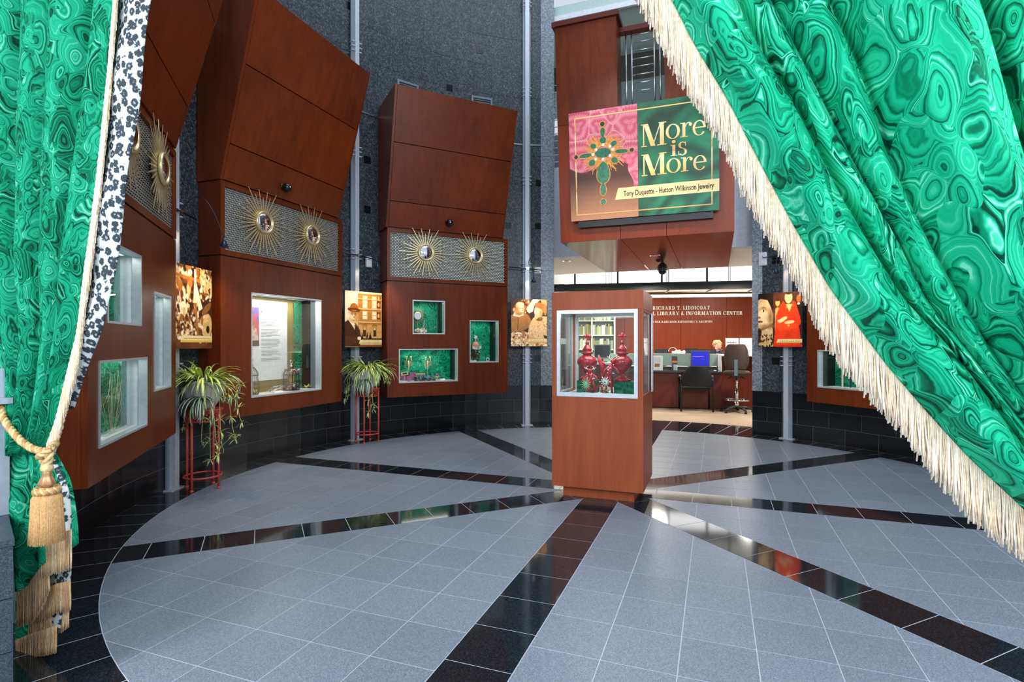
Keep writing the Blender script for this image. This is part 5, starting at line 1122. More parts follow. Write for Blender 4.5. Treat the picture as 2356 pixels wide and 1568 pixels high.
# faces -y (towards the viewer), looking slightly left and down
pts = [(0, .02, .50, .15, .12), (0, .03, .66, .13, .10), (0, .02, .84, .15, .11), (0, .0, .98, .13, .09), (0, -.02, 1.06, .055, .055), (0, -.035, 1.13, .05, .055), (0, -.05, 1.19, .072, .085), (0, -.045, 1.27, .078, .09), (0, -.03, 1.335, .06, .07),
       (.15, .0, 1.03, .06), (.22, -.03, .86, .05), (.235, -.14, .74, .042), (.17, -.30, .835, .032), (.15, -.36, .835, .03),
       (-.15, .0, 1.03, .06), (-.22, -.03, .86, .05), (-.235, -.14, .74, .042), (-.17, -.30, .835, .032), (-.15, -.36, .835, .03),
       (.10, -.10, .50, .09), (.12, -.38, .50, .07), (.12, -.40, .27, .052), (.12, -.38, .07, .038), (.12, -.50, .04, .035),
       (-.10, -.10, .50, .09), (-.12, -.38, .50, .07), (-.12, -.40, .27, .052), (-.12, -.38, .07, .038), (-.12, -.50, .04, .035)]
eds = [(0, 1), (1, 2), (2, 3), (3, 4), (4, 5), (5, 6), (6, 7), (7, 8), (3, 9), (9, 10), (10, 11), (11, 12), (12, 13), (3, 14), (14, 15), (15, 16), (16, 17), (17, 18), (0, 19), (19, 20), (20, 21), (21, 22), (22, 23), (0, 24), (24, 25), (25, 26), (26, 27), (27, 28)]
n0 = len(pts)
for s in (1, -1):                                   # fingers and thumb
    base = 13 if s > 0 else 18
    for j, (dx_, L) in enumerate(((-.024, .065), (-.008, .075), (.008, .07), (.024, .055))):
        k = len(pts); pts += [(s * .15 + dx_, -.40, .838, .0095), (s * .15 + dx_ * 1.2, -.40 - L * .55, .836, .0085), (s * .15 + dx_ * 1.3, -.40 - L, .822, .0075)]; eds += [(base, k), (k, k + 1), (k + 1, k + 2)]
    k = len(pts); pts += [(s * .15 - s * .034, -.375, .832, .010), (s * .15 - s * .045, -.405, .828, .008)]; eds += [(base, k), (k, k + 1)]
PURPLE = plain('purple_knit', '#4b2f96', 0.8); NAVY = plain('navy_trousers', '#1c2236', 0.8)
body = skin_body('body', pts, eds, pr, [SKIN, PURPLE, NAVY], lambda c: 0 if (c.z > 1.115 or c.y < -0.30 and c.z > 0.7) else (1 if c.z > 0.56 else 2))
HAIR = plain('blond_hair', '#b59a6c', 0.6, noise=0.35, nscale=60)
b = MB(); b.ball((0, -.01, 1.285), (.098, .10, .092), 0, 16, 12)
for i in range(70):
    a = random.uniform(0.05, 1) * 2 * PI; e = random.uniform(-0.25, 1.2); d = (math.cos(a) * math.cos(e), math.sin(a) * math.cos(e), math.sin(e))
    if d[1] < -0.6 and e < 0.1: continue
    b.ball((d[0] * .085, -.01 + d[1] * .088, 1.285 + d[2] * .08), random.uniform(.018, .03), 0, 8, 6)
b.build('hair', HAIR, pr)
b = MB().ball((0, -.142, 1.215), (.012, .016, .018), 0); b.build('nose', SKIN, pr)
for s in (-1, 1):
    MB().ball((s * .028, -.126, 1.243), (.012, .008, .006), 0, 10, 6).build('eye', plain('eye_dark', '#2c221e', 0.3) if 'eye_dark' not in bpy.data.materials else bpy.data.materials['eye_dark'], pr); MB().ball((s * .08, -.04, 1.235), (.010, .018, .026), 0, 10, 8).build('ear', SKIN, pr)
MB().ball((0, -.128, 1.180), (.022, .008, .006), 0, 10, 6).build('mouth', plain('lip', '#a8584e', 0.5), pr)
# bookcase left of the wood wall, seen through the show case, and a dark machine there
BK = Frame(2.55, 13.6, math.radians(-7)); bk = empty('bookcase', BK, 'tall pale bookcase with rows of books, seen through the glass of the show case', 'bookcase')
MB().box(-1.1, 0.0, 0.36, 0.38, 0, 2.3).build('back_board', OFFWHITE, bk)
for x in (-1.12, -0.56, 0.0): MB().box(x - 0.02, x + 0.02, 0, 0.36, 0, 2.3).build('upright', OFFWHITE, bk)
for j in range(7):
    MB().box(-1.1, 0, 0.01, 0.36, 0.05 + j * 0.36, 0.075 + j * 0.36).build('shelf', OFFWHITE, bk)
cols = [plain('book_' + n, c, 0.7) for n, c in (('cream', '#d8cfae'), ('tan', '#b59a6a'), ('grey', '#8d938c'), ('olive', '#9aa06a'), ('white', '#eceae2'))]
for j in range(1, 6):
    for bay in (-1.09, -0.53):
        b = MB(); x = bay
        while x < bay + 0.48:
            w_ = random.uniform(0.02, 0.05); b.box(x, x + w_ - 0.002, 0.06 + random.random() * 0.02, 0.3, 0.0755 + j * 0.36, 0.0755 + j * 0.36 + random.uniform(0.2, 0.28), random.randrange(5)); x += w_
        b.build('book_row', cols, bk, kind='stuff')
f = DF.sub(DF.px(1386, 805, 0.5)[0], 0.45, 0.25, 1.076); 
kd = empty('kiosk_desk', DF.sub(DF.px(1386, 805, 0.5)[0], 0.45, 0.25, 0), 'dark left end of the reception, seen through the show case glass', 'desk'); MB().box(-0.55, 0.45, -0.35, 0.3, 0, 0.86).build('cabinet', WOOD_DESK, kd); MB().box(-0.58, 0.48, -0.38, 0.33, 0.862, 0.90).build('top', OFFWHITE, kd)
monitor(DF.sub(DF.px(1386, 805, 0.5)[0], 0.45, 0.25, 0.901), 0.36, 0.31, 'dark square monitor seen through the show case between the red urns', DARK_SCREEN, bezel=plain('pale_bezel', '#8a8474', 0.4))
# ------------------------------------------------------------------ the free-standing show case in the centre
SC = Frame(0.818, 4.866, math.radians(-20.2))
sc = empty('show_case', SC, 'free-standing cherry pedestal show case with glass box in the middle of the star floor', 'show case')
w2, d2, PZ, BZ, GZ, TZ = 0.3815, 0.343, 0.09, 0.853, 1.583, 1.737
MB().box(-0.30, 0.30, -d2 + 0.065, d2 - 0.065, 0, PZ).build('plinth', WOOD_CASE, sc)
def shell(z0, z1, nm, e=0.0):
    a, b_ = w2 + e, d2 + e
    MB().box(-a, a, -b_, -b_ + 0.02, z0, z1).build(nm, WOOD_CASE, sc); MB().box(-a, a, b_ - 0.02, b_, z0, z1).build(nm, WOOD_CASE, sc)
    for s in (-1, 1): MB().box(min(s * a, s * (a - .02)), max(s * a, s * (a - .02)), -b_ + 0.0205, b_ - 0.0205, z0, z1).build(nm, WOOD_CASE, sc)
    MB().box(-a + .0205, a - .0205, -b_ + .0205, b_ - .0205, z0, z0 + .015).box(-a + .0205, a - .0205, -b_ + .0205, b_ - .0205, z1 - .02, z1 - 0.002).build(nm + '_board', WOOD_CASE if nm != 'cap_panel' else OFFWHITE, sc)
shell(PZ + 0.002, BZ, 'body_panel'); shell(GZ, TZ, 'cap_panel')
for sx in (-1, 1):
    for sy in (-1, 1): MB().box(min(sx * w2, sx * (w2 - .042)), max(sx * w2, sx * (w2 - .042)), min(sy * d2, sy * (d2 - .02)), max(sy * d2, sy * (d2 - .02)), BZ + .001, GZ - .001).build('corner_post', WOOD_CASE, sc)
FW = 0.03; x0, x1 = -w2 + .043, w2 - .043
for sy, nm in ((-1, 'front_frame'), (1, 'rear_frame')):
    y0, y1 = (-d2 - 0.004, -d2 + 0.022) if sy < 0 else (d2 - 0.022, d2 + 0.004)
    b = MB().box(x0, x0 + FW, y0, y1, BZ + .002, GZ - .002).box(x1 - FW, x1, y0, y1, BZ + .002, GZ - .002).box(x0 + FW, x1 - FW, y0, y1, BZ + .002, BZ + FW + .006).box(x0 + FW, x1 - FW, y0, y1, GZ - FW - .002, GZ - .002)
    fr = b.build(nm, ALU, sc); MB().box(x0 + FW, x1 - FW, -0.003 + (y0 + y1) / 2, 0.003 + (y0 + y1) / 2, BZ + FW, GZ - FW).build('glass_pane', GLASS2, fr)
for sx in (-1, 1):
    xa, xb = (-w2 + .001, -w2 + .021) if sx < 0 else (w2 - .021, w2 - .001); y0, y1 = -d2 + .022, d2 - .022
    b = MB().box(xa, xb, y0, y0 + .018, BZ + .002, GZ - .002).box(xa, xb, y1 - .018, y1, BZ + .002, GZ - .002).box(xa, xb, y0 + .018, y1 - .018, BZ + .002, BZ + .022).box(xa, xb, y0 + .018, y1 - .018, GZ - .022, GZ - .002)
    fr = b.build('side_frame', ALU if sx < 0 else WOOD_CASE, sc); MB().box((xa + xb) / 2 - .003, (xa + xb) / 2 + .003, y0 + .018, y1 - .018, BZ + .022, GZ - .022).build('glass_pane', GLASS2, fr)
for y in (d2 - 0.075, d2 - 0.032):                  # slotted shelf standards at the right rear
    b = MB().box(w2 + .0, w2 + .012, y - .016, y - .008, BZ + .01, GZ - .01).box(w2, w2 + .012, y + .008, y + .016, BZ + .01, GZ - .01)
    for j in range(18): b.box(w2, w2 + .012, y - .008, y + .008, BZ + .01 + j * .0405, BZ + .03 + j * .0405)
    b.build('slotted_standard', ALU, sc); MB().box(w2 - .001 + .0015, w2 + .003, y - .008, y + .008, BZ + .01, GZ - .01).build('slot_shadow', BLACK, sc)
MB().box(-w2 + .05, w2 - .05, -d2 + .03, d2 - .03, BZ + .001, BZ + .006).build('display_deck', OFFWHITE, sc)
light('AREA', 'show_case_light', SC.w(0, -0.02, GZ - 0.02), SC.w(0, -0.02, 0), 5, (1, 0.98, 0.95), 0.5, 0.4)
ZD = BZ + 0.006
MALF = plain('dark_green_mat', '#0b5a48', 0.5)
tag(MB().box(-.16, .20, -.29, -.16, 0, .006).build('display_mat', MALF, None, loc=SC.w(0.03, 0, ZD)), 'flat dark green mat under the white cards in the show case', 'mat').rotation_euler.z = SC.yaw
for x, y, w_, lb in ((-.155, .06, .17, 'malachite patterned riser box under the left red urn'), (.20, .04, .21, 'malachite patterned riser box under the right red urn')):
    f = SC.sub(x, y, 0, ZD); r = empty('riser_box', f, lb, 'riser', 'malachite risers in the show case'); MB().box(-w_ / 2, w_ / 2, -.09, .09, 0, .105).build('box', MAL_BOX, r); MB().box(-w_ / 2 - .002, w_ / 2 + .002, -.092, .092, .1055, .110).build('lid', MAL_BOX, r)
RED = NT('red_glaze', 0.18, 0, 0.6); rn = RED.n('ShaderNodeTexNoise', {'Vector': RED.obj(), 'Scale': 40.0, 'Detail': 5.0}); RED.base(RED.ramp((rn, 'Fac'), [(0.3, lin('#5a0612')), (0.55, lin('#a80f1e')), (0.75, lin('#d23a3a'))])); RED.bump((rn, 'Fac'), 0.3, 0.003); RED = RED.mat
REDG = plain('gloss_red', '#9c0c18', 0.12)
def urn(f, lb):
    r = empty('red_urn', f, lb, 'urn', 'red urns in the show case')
    MB().lathe([(.002, 0), (.070, 0), (.072, .012), (.055, .022), (.034, .038), (.022, .055), (.026, .066)], n=24, flute=8, famp=0.05).build('foot', REDG, r)
    MB().lathe([(.024, .066), (.040, .085), (.066, .115), (.086, .145), (.092, .165), (.086, .190), (.066, .212), (.042, .224), (.034, .232)], n=32).build('bowl', RED, r)
    MB().lathe([(.034, .232), (.050, .240), (.053, .250), (.040, .258), (.034, .266), (.044, .272)], n=28, flute=10, famp=0.06).build('collar', REDG, r)
    MB().lathe([(.044, .272), (.036, .290), (.022, .312), (.012, .328), (.018, .336), (.010, .346), (.010, .360)], n=24).build('lid', RED, r)
    b = MB(); b.lathe([(.006, .355), (.010, .368), (.004, .378), (.011, .392), (.015, .402), (.010, .415), (.001, .432)], n=14)
    for s in (-1, 1): b.tube([(0, 0, .378), (s * .012, 0, .394), (s * .026, 0, .404), (s * .034, 0, .398), (s * .033, 0, .388), (s * .026, 0, .386)], [.005, .006, .007, .006, .005, .004], 8)
    b.box(-.018, .018, -.007, .007, .377, .383); b.build('fleur_finial', REDG, r)
urn(SC.sub(-.165, .06, 0, ZD + .110), 'left red urn with fleur-de-lis finial, its whole bowl visible'); urn(SC.sub(.155, .03, 0, ZD + .110), 'right red urn with fleur-de-lis finial, cut by the right frame bar of the case')
CORAL = plain('red_coral', '#c01c34', 0.35, noise=0.3, nscale=60); IVORY = plain('ivory', '#efe6d8', 0.4); SILVERJ = plain('silver_jewel', '#e6e8e6', 0.2, 0.6)
def figure(f, lb, h, lean_):
    r = empty('coral_figure', f, lb, 'figurine', None); b = MB()
    b.tube([(-.02, 0, .0), (-.025, 0, .3 * h), (-.01, 0, .5 * h)], [.010, .012, .016], 8); b.tube([(.03, .01, .0), (.022, 0, .25 * h), (.0, 0, .5 * h)], [.010, .011, .016], 8)
    b.tube([(-.006, 0, .46 * h), (lean_ * .3, 0, .62 * h), (lean_ * .6, 0, .78 * h)], [.022, .026, .018], 10); b.ball((lean_ * .75, -.012, .84 * h), (.018, .022, .018))
    b.tube([(lean_ * .5, 0, .74 * h), (lean_ * .4 - .05, -.03, .60 * h), (lean_ * .4 - .06, -.05, .48 * h)], [.010, .008, .006], 6); b.tube([(lean_ * .5, 0, .74 * h), (lean_ * .5 + .05, -.03, .64 * h), (lean_ * .5 + .07, -.05, .54 * h)], [.010, .008, .006], 6)
    b.build('body', CORAL, r); b = MB()
    for s in (-1, 1):
        p = [(lean_ * .75 + s * .008, 0, .87 * h), (lean_ * .75 + s * .03, 0, .93 * h), (lean_ * .75 + s * .028, 0, 1.0 * h)]; b.tube(p, [.005, .004, .002], 6)
        b.tube([p[1], (p[1][0] + s * .022, -.005, .97 * h)], [.004, .002], 6); b.tube([(p[1][0] - s * .008, 0, .91 * h), (p[1][0] + s * .014, .005, .915 * h)], [.004, .002], 6); b.tube([p[2], (p[2][0] - s * .014, 0, 1.03 * h)], [.003, .0015], 6)
    b.build('antlers', IVORY, r); b = MB()
    for j in range(14): a = random.uniform(0, 6.28); b.ball((lean_ * .5 + .03 * math.cos(a), -.02 + .012 * math.sin(a), random.uniform(.5, .75) * h), .006, 0, 8, 6)
    b.build('beads', SILVERJ, r); MB().box(-.045, .05, -.035, .035, -.004, .004).build('base', MALF, r); return r
figure(SC.sub(-.085, -.12, 0, ZD + .005), 'left red coral figure with white curled antlers before the left urn', .235, -.02)
figure(SC.sub(.045, -.03, 0, ZD + .005), 'taller red coral figure with branching white antlers between the urns', .335, .05)
f = SC.sub(-.035, .05, 0, ZD); r = empty('red_bird', f, 'red pointed bird ornament on a stem between the urns', 'ornament'); MB().tube([(0, 0, 0), (.005, 0, .12), (0, 0, .2)], .006, 6).build('stem', CORAL, r); MB().tube([(-.02, 0, .34), (-.008, 0, .28), (.012, 0, .23), (.01, 0, .17)], [.002, .018, .024, .008], 8).tube([(.01, 0, .27), (.04, 0, .25)], [.016, .002], 6).build('body', CORAL, r); MB().tube([(-.028, 0, .34), (-.02, 0, .27)], [.002, .01], 6).build('wing', plain('grey_feather', '#8a7a78', .6), r)
f = SC.sub(.045, -.20, 0, ZD + .115); r = empty('star_brooch', f, 'white star shaped jewel brooch at the front right of the show case', 'brooch')
b = MB().ball((0, -.004, 0), .012)
for i in range(12):
    a = 2 * PI * i / 12; L = .044 if i % 2 == 0 else .032; b.tube([(0, 0, 0), (L * math.cos(a), 0, L * math.sin(a))], [.006, .0045], 6); b.ball((L * math.cos(a), 0, L * math.sin(a)), .006, 0, 8, 6)
b.build('star', SILVERJ, r); MB().ball((0, -.013, 0), .007, 0, 8, 6).build('stone', plain('green_stone', '#2a9a70', .1), r); MB().tube([(0, .006, -.115), (0, .006, 0)], .003, 6).build('stand', GOLD, r)
f = SC.sub(-.115, -.22, 0, ZD + .0); r = empty('medallion', f, 'pale green oval medallion with gold spikes at the front left of the show case', 'brooch'); b = MB()
for i in range(16): a = 2 * PI * i / 16; b.tube([(0, 0, .09), (.046 * math.cos(a), 0, .09 + .062 * math.sin(a))], [.004, .001], 5)
b.tube([(0, .004, 0), (0, .004, .09)], .003, 6); b.build('gold_spikes', GOLD, r); MB().ball((0, -.004, .09), (.018, .008, .026)).build('stone', plain('pale_green_stone', '#5fc2a0', .2), r)
f = SC.sub(.0, -.13, 0, ZD + .006); r = empty('necklace', f, 'tangle of coral necklace and gold beads on the green mat', 'necklace'); b = MB(); b.tube([(-.05 + .06 * math.cos(t), .05 * math.sin(t), .05 + .02 * math.sin(2 * t)) for t in [i * PI / 9 for i in range(10)]], .006, 6).tube([(.01, .0, .05), (.012, 0, .0)], .005, 6).tube([(-.11, 0, .05), (-.115, 0, 0)], .005, 6).build('coral_loop', CORAL, r); b = MB()
for i in range(24): b.ball((.03 + random.uniform(-.035, .035), random.uniform(-.02, .02), .008 + random.random() * .03), random.uniform(.005, .009), 0, 8, 6)
b.build('beads', plain('bronze_beads', '#8a7a4a', .3, .7), r)
for x, y, w_, lb in ((-.205, -.29, .10, 'leftmost white caption card lying at the front of the show case'), (-.105, -.265, .075, 'second white caption card from the left in the show case'), (.0, -.27, .075, 'third white caption card, in the middle on the green mat'), (.12, -.28, .08, 'rightmost white caption card in the show case')):
    f = SC.sub(x, y, 0, ZD + .007); r = empty('caption_card', f, lb, 'card', 'caption cards in the show case'); MB().hexa([(-w_ / 2, -.02, 0), (w_ / 2, -.02, 0), (w_ / 2, .02, 0), (-w_ / 2, .02, 0), (-w_ / 2, -.018, .004), (w_ / 2, -.018, .004), (w_ / 2, .02, .018), (-w_ / 2, .02, .018)]).build('card', CREAM, r)
# ------------------------------------------------------------------ doorway: curtains, tieback, stone jamb
Q0 = Cc + A * 3.43
DW = Frame(Q0[0], Q0[1], math.atan2(-0.34871, 0.93723))
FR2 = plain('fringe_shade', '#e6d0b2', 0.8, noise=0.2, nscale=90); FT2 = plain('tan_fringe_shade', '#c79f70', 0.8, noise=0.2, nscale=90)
def dw(px, py, y=0.0):
    x, z = DW.px(px, py, y); return (x, y, z)
def fringe(mb, line, L, n, y, layers=2, r=0.0022, sway=0.004, jit=0.12):
    """strands hanging straight down from a polyline of local points"""
    P = np.array(line); seg = np.r_[0, np.cumsum(np.linalg.norm(np.diff(P, axis=0), axis=1))]
    for l in range(layers):
        for i in range(n):
            t = seg[-1] * (i + 0.5 * l / layers + random.uniform(-.2, .2)) / n; p = np.array([np.interp(t, seg, P[:, j]) for j in range(3)])
            LL = (L if not callable(L) else L(t / seg[-1])) * random.uniform(1 - jit, 1.03); a, b_ = random.uniform(-sway, sway), random.uniform(-sway, sway); yy_ = y + 0.004 * l
            mb.tube([(p[0] + a * s_ * s_ + 0.0015 * math.sin(5 * s_ + i), p[1] + yy_ + b_ * s_, p[2] - LL * s_) for s_ in (0, .25, .5, .75, 1)], [r, r, r, r, r * 0.9], 4, random.randrange(2))
def cloth(rows_px, ys, uvs):
    """grid of local points plus uv"""
    return rows_px
def build_cloth(name, grid, uv, mat, parent, thick=0.003, kind=None):
    h, w_ = len(grid), len(grid[0]); b = MB(); b.grid(grid); o = b.build(name, mat, parent, kind=kind); me = o.data
    ul = me.uv_layers.new(name='UVMap'); flat_uv = [q for r in uv for q in r]
    li = np.empty(len(me.loops), dtype=np.int32); me.loops.foreach_get('vertex_index', li); ul.data.foreach_set('uv', np.array(flat_uv, dtype=np.float32)[li].ravel())
    sd = o.modifiers.new('thickness', 'SOLIDIFY'); sd.thickness = thick; sd.offset = 0
    return o
ip = lambda y, pts: float(np.interp(y, [p[1] for p in pts], [p[0] for p in pts]))
def smooth_ip(pts):
    ys = np.array([p[1] for p in pts], float); xs = np.array([p[0] for p in pts], float)
    def f(y):
        acc = 0
        for d in (-24, -12, 0, 12, 24):
            yy = y + d
            if yy < ys[0]: v = xs[0] + (xs[1] - xs[0]) / (ys[1] - ys[0]) * (yy - ys[0])
            elif yy > ys[-1]: v = xs[-1] + (xs[-1] - xs[-2]) / (ys[-1] - ys[-2]) * (yy - ys[-1])
            else: v = np.interp(yy, ys, xs)
            acc += v
        return float(acc / 5)
    return f
# ---- left curtain
lc = empty('curtain', Frame(DW.x, DW.y, DW.yaw), 'left malachite print curtain tied back with rope, leopard lining and tan fringe', 'curtain')
Lg = smooth_ip([(-170, -100), (-150, 300), (-90, 600), (-14, 780), (8, 870), (17, 941), (24, 1000), (34, 1045)])
Rg = smooth_ip([(278, -100), (270, 0), (258, 153), (237, 357), (219, 510), (204, 612), (186, 765), (172, 820), (157, 881), (143, 941), (131, 985), (117, 1015), (106, 1045)])
Ro = smooth_ip([(299, -100), (291, 0), (278, 128), (260, 255), (245, 408), (232, 510), (214, 638), (201, 765), (194, 820), (182, 881), (167, 941), (150, 990), (134, 1045)])
Rl = smooth_ip([(354, -100), (347, 0), (337, 102), (316, 255), (306, 332), (288, 459), (273, 561), (260, 663), (240, 755), (219, 800), (200, 840), (186, 881), (170, 941)])
def fold(u, k, ph): s_ = math.sin(k * PI * u + ph); return (abs(s_)**0.75) * (1 if s_ > 0 else -1)
ysr = list(range(-120, 1041, 20)); NU = 84; grid = []; uv = []
for y in ysr:
    a, b_ = Lg(y), Rg(y); gr, ur = [], []
    gather = np.clip((y - 500) / 540, 0, 1)
    for i in range(NU + 1):
        u = i / NU; px = a + (b_ - a) * u; d = (0.15 - 0.06 * gather) * (0.5 - abs(math.sin(5.5 * PI * u + 0.5 + 0.0008 * y))**0.55) + 0.012 * math.sin(23 * u + y * 0.004)
        d *= min(1, (1 - u) * 9 + 0.1); d -= 0.03 * gather * math.sin(PI * u)
        x, z = DW.px(px, y, 0.0); gr.append((x, d, z)); ur.append((u * 2.3, z))
    grid.append(gr); uv.append(ur)
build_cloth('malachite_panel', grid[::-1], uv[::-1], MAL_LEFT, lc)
grid = []; uv = []
for y in range(-120, 950, 20):
    gr, ur = [], []; a, b_ = Rg(y) + 1, max(Rl(y), Rg(y) + 3)
    for i in range(13):
        u = i / 12; px = a + (b_ - a) * u; x, z = DW.px(px, y, 0.03); gr.append((x, 0.03 - 0.025 * math.sin(PI * u) + 0.006 * math.sin(y * 0.02 + 3 * u), z)); ur.append((x * 1.25, z))
    grid.append(gr); uv.append(ur)
build_cloth('leopard_lining', grid[::-1], uv[::-1], LEOPARD, lc)
b = MB(); line = [tuple(np.array(dw(Rg(y) - 2, y, 0.0)) + np.array([0, -0.004, 0])) for y in range(-320, 1021, 20)]
fringe(b, line, lambda t: 0.185 if t < 0.7 else 0.185 - 0.25 * (t - 0.7), 520, -0.008, 2, 0.0017, 0.002, 0.06); b.build('edge_fringe', [FRINGE, FRINGE_TAN], lc, kind='stuff')
# tail below the tie
Lt = smooth_ip([(30, 1020), (14, 1045), (13, 1087), (15, 1135), (24, 1184), (32, 1260), (38, 1345), (38, 1400)]); Rt = smooth_ip([(110, 1020), (128, 1062), (140, 1100), (150, 1150), (157, 1200), (160, 1250), (160, 1400)])
grid = []; uv = []
for j in range(28):
    v = j / 27; gr, ur = [], []
    for i in range(61):
        u = i / 60; y = 1030 + (1346 - 1030 + (-90 * max(0, u - 0.35) / 0.65 if u > .35 else 0)) * v; px = Lt(y) + (Rt(y) - Lt(y)) * u
        d = 0.035 * fold(u, 4.5, 0.3) * min(1, 0.3 + v * 2) - 0.03 * math.sin(PI * u); x, z = DW.px(px, y, 0.0); gr.append((x, d, z)); ur.append((u * 0.62, z * 1.0 + 0.4))
    grid.append(gr); uv.append(ur)
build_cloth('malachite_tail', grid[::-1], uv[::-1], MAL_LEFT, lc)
def patch(name, polyL, polyR, y0, y1, dep, mat, us=1.0):
    fl, fr = smooth_ip(polyL), smooth_ip(polyR); grid = []; uv = []
    for j in range(15):
        y = y0 + (y1 - y0) * j / 14; gr, ur = [], []
        for i in range(11):
            px = ip(y, polyL) + (ip(y, polyR) - ip(y, polyL)) * i / 10; x, z = DW.px(px, y, dep); gr.append((x, dep - 0.012 * math.sin(PI * i / 10), z)); ur.append((x * us, z))
        grid.append(gr); uv.append(ur)
    return build_cloth(name, grid[::-1], uv[::-1], mat, lc)
patch('leopard_lining', [(122, 1056), (134, 1091), (146, 1130), (152, 1200), (156, 1245)], [(126, 1056), (146, 1091), (160, 1130), (165, 1180), (164, 1245)], 1056, 1245, -0.015, LEOPARD, 1.2)
patch('leopard_hem', [(104, 1350), (106, 1349), (124, 1312), (150, 1290)][::-1], [(160, 1290), (164, 1315), (160, 1350)], 1290, 1350, 0.035, LEOPARD, 1.2)
patch('leopard_hem', [(138, 1370), (117, 1400), (114, 1446)], [(158, 1370), (144, 1400), (139, 1446)], 1370, 1446, 0.045, LEOPARD, 1.2)
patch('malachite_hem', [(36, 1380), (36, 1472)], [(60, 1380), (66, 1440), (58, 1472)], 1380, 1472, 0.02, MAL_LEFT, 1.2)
b = MB(); ln = lambda pts, d: [dw(p[0], p[1], d) for p in pts]
fringe(b, ln([(90, 1238), (128, 1228), (163, 1218)], -0.045), 0.155, 62, 0, 2, 0.0018, 0.002, 0.05)
fringe(b, ln([(39, 1346), (70, 1335), (93, 1306), (112, 1258)], -0.03), lambda t: 0.175, 80, 0, 2, 0.0018, 0.002, 0.05)
fringe(b, ln([(92, 1362), (130, 1342), (161, 1335)], 0.015), 0.12, 56, 0, 2, 0.0018, 0.002, 0.05)
fringe(b, ln([(62, 1400), (90, 1385), (118, 1378)], 0.03), 0.165, 56, 0, 2, 0.0018, 0.002, 0.05)
fringe(b, ln([(36, 1472), (60, 1462), (100, 1448), (128, 1438)], 0.0), lambda t: 0.093 + 0.02 * t, 76, 0, 2, 0.0018, 0.002, 0.05)
fringe(b, ln([(136, 1402), (157, 1388)], 0.05), 0.10, 22, 0, 2, 0.0018, 0.002, 0.05)
b.build('hem_fringe', [FRINGE_TAN, FT2], lc, kind='stuff')
# ---- rope tieback with tassel
tb = empty('curtain_tieback', Frame(DW.x, DW.y, DW.yaw), 'twisted gold rope tieback with a big gold tassel on the left curtain', 'tieback'); ROPE = plain('gold_rope', '#cdb27c', 0.55, noise=0.35, nscale=70); ROPE2 = plain('rust_rope', '#b88a52', 0.55, noise=0.2, nscale=70); TAS = plain('tassel_gold', '#c99a5c', 0.6, noise=0.25, nscale=120)
def rope(pts, R_, parent, turns, name='rope'):
    P = np.array(pts, float); seg = np.r_[0, np.cumsum(np.linalg.norm(np.diff(P, axis=0), axis=1))]; n = int(seg[-1] / 0.004); b = MB()
    C_ = np.array([[np.interp(seg[-1] * i / n, seg, P[:, j]) for j in range(3)] for i in range(n + 1)])
    for _ in range(6): C_[1:-1] = (C_[:-2] + 2 * C_[1:-1] + C_[2:]) / 4
    for s_ in range(3):
        q = []
        for i in range(n + 1):
            t = C_[min(i + 1, n)] - C_[max(i - 1, 0)]; t /= np.linalg.norm(t); u_ = np.cross(t, [0, 1, 0]); u_ /= np.linalg.norm(u_); w_ = np.cross(t, u_); a = turns * seg[-1] * 2 * PI * i / n + s_ * 2 * PI / 3
            q.append(tuple(C_[i] + (u_ * math.cos(a) + w_ * math.sin(a)) * R_ * 0.52))
        b.tube(q, R_ * 0.55, 6, 0 if s_ else 1)
    return b.build(name, [ROPE, ROPE2], parent)
yr = -0.10
rope([dw(-70, 880, 0.0), dw(-30, 905, -0.05), dw(0, 924, -0.075), dw(7, 960, -0.09), dw(24, 987, yr), dw(48, 1014, yr), dw(73, 1031, yr), dw(97, 1038, yr), dw(114, 1034, -0.085)], 0.0140, tb, 17)
rope([dw(114, 1034, -0.085), dw(128, 1020, -0.02), dw(124, 1012, 0.06), dw(60, 985, 0.09), dw(0, 930, 0.06), dw(-70, 880, 0.0)], 0.0140, tb, 17)
rope([dw(92, 1036, yr - .02), dw(98, 1052, yr - .025), dw(106, 1072, yr - .02)], 0.014, tb, 14, 'hanging_cord'); rope([dw(115, 1036, yr - .02), dw(113, 1054, yr - .03), dw(108, 1074, yr - .025)], 0.014, tb, 14, 'hanging_cord')
kx, ky, kz = dw(104, 1040, yr - .025); rope([(kx + .03 * math.cos(a), ky + .012 * math.sin(a), kz + .016 * math.sin(a + 1)) for a in np.linspace(0, 6.28, 16)], 0.013, tb, 14, 'knot')
xt, _, zt_ = dw(108, 1078, yr - .03); yt = yr - .03; zof = lambda py: DW.px(108, py, yt)[1]
MB().ball((xt, yt, zof(1076)), (.021, .021, .018), 0, 14, 10).build('cord_ball', ROPE, tb)
MB().lathe([(.012, zof(1083)), (.015, zof(1086)), (.013, zof(1090)), (.018, zof(1099)), (.026, zof(1110)), (.024, zof(1115)), (.012, zof(1118)), (.016, zof(1121))][::-1], (xt, yt, 0), 28, 0, 6, 0.10).build('tassel_head', plain('tassel_bronze', '#b98c62', 0.35, 0.4), tb)
b = MB()
for i in range(22): a = 2 * PI * i / 22; b.tube([(xt + .034 * math.cos(a), yt + .034 * math.sin(a), zof(1121)), (xt + .038 * math.cos(a + .3), yt + .038 * math.sin(a + .3), zof(1127)), (xt + .037 * math.cos(a + .5), yt + .037 * math.sin(a + .5), zof(1133))], .007, 6, i % 2)
b.lathe([(.012, zof(1120)), (.034, zof(1122)), (.037, zof(1133)), (.01, zof(1134))][::-1], (xt, yt, 0), 24); b.build('tassel_collar', [ROPE, ROPE2], tb)
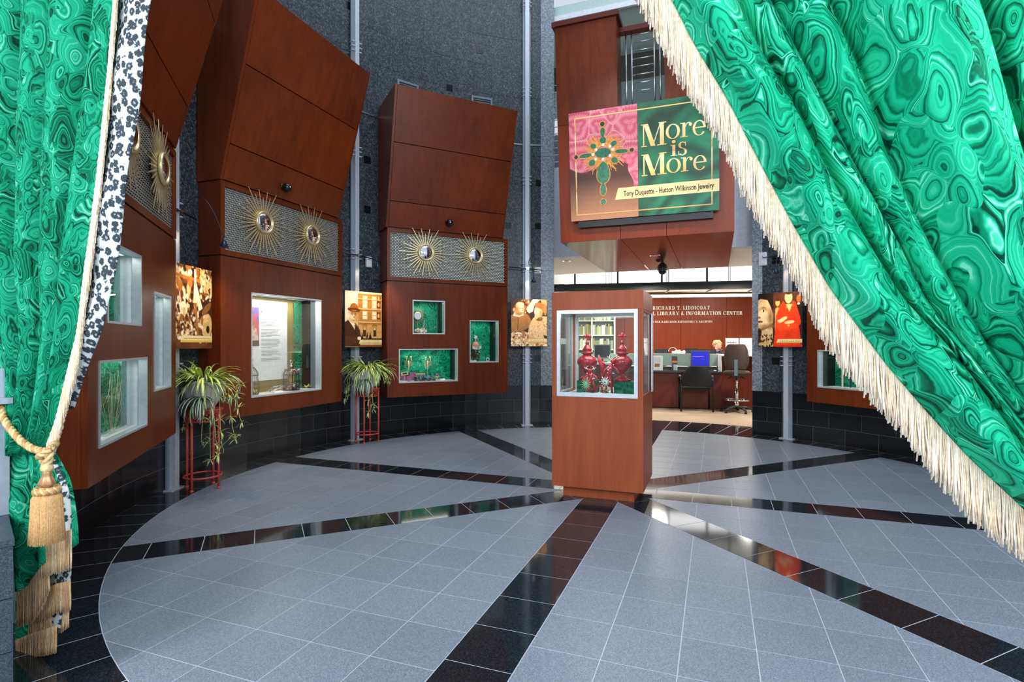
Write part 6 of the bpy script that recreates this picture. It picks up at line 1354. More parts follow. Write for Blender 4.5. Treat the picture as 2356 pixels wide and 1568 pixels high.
b = MB(); b.lathe([(.032, zof(1133)), (.042, zof(1142)), (.046, zof(1190)), (.052, zof(1236)), (.02, zof(1236))][::-1], (xt, yt, 0), 48)
for l in range(3):
    for i in range(60):
        a = 2 * PI * (i + .33 * l) / 60; k = 1 + .012 * l + random.uniform(-.02, .02); b.tube([(xt + .034 * k * math.cos(a), yt + .034 * k * math.sin(a), zof(1133)), (xt + .044 * k * math.cos(a), yt + .044 * k * math.sin(a), zof(1145)), (xt + .047 * k * math.cos(a), yt + .047 * k * math.sin(a), zof(1190)), (xt + .053 * k * math.cos(a), yt + .053 * k * math.sin(a), zof(1243) + random.uniform(-.006, .004))], .0022, 4, i % 2)
b.build('tassel_skirt', [TAS, FT2], tb, kind='stuff')
# ---- right curtain
rc = empty('curtain', Frame(DW.x, DW.y, DW.yaw), 'right malachite print curtain swept aside in deep folds with long cream fringe', 'curtain')
EDGE = [(1500, -76), (1547, 0), (1596, 98), (1672, 223), (1748, 371), (1819, 504), (1868, 589), (1909, 661), (1964, 735), (2040, 838), (2134, 947), (2233, 1055), (2285, 1103), (2356, 1169), (2480, 1290)]
LINES = [(0.0, EDGE), (0.17, [(1655, -76), (1694, 0), (1730, 89), (1837, 268), (1926, 446), (2012, 590), (2074, 690), (2172, 790), (2260, 905), (2356, 1040), (2480, 1200)]),
         (0.30, [(1730, -76), (1766, 0), (1859, 179), (1971, 402), (2060, 558), (2123, 690), (2215, 800), (2356, 985), (2480, 1130)]),
         (0.44, [(1868, -76), (1890, 0), (1975, 187), (2033, 357), (2105, 513), (2176, 647), (2260, 790), (2380, 960), (2480, 1080)]),
         (0.76, [(2205, -76), (2217, 0), (2248, 89), (2283, 223), (2324, 379), (2356, 469), (2420, 640), (2500, 830)]),
         (0.90, [(2336, -76), (2340, 0), (2356, 120), (2400, 330), (2470, 600), (2540, 800)]), (1.0, [(2480, -76), (2480, 0), (2500, 200), (2560, 600), (2620, 800)])]
fs_ = [(u, smooth_ip(l)) for u, l in LINES]; us_ = [u for u, _ in fs_]
grid = []; uv = []; NU = 150; ROWS = list(range(-110, 1301, 15)); Tv = np.array([0.62, -0.785])
for y in ROWS:
    xs = [f_(y) for _, f_ in fs_]; xs = np.maximum.accumulate(np.array(xs)); gr, ur = [], []
    for i in range(NU + 1):
        u = i / NU; px = float(np.interp(u, us_, xs)); k = max(0, min(len(us_) - 2, int(np.searchsorted(us_, u, 'right') - 1))); t = (u - us_[k]) / (us_[k + 1] - us_[k])
        wpx = (xs[k + 1] - xs[k]) / 160.0
        d = -0.135 * min(1.25, wpx) * math.sin(PI * min(1, t * 0.98 + 0.01))**0.62 + 0.010 * math.sin(6 * PI * t) * (1 if k == 3 else 0.3)
        if k == 0: d = -0.10 * math.sin(PI * t)**0.65 * min(1, t * 3 + 0.2)
        px = min(px, 2700); x, z = DW.px(px, y, 0.0); s_ = x * 1.0; gr.append((x, d, z))
        cx_, cz_ = x, z; ur.append((u * 1.45, (cx_ * 0.55 - cz_ * 0.83)))
    grid.append(gr); uv.append(ur)
build_cloth('malachite_panel', grid[::-1], uv[::-1], MAL_CURTAIN, rc)
b = MB(); fE = smooth_ip(EDGE); line = [tuple(np.array(dw(fE(y) + 1, y, 0.0)) + np.array([0, 0.004, 0])) for y in range(-340, 1301, 20)]
fringe(b, line, lambda t: 0.172 - 0.055 * t + 0.012 * math.sin(t * 31), 520, 0.0, 3, 0.0019, 0.006, 0.16); b.build('edge_fringe', [FRINGE, FR2], rc, kind='stuff')
grid = []; uv = []
for y in range(420, 721, 12):
    gr, ur = [], []
    for i in range(7):
        x, z = DW.px(fE(y) - 34 * i / 6 + 10, y + 24 * i / 6, 0.03); gr.append((x, 0.03, z)); ur.append((x * 1.25, z))
    grid.append(gr); uv.append(ur)
build_cloth('leopard_lining', grid, uv, LEOPARD, rc)
# ---- stone and painted jamb at the left
JF = Frame(-1.78, 1.96, math.radians(45)); jm = empty('wall_jamb', JF); jm['kind'] = 'structure'; JP = plain('pale_jamb_paint', '#939fab', 0.5)
JS = granite('jamb_granite', [lin('#1c242c'), lin('#33404a'), lin('#55636e')], 300, 0.35, 0.35, 0.1)
MB().box(-1.6, 0, 0, 0.46, 0.58, 0.602).build('base_cap', JS, jm)
zz = 0.0
for h_ in (0.20, 0.19, 0.185):
    MB().box(-1.6, -0.6, 0.004, 0.46, zz + 0.0015, zz + h_).build('base_stone', JS, jm); MB().box(-0.597, -0.004, 0.004, 0.46, zz + 0.0015, zz + h_).build('base_stone', JS, jm); zz += h_ + 0.0015
MB().box(-1.6, 0.004, 0.40, 0.46, 0.603, 1.2).build('jamb_panel', JP, jm)
for z_, e_ in ((1.07, 0.03), (1.02, 0.015)): MB().box(-1.6, 0.004 + e_ * 0.3, 0.40 - e_, 0.399, z_ - .012, z_ + .012).build('jamb_moulding', JP, jm)
# ------------------------------------------------------------------ plant stands and spider plants in shell planters
LEAF_G = plain('leaf_green', '#6a9a42', 0.45, noise=0.25, nscale=12); LEAF_C = plain('leaf_cream', '#eef0bc', 0.45, noise=0.12, nscale=12); LEAF_Y = plain('leaf_yellow_green', '#cbe062', 0.45, noise=0.2, nscale=12); LEAF_D = plain('leaf_dark_green', '#2f5540', 0.45, noise=0.2, nscale=12); STEMC = plain('runner_straw', '#c9b26e', 0.6); STONEC = plain('cast_stone', '#cfd2cb', 0.8, noise=0.14, nscale=60)
LEAF_W = plain('leaf_white', '#e6ece0', 0.45)
def leaf_bm(b, p0, d, L, w_, up, droop, mats=(0, 1), n=8, twist=0.0):
    """a strap leaf: pale centre stripe, green margins, arching"""
    d = Vector((d[0], d[1], 0)).normalized(); side = Vector((-d.y, d.x, 0)); p = Vector(p0); el = up; rows = []
    for i in range(n + 1):
        t = i / n; ww = w_ * (math.sin(PI * min(1, 0.16 + 0.84 * t)) ** 0.7 if t < 0.999 else 0.03); s_ = side * ww; nrm = Vector((0, 0, 1)) * (0.25 * ww)
        rows.append([p - s_ + nrm, p - s_ * 0.38, p + s_ * 0.38, p + s_ + nrm]); el -= droop / n; p = p + (d * math.cos(el) + Vector((0, 0, 1)) * math.sin(el)) * (L / n)
    k = len(b.v); b.v += [tuple(q) for r in rows for q in r]
    for i in range(n):
        for j in range(3): a = k + 4 * i + j; b.f.append([a, a + 1, a + 5, a + 4]); b.m.append(mats[1] if j == 1 else mats[0]); b.sm.append(True)
def stand(f, lb):
    r = empty('plant_stand', f, lb, 'plant stand', 'red iron plant stands'); H_ = 0.70; R_ = 0.150
    for i in range(4):
        a = 0.35 + i * PI / 2; c, s_ = math.cos(a) * R_, math.sin(a) * R_; MB().cyl((c, s_), 0.011, 0.012, H_ - .005, 10).lathe([(.0165, 0), (.0165, .012), (.011, .02)], (c, s_, 0), 10).ball((c, s_, .34), (.014, .014, .012), 0, 8, 6).build('leg', RED_IRON, r)
    for z, nm in ((0.115, 'lower_ring'), (0.612, 'gallery_ring'), (0.690, 'gallery_ring')): MB().tube([(R_ * 1.0 * math.cos(2 * PI * i / 40), R_ * math.sin(2 * PI * i / 40), z) for i in range(41)], 0.0085, 6).build(nm, RED_IRON, r)
    b = MB()
    for i in range(22):
        a = 2 * PI * i / 22; t = Vector((-math.sin(a), math.cos(a), 0)); c = Vector((math.cos(a) * R_, math.sin(a) * R_, 0.651)); b.tube([c + t * (.021 * math.cos(q)) + Vector((0, 0, .030 * math.sin(q))) for q in [j * PI / 6 for j in range(13)]], .003, 5)
        b.tube([c + t * (.006 * math.cos(q)) + Vector((0, 0, .010 * math.sin(q))) for q in [j * PI / 3 for j in range(7)]], .0025, 4)
    b.build('filigree_band', RED_IRON, r); MB().cyl((0, 0), R_ + .014, 0.700, 0.716, 40).build('top_plate', RED_IRON, r); return r
def shell_pot(f, r):
    rows = []; n = 40; m_ = 9; b = MB()
    for j in range(m_ + 1):
        v = j / m_; ring = []
        for i in range(n):
            a = 2 * PI * i / n; sc = 0.075 + 0.115 * v**0.6; fl = 1 + 0.05 * v * math.cos(11 * a); ex = 1.35 if math.cos(a) < 0 else 1.10
            lip = v**3 * (0.055 * max(0, math.cos(a - 2.9))**2 + 0.085 * max(0, math.cos(a - 5.6))**3 + 0.05 * max(0, math.cos(a - 0.4))**4)
            ring.append((sc * ex * fl * math.cos(a), sc * 0.85 * fl * math.sin(a), 0.0 + 0.175 * v + lip - 0.02 * v * (math.cos(3 * a + 1))))
        rows.append(ring + [ring[0]])
    inner = [[(x * 0.93, y * 0.93, z) for x, y, z in rows[-1]], [(x * 0.88, y * 0.88, z - 0.05) for x, y, z in rows[-1]], [(x * 0.5, y * 0.5, 0.10) for x, y, z in rows[-1]], [(0, 0, 0.10)] * (n + 1)]
    b.grid(rows + inner); b.add([(x, y, 0.0) for x, y, z in rows[0][:-1]], [tuple(reversed(range(n)))]); b.build('shell_pot', STONEC, r)
    MB().lathe([(.06, .09), (.13, .115), (.10, .13), (.002, .135)], n=20).build('soil', plain('soil', '#3a2c20', 0.9), r)
def plant(f, lb, seed, runners, clump_dir):
    random.seed(seed); r = empty('spider_plant', f, lb, 'plant', 'spider plants in shell planters'); shell_pot(f, r)
    mats = [LEAF_G, LEAF_C, LEAF_Y, LEAF_D, LEAF_W]
    for i in range(240):
        a = random.uniform(0, 2 * PI); q = random.random(); up = 1.45 - 0.75 * q + random.uniform(-.1, .1); L = random.uniform(.30, .44) * (1.15 if up > 1.1 else 1); b = MB(); rr = random.uniform(0, .09)
        front = math.sin(a) < -0.15 and math.cos(a) < 0.6; dr = random.uniform(1.2, 2.5)
        if front and random.random() < 0.82: up = random.uniform(1.0, 1.5); dr = random.uniform(1.2, 2.3); L *= 0.85
        if math.sin(a) > 0.35: L *= 0.62
        leaf_bm(b, (rr * math.cos(a) * 1.2, rr * math.sin(a) * .7, .18), (math.cos(a), math.sin(a)), L, random.uniform(.0075, .0125), up, dr, random.choice([(0, 1), (2, 1), (2, 1), (2, 2), (0, 1)])); b.build('leaf', mats, r)
    for i in range(26):                              # heavy clump hanging over the pot's edge
        b = MB(); a = clump_dir + random.uniform(-.75, .75); leaf_bm(b, (.13 * math.cos(clump_dir) + random.uniform(-.03, .03), .12 * math.sin(clump_dir), .10), (math.cos(a), math.sin(a)), random.uniform(.22, .33), random.uniform(.009, .014), random.uniform(0.1, 0.7), random.uniform(1.9, 2.5), random.choice([(3, 4), (3, 4), (0, 4)])); b.build('leaf', mats, r)
    for (pts, clusters) in runners:
        b = MB(); b.tube(pts, .0028, 5); P = np.array(pts); seg = np.r_[0, np.cumsum(np.linalg.norm(np.diff(P, axis=0), axis=1))]; o = b.build('runner', STEMC, r)
        for t in clusters:
            c = [np.interp(t * seg[-1], seg, P[:, j]) for j in range(3)]; b = MB()
            for i in range(9): a = random.uniform(0, 2 * PI); leaf_bm(b, c, (math.cos(a), math.sin(a)), random.uniform(.05, .10), random.uniform(.004, .007), random.uniform(-.6, 1.1), random.uniform(.3, 1.6), random.choice([(0, 1), (2, 1), (2, 2), (3, 4)]), 4)
            b.build('plantlet', mats, o)
    return r
g1, g2 = tuple(Cc + (np.array((-2.831, 4.935)) - Cc) * (1 - 0.045 / 3.69)), tuple(Cc + (np.array((-1.9666, 7.2898)) - Cc) * (1 - 0.065 / 3.71))
F1, F2 = Frame(*g1, math.radians(-25)), Frame(*g2, math.radians(-20))
stand(F1, 'red iron plant stand nearer the camera, beside the left cabinet'); stand(F2, 'red iron plant stand farther away, between the two cabinets with paired mirrors')
def hang(x, y, x2, z2, out=0.12):
    return [(0.06 * (1 if x > 0 else -1), y * .3, .15), (x * .5, y * .7, .24), (x, y, .20), (x * .75 + x2 * .25, y - .02, .08), (x * .3 + x2 * .7, y - .03, z2 * .55), (x2, y - .03, z2)]
plant(F1.sub(0, 0, 0, .717), 'bushy spider plant in a pale shell planter on the nearer red stand', 11,
      [(hang(.30, -.05, .36, -.30), (.45, .7, .85, 1.0)), (hang(.26, -.10, .28, -.42), (.6, .8, 1.0)), (hang(.34, 0.0, .46, -.24), (.5, .75, .95, 1.0)), (hang(.30, -.12, .40, -.36), (.7, .9, 1.0)), (hang(.38, .05, .48, -.10), (.6, .8, 1.0)), (hang(.24, -.14, .22, -.26), (.7, 1.0)), (hang(-.24, -.08, -.14, -.16), (1.0,)), (hang(.32, -.02, .44, .12), (.7, 1.0)), (hang(.35, .02, .50, .22), (.8, 1.0))], -0.75)
plant(F2.sub(0, 0, 0, .717), 'bushy spider plant in a pale shell planter on the farther red stand', 23,
      [(hang(-.28, -.05, -.36, -.02), (.7, .9, 1.0)), (hang(-.24, -.08, -.24, -.10), (.8, 1.0)), (hang(.14, -.14, .14, -.30), (.6, .8, 1.0)), (hang(.16, -.12, .20, -.26), (.7, .9, 1.0)), (hang(.30, .0, .34, .10), (.8, 1.0)), (hang(-.20, -.12, -.27, -.14), (.8, 1.0))], -1.15)
for pl in [o for o in S.objects if o.name.startswith('spider_plant')]:
    fr = Frame(pl.location.x, pl.location.y, pl.rotation_euler.z)
    for ch in [c for o in pl.children for c in [o] + list(o.children)]:
        for v in ch.data.vertices:                      # keep every leaf clear of the wall and the column
            w_ = fr.w(*v.co); r_ = math.hypot(w_[0] - CX, w_[1] - CY)
            if r_ > 3.80:
                r2_ = 3.79 + 0.03 * (1 - math.exp(-(r_ - 3.80) / 0.1)); q_ = np.array([CX + (w_[0] - CX) * r2_ / r_ - fr.x, CY + (w_[1] - CY) * r2_ / r_ - fr.y]); v.co.x, v.co.y = q_ @ np.array([fr.c, fr.s]), q_ @ np.array([-fr.s, fr.c])
random.seed(99)
# ------------------------------------------------------------------ exhibits inside the wall niches
def ni(n, i, px, py, y=0.16):
    """frame standing on the niche floor below the given picture point"""
    f = U[n]; x, z = f.px(px, py, y); r = NI[n][i]; return f.sub(x, y, 0, r[2] + 0.014), z - (r[2] + 0.014)
def card(f, lb, w_=0.09, d_=0.05, g='caption cards in the wall niches'):
    r = empty('caption_card', f, lb, 'card', g); MB().hexa([(-w_ / 2, -d_ / 2, 0), (w_ / 2, -d_ / 2, 0), (w_ / 2, d_ / 2, 0), (-w_ / 2, d_ / 2, 0), (-w_ / 2, -d_ / 2, .003), (w_ / 2, -d_ / 2, .003), (w_ / 2, d_ / 2, .022), (-w_ / 2, d_ / 2, .022)]).build('card', PAPER, r)
SHELLW = plain('white_shell', '#efe2d6', 0.4, noise=0.15); SHELLP = plain('peach_shell', '#d99a78', 0.4, noise=0.2); LILAC = plain('lilac_petal', '#8f7fae', 0.6, noise=0.3); PINKS = plain('pink_shell', '#c46aa0', 0.4, noise=0.3, nscale=80); BLUEC = plain('blue_coral', '#4f8fa0', 0.6, noise=0.4, nscale=50); BROWNS = plain('brown_shell', '#5a3a28', 0.5, noise=0.4, nscale=60); WIRE = plain('dark_wire', '#2b2a2c', 0.4, 0.7)
# --- upper left niche of the three niche cabinet
f, h = ni(3, 0, 962, 726, 0.24); r = empty('small_sunburst_mirror', f, 'small sunburst mirror on the malachite back of the top left small niche', 'mirror')
MB().lathe([(.05, 0), (.056, .006), (.060, .012), (.050, .016), (.002, .017)][::-1], n=28).build('gilt_rim', GOLD, r).matrix_local = Matrix.Translation((0, .03, h)) @ Matrix.Rotation(PI / 2, 4, 'X')
MB().cyl((0, 0), .050, .0, .004, 28).build('mirror_glass', MIRROR, r).matrix_local = Matrix.Translation((0, .012, h)) @ Matrix.Rotation(PI / 2, 4, 'X'); b = MB()
for i in range(60): a = 2 * PI * i / 60; L = random.uniform(.09, .15); b.tube([(.055 * math.cos(a), .035, h + .055 * math.sin(a)), (L * math.cos(a), .035, h + L * math.sin(a))], [.0022, .0008], 4)
b.build('gilt_rays', GOLD, r, kind='stuff')
MB().tube([(0, .04, 0), (0, .04, h)], .004, 6).build('stand', GOLD, r)
f, h = ni(3, 0, 967, 760, 0.16); r = empty('shell_cluster', f, 'cluster of white and peach shells under the small sunburst mirror', 'shells'); b = MB()
for i in range(34): b.ball((random.uniform(-.075, .085), random.uniform(-.05, .05), .012 + .055 * random.random()), (random.uniform(.012, .026), .014, random.uniform(.009, .018)), int(random.random() < .25), 10, 7)
b.build('shells', [SHELLW, SHELLP], r); MB().tube([(.045, 0, .06), (.05, 0, .12), (.058, 0, .165)], [.011, .008, .004], 8).ball((.06, 0, .17), .010).build('upright_shell', SHELLP, r); MB().ball((.065, -.03, .062), .012, 0).build('dark_bead', BLACK, r)
# --- right niche
f, h = ni(3, 1, 1094, 800, 0.15); r = empty('shell_trophy', f, 'tall brown shell trophy with a white spiny top in the right small niche', 'ornament'); b = MB()
for i in range(46): z = random.random()**.8 * .19; b.ball((random.uniform(-.055, .055), random.uniform(-.03, .05), .015 + z), random.uniform(.012, .022), 0, 8, 6)
b.build('brown_base', BROWNS, r); b = MB()
for j in range(3): b.tube([(.07 * math.cos(t), -.045 + .015 * math.sin(2 * t), .20 + .014 * j - .02 * math.sin(t)) for t in [i * PI / 10 for i in range(11)]], .007, 6)
b.build('pearl_swags', SHELLW, r); MB().lathe([(.03, .20), (.062, .225), (.058, .25), (.035, .285), (.008, .30)], n=20, flute=9, famp=.08).build('orange_shell', SHELLP, r); MB().tube([(0, 0, .295), (0, 0, .33)], .008, 6).build('neck', SHELLW, r); b = MB().ball((-.002, 0, .345), (.022, .018, .018), 0)
for i in range(16): a, e = random.uniform(0, 6.28), random.uniform(-.3, 1.4); b.tube([(0, 0, .345), (.05 * math.cos(a) * math.cos(e), .04 * math.sin(a) * math.cos(e), .345 + .042 * math.sin(e))], [.006, .001], 5)
b.build('spiny_shell', IVORY, r); b = MB()
for x, z, m in ((-.02, .15, 0), (.035, .14, 1), (.01, .11, 0)): b.ball((x, -.055, z), .014, m, 10, 8)
b.build('cabochons', [BLUEC, GOLD], r)
f, h = ni(3, 1, 1122, 826, 0.13); r = empty('white_rosette', f, 'small white rosette jewel at the foot of the right small niche', 'brooch'); b = MB()
for i in range(12): a = 2 * PI * i / 12; b.ball((.022 * math.cos(a), 0, .028 + .022 * math.sin(a)), .008, 0, 8, 6)
b.build('petals', SILVERJ, r); MB().ball((0, -.008, .028), .011).build('stone', BLACK, r); card(U[3].sub(f and NI[3][1][0] + .10, .115, 0, NI[3][1][2] + .014), 'white caption card in the right small niche of the three', .12, .04)
# --- wide lower niche
def lobster(f, lb, base):
    r = empty('gold_lobster', f, lb, 'ornament', 'gold lobsters in the wide niche'); z = base; b = MB()
    b.tube([(0, 0, z), (0, 0, z + .03), (0, .0, z + .06), (0, 0, z + .095), (0, 0, z + .115)], [.010, .016, .02, .017, .008], 10)
    for j in range(4): b.lathe([(.018 - .002 * j, 0), (.02 - .002 * j, .006), (.017 - .002 * j, .011)], (0, 0, z + .035 - .014 * j), 12)
    b.build('body', GOLD, r)
    for s in (-1, 1):
        c = MB(); c.tube([(s * .012, 0, z + .09), (s * .038, -.01, z + .115), (s * .032, -.012, z + .15)], [.005, .007, .009], 6).tube([(s * .032, -.012, z + .15), (s * .022, -.012, z + .178)], [.010, .002], 6).tube([(s * .034, -.012, z + .15), (s * .042, -.012, z + .172)], [.006, .002], 6); c.build('claw', GOLD, r)
        for j in range(4): MB().tube([(s * .014, 0, z + .045 + .012 * j), (s * .045, -.01, z + .055 + .02 * j), (s * (.075 - .004 * j), -.012, z + .02 + .03 * j)], [.004, .003, .0015], 5).build('leg', GOLD, r)
        MB().tube([(s * .006, 0, z + .11), (s * .02, -.01, z + .16), (s * .05, -.01, z + .185)], [.002, .0015, .0008], 4).build('feeler', GOLD, r)
    MB().tube([(0, .02, 0), (0, .012, z + .02)], .004, 6).build('stand', GOLD, r)
f, h = ni(3, 2, 940, 848, 0.17); lobster(f, 'left gold lobster ornament above the pink shell bowl', max(.10, h)); f, h = ni(3, 2, 984, 848, 0.17); lobster(f, 'right gold lobster ornament above the blue coral', max(.10, h))
f, h = ni(3, 2, 935, 866, 0.13); r = empty('pink_shell_bowl', f, 'pink beaded shell bowl at the left of the wide niche', 'bowl'); b = MB()
for j in range(6):
    for i in range(22): a = PI + PI * i / 21; q = .055 + .012 * j; b.ball((q * math.cos(a) * 1.05, -.01 - .004 * j, .115 + q * math.sin(a) * .95), .0075, 0, 7, 5)
b.build('beads', PINKS, r); MB().ball((0, .01, .10), (.055, .03, .035), 0, 14, 10).build('green_lining', MALF, r); MB().tube([(0, .03, 0), (0, .02, .09)], .012, 8).build('foot', BLACK, r)
f, h = ni(3, 2, 931, 846, 0.10); r = empty('gold_card_box', f, 'tilted gold box with black marks over the pink shell bowl', 'box'); o = MB().box(-.05, .05, -.015, .015, 0, .045).build('box', plain('gold_card', '#dfc07a', .4), r, loc=(0, -.005, .085)); o.rotation_euler = (-.3, -.12, 0)
o = MB().box(-.03, .032, -.018, -.0155, .01, .034).build('printed_marks', BLACK, r, loc=(0, -.005, .085)); o.rotation_euler = (-.3, -.12, 0); MB().tube([(0, .0, 0), (0, .0, .09)], .005, 6).build('prop', GOLD, r)
f, h = ni(3, 2, 967, 850, 0.11); r = empty('gold_bar_box', f, 'long gold box on blue coral in the middle of the wide niche', 'box'); o = MB().box(-.065, .065, -.018, .018, 0, .022).build('box', bpy.data.materials['gold_card'], r, loc=(0, 0, .085)); MB().box(-.05, .05, -.0205, -.0185, .091, .098).build('printed_line', plain('red_ink', '#a8402a', .5), r); MB().tube([(0, 0, 0), (0, 0, .085)], .006, 6).build('prop', GOLD, r)
f, h = ni(3, 2, 975, 870, 0.14); r = empty('coral_mound', f, 'mound of blue coral with dark and red pieces in the wide niche', 'coral'); b = MB()
for i in range(60):
    x = random.uniform(-.13, .13); b.ball((x, random.uniform(-.03, .05), .012 + random.random() * .065 * (1 - abs(x) * 4)), random.uniform(.012, .022), 0 if random.random() < .7 else (1 if random.random() < .5 else 2), 8, 6)
for i in range(20): b.ball((random.uniform(-.15, .16), -.045, .010), random.uniform(.008, .013), 2, 7, 5)
b.build('coral_pieces', [BLUEC, BLACK, plain('crimson', '#7a1030', .5)], r)
f, h = ni(3, 2, 1006, 868, 0.11); r = empty('pink_bead_jewel', f, 'pink bead jewel on a small gold tray at the right of the coral', 'jewel'); MB().lathe([(.03, .045), (.05, .05), (.048, .055)], n=18).build('tray', GOLD, r); MB().tube([(0, 0, 0), (0, 0, .046)], .008, 6).build('foot', GOLD, r); b = MB()
for i in range(7): a = i * .9; b.ball((.022 * math.cos(a), .015 * math.sin(a), .064 + .012 * (i % 3)), .010, 0, 9, 7)
b.build('beads', PINKS, r)
r3 = NI[3][2]; card(U[3].sub(r3[0] + .08, .105, 0, r3[2] + .014), 'white caption card at the left corner of the wide niche', .13, .05); card(U[3].sub(r3[1] - .22, .11, 0, r3[2] + .014), 'white caption card at the right of the wide niche', .14, .05)
# --- square niche with the text board
r2 = NI[2][0]; f2 = U[2]; zb = r2[2] + .014
q0, q1 = f2.px(560, 690, .27), f2.px(661, 697, .27); zt2 = f2.px(640, 694, .27)[1]; zl2 = f2.px(640, 872, .27)[1]
r = empty('text_board', f2.sub((r2[0] + q1[0]) / 2, .27, 0, zl2), 'white text board with a portrait photo in the square niche', 'board'); bw = q1[0] - r2[0]; bh_ = zt2 - zl2
MB().box(-bw / 2, bw / 2, 0, .012, 0, bh_).build('board', PAPER, r); INK = plain('grey_ink', '#a0a0a4', .7); b = MB(); x0 = f2.px(601, 780, .27)[0] - (r2[0] + q1[0]) / 2; x1 = x0 + (f2.px(646, 780, .27)[0] - f2.px(601, 780, .27)[0]); z = bh_ * .86
for para in (5, 6, 6, 7, 5, 3):
    for l in range(para):
        b.box(x0, x1 - (random.random() * .25 * (x1 - x0) if l < para - 1 else .5 * (x1 - x0)), -.0012, 0, z, z + .0045); z -= .0155
    z -= .014
b.build('text_lines', INK, r, kind='stuff'); MB().box(x0 - .002, x0 + .012, -.0016, 0, bh_ * .86 - .012, bh_ * .86 + .012).build('initial', plain('initial_green', '#2a7a6a', .6), r)
px_ = Pic(48, 84, '#b84a5e'); px_.noise((5, 6), .3); px_.blobs(8, (.5, .0, 1, .35), (.05, .12), ['#5a5a9a', '#7a4a7a']); px_.poly([(.2, .45), (.6, .42), (.9, .55), (1, .9), (.1, .95)], '#d8bfa8'); px_.ell(.42, .34, .16, .12, '#e6d6cc'); px_.ell(.42, .38, .13, .10, '#d08a6a'); px_.poly([(.2, .88), (1, .85), (1, 1), (0, 1)], '#3a1c1c'); px_.blobs(14, (.3, .5, .9, .85), (.03, .08), ['#c79a88', '#e6d2c0', '#b87868'])
pw = f2.px(596, 760, .27)[0] - r2[0]; pz1 = f2.px(590, 706, .27)[1] - zl2; pz0 = f2.px(590, 796, .27)[1] - zl2
inst('printed_photo', px_.mesh('printed_photo', pw, pz1 - pz0, PRINT, 0), r, (-bw / 2 + pw / 2, -.0014, pz0)); MB().box(-.02, .02, .0125, .029, bh_ * .4, bh_ * .6).build('mount', DARKGREY, r)
g0, g1 = f2.px(677, 800, .285)[0], f2.px(719, 800, .285)[0]
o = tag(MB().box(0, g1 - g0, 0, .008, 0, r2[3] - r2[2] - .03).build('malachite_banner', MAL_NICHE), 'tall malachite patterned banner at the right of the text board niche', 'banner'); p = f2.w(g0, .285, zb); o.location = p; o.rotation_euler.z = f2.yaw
o = tag(MB().box(0, q1[0] - r2[0] + .02, -.20, .0, 0, .0).build('x', WOOD), None) if False else None
def cage(f, lb, R_, H_, bulge, flowers):
    r = empty('birdcage', f, lb, 'birdcage', 'wire birdcages in the square niche'); b = MB(); prof = lambda t: R_ * (1.0 + bulge * math.sin(2 * PI * t)) if t < .68 else R_ * (math.cos((t - .68) / .32 * PI / 2)**.7 * .96 + .04)
    for i in range(14): a = 2 * PI * i / 14; b.tube([(prof(t) * math.cos(a), prof(t) * math.sin(a), H_ * t) for t in [j / 16 for j in range(17)]], .0022, 5)
    for t in (.02, .36, .68): b.tube([(prof(t) * math.cos(2 * PI * i / 28), prof(t) * math.sin(2 * PI * i / 28), H_ * t) for i in range(29)], .003, 5)
    b.build('wire_bars', WIRE, r); MB().cyl((0, 0), R_ * .98, 0, .006, 24).build('tray', WIRE, r); MB().ball((0, 0, H_ + .012), .014).ball((0, 0, H_ + .035), .010).build('finial', SILVERJ, r); MB().tube([(.018 * math.cos(a), 0, H_ + .062 + .018 * math.sin(a)) for a in [i * PI / 8 for i in range(-3, 13)]], .003, 6).build('hook', SILVERJ, r)
    if flowers:
        b = MB()
        for i in range(90): a = random.uniform(0, 6.28); q = R_ * (.3 + .75 * random.random()); b.ball((q * math.cos(a) + .01, q * math.sin(a), H_ * random.uniform(.66, .98) if i < 48 else random.uniform(.01, .085)), (random.uniform(.008, .017), .010, random.uniform(.006, .012)), random.choice([0, 0, 0, 1, 2]), 7, 5)
        b.build('flowers', [LILAC, SHELLW, plain('dusty_rose', '#8a6058', .6)], r); b = MB()
        for s in (-.05, -.01, .04): b.tube([(s * .2, 0, .01), (s * .6, -.01, H_ * .4), (s, 0, H_ * .75)], .004, 5)
        b.build('stems', STEMC, r)
    else:
        b = MB()
        for i in range(26): a = random.uniform(0, 6.28); b.ball((R_ * .8 * math.cos(a), R_ * .7 * math.sin(a), random.uniform(.012, .06)), random.uniform(.008, .014), random.choice([0, 1]), 7, 5)
        b.build('moss', [LEAF_D, LEAF_Y], r)
xc, _ = f2.px(672, 890, .16); cage(f2.sub(xc, .17, 0, zb), 'domed wire birdcage covered with lilac flowers in the square niche', .088, .265, .02, True); xc, _ = f2.px(584, 890, .13); cage(f2.sub(xc + .01, .165, 0, zb), 'tall narrow wire birdcage at the left edge of the square niche', .062, .30, .16, False)
xc, _ = f2.px(632, 896, .14); r = empty('driftwood', f2.sub(xc, .14, 0, zb), 'tangle of pale twigs on the floor of the square niche', 'twigs'); b = MB()
for i in range(16): b.tube([(-.10 + random.uniform(-.03, .03), random.uniform(-.03, .03), .008 + random.random() * .02), (0, random.uniform(-.03, .03), .025 + random.random() * .04), (.11 + random.uniform(-.03, .03), random.uniform(-.03, .03), .03 + random.random() * .05)], [.003, .005, .003], 5, i % 2)
b.build('twigs', [SHELLW, plain('grey_twig', '#6a6a68', .7)], r)
xc, _ = f2.px(640, 902, .10); card(f2.sub(xc, .10, 0, zb), 'white caption card lying before the birdcages', .12, .05); xc, _ = f2.px(707, 890, .12); r = empty('green_sprig', f2.sub(xc, .13, 0, zb), 'small green leaf sprig right of the flowered birdcage', 'sprig'); b = MB()
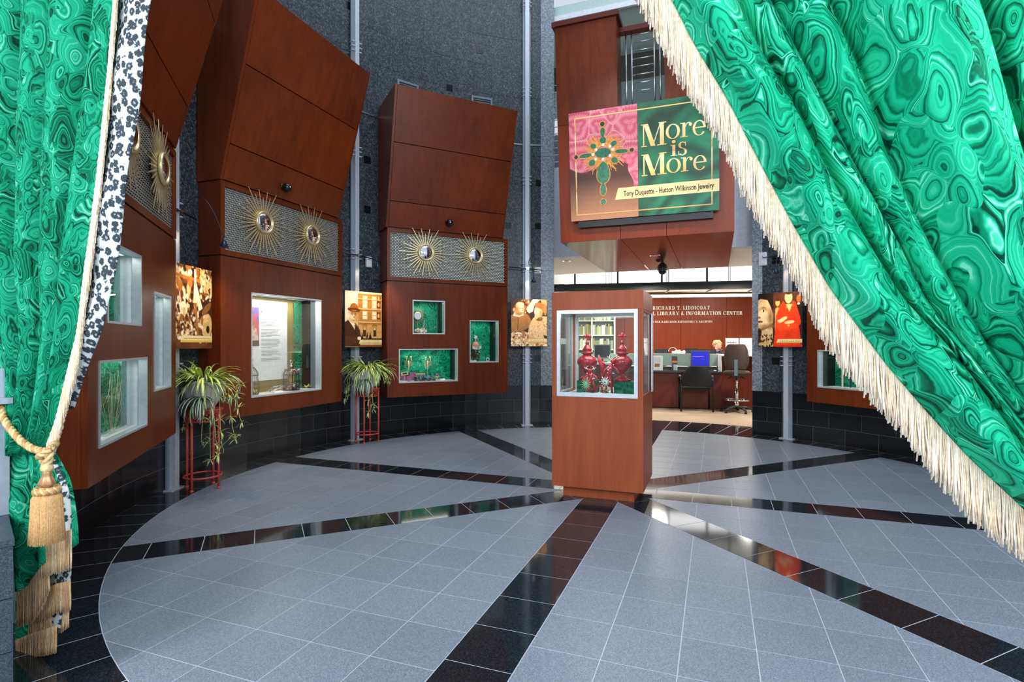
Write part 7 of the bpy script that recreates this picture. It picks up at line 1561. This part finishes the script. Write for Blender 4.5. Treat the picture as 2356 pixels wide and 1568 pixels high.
for i in range(12): a = random.uniform(0, 6.28); leaf_bm(b, (0, 0, .01), (math.cos(a), math.sin(a)), .07, .007, random.uniform(.3, 1.2), .6, (0, 1), 4)
b.build('leaves', [LEAF_Y, LEAF_C], r)
# --- near left cabinet and right cabinet
r1 = NI[1][2]; f, h = ni(1, 2, 245, 1000, 0.20); b_ = U[1]
r = empty('open_booklet', b_.sub(r1[0] + .16, .078, .0, r1[2] + .014), 'open white booklet in the lower left niche near the curtain', 'booklet'); MB().hexa([(-.09, -.03, 0), (0, -.03, .0), (0, .03, 0), (-.09, .03, 0), (-.09, -.03, .012), (0, -.03, .006), (0, .03, .006), (-.09, .03, .012)]).build('page', PAPER, r); MB().hexa([(.001, -.03, 0), (.09, -.03, .0), (.09, .03, 0), (.001, .03, 0), (.001, -.03, .006), (.09, -.03, .012), (.09, .03, .012), (.001, .03, .006)]).build('page', PAPER, r)
r = empty('gold_branches', b_.sub((r1[0] + r1[1]) / 2 + .05, .085, 0, r1[2] + .014), 'fine pale branches in front of malachite in the lower left niche', 'twigs'); b = MB()
for i in range(13): x = random.uniform(-.16, .16); x2 = x + random.uniform(-.12, .12); b.tube([(x * .3, 0, .0), (x, random.uniform(-.015, .015), .12 + random.random() * .1), (x2, 0, .22 + random.random() * .18)], [.0016, .0012, .0006], 4)
b.build('branches', plain('pale_branch', '#d8d0b0', .6), r)
f5 = U[5]; r5 = NI[5][0]; xs5 = f5.px(1941, 860, .16)[0]
r = empty('walking_stick', f5.sub(xs5, .14, 0, r5[2] + .014), 'white stick with a spiky pale collar in the right cabinet niche', 'stick'); MB().tube([(0, 0, 0), (0, 0, .47)], .011, 10).build('shaft', IVORY, r); MB().lathe([(.02, .235), (.048, .245), (.052, .26), (.045, .275), (.018, .28)], n=20, flute=10, famp=.12).build('collar', SILVERJ, r)
r = empty('dark_stick', f5.sub(xs5 + .06, .20, 0, r5[2] + .014), 'dark blue upright stick just right of the white stick', 'stick'); MB().tube([(0, 0, 0), (0, 0, .38)], .011, 10).build('shaft', plain('dark_blue_stick', '#22264a', .4), r); MB().ball((0, 0, .385), .014).build('knob', GOLD, r)
r = empty('bronze_stick', f5.sub(xs5 - .02, .22, 0, r5[2] + .014), 'leaning bronze coloured stick behind the white stick', 'stick'); MB().tube([(-.05, 0, 0), (.04, .02, .44)], .010, 10).build('shaft', plain('bronze_stick_metal', '#8a6a30', .4, .6), r); MB().ball((.042, .02, .445), .015).build('knob', GOLD, r)
card(f5.sub(xs5 + .30, .11, 0, r5[2] + .014), 'white caption card in the right cabinet niche near the fringe', .13, .06)
r = empty('pale_dish', f5.sub(xs5 + .34, .2, 0, r5[2] + .014), 'pale dish on a dark stand partly behind the curtain fringe', 'dish'); MB().lathe([(.03, .14), (.10, .155), (.102, .165), (.02, .16)], n=24).build('dish', IVORY, r); MB().lathe([(.05, 0), (.05, .01), (.015, .03), (.012, .12), (.03, .14)], n=16).build('stand', BROWNS, r)
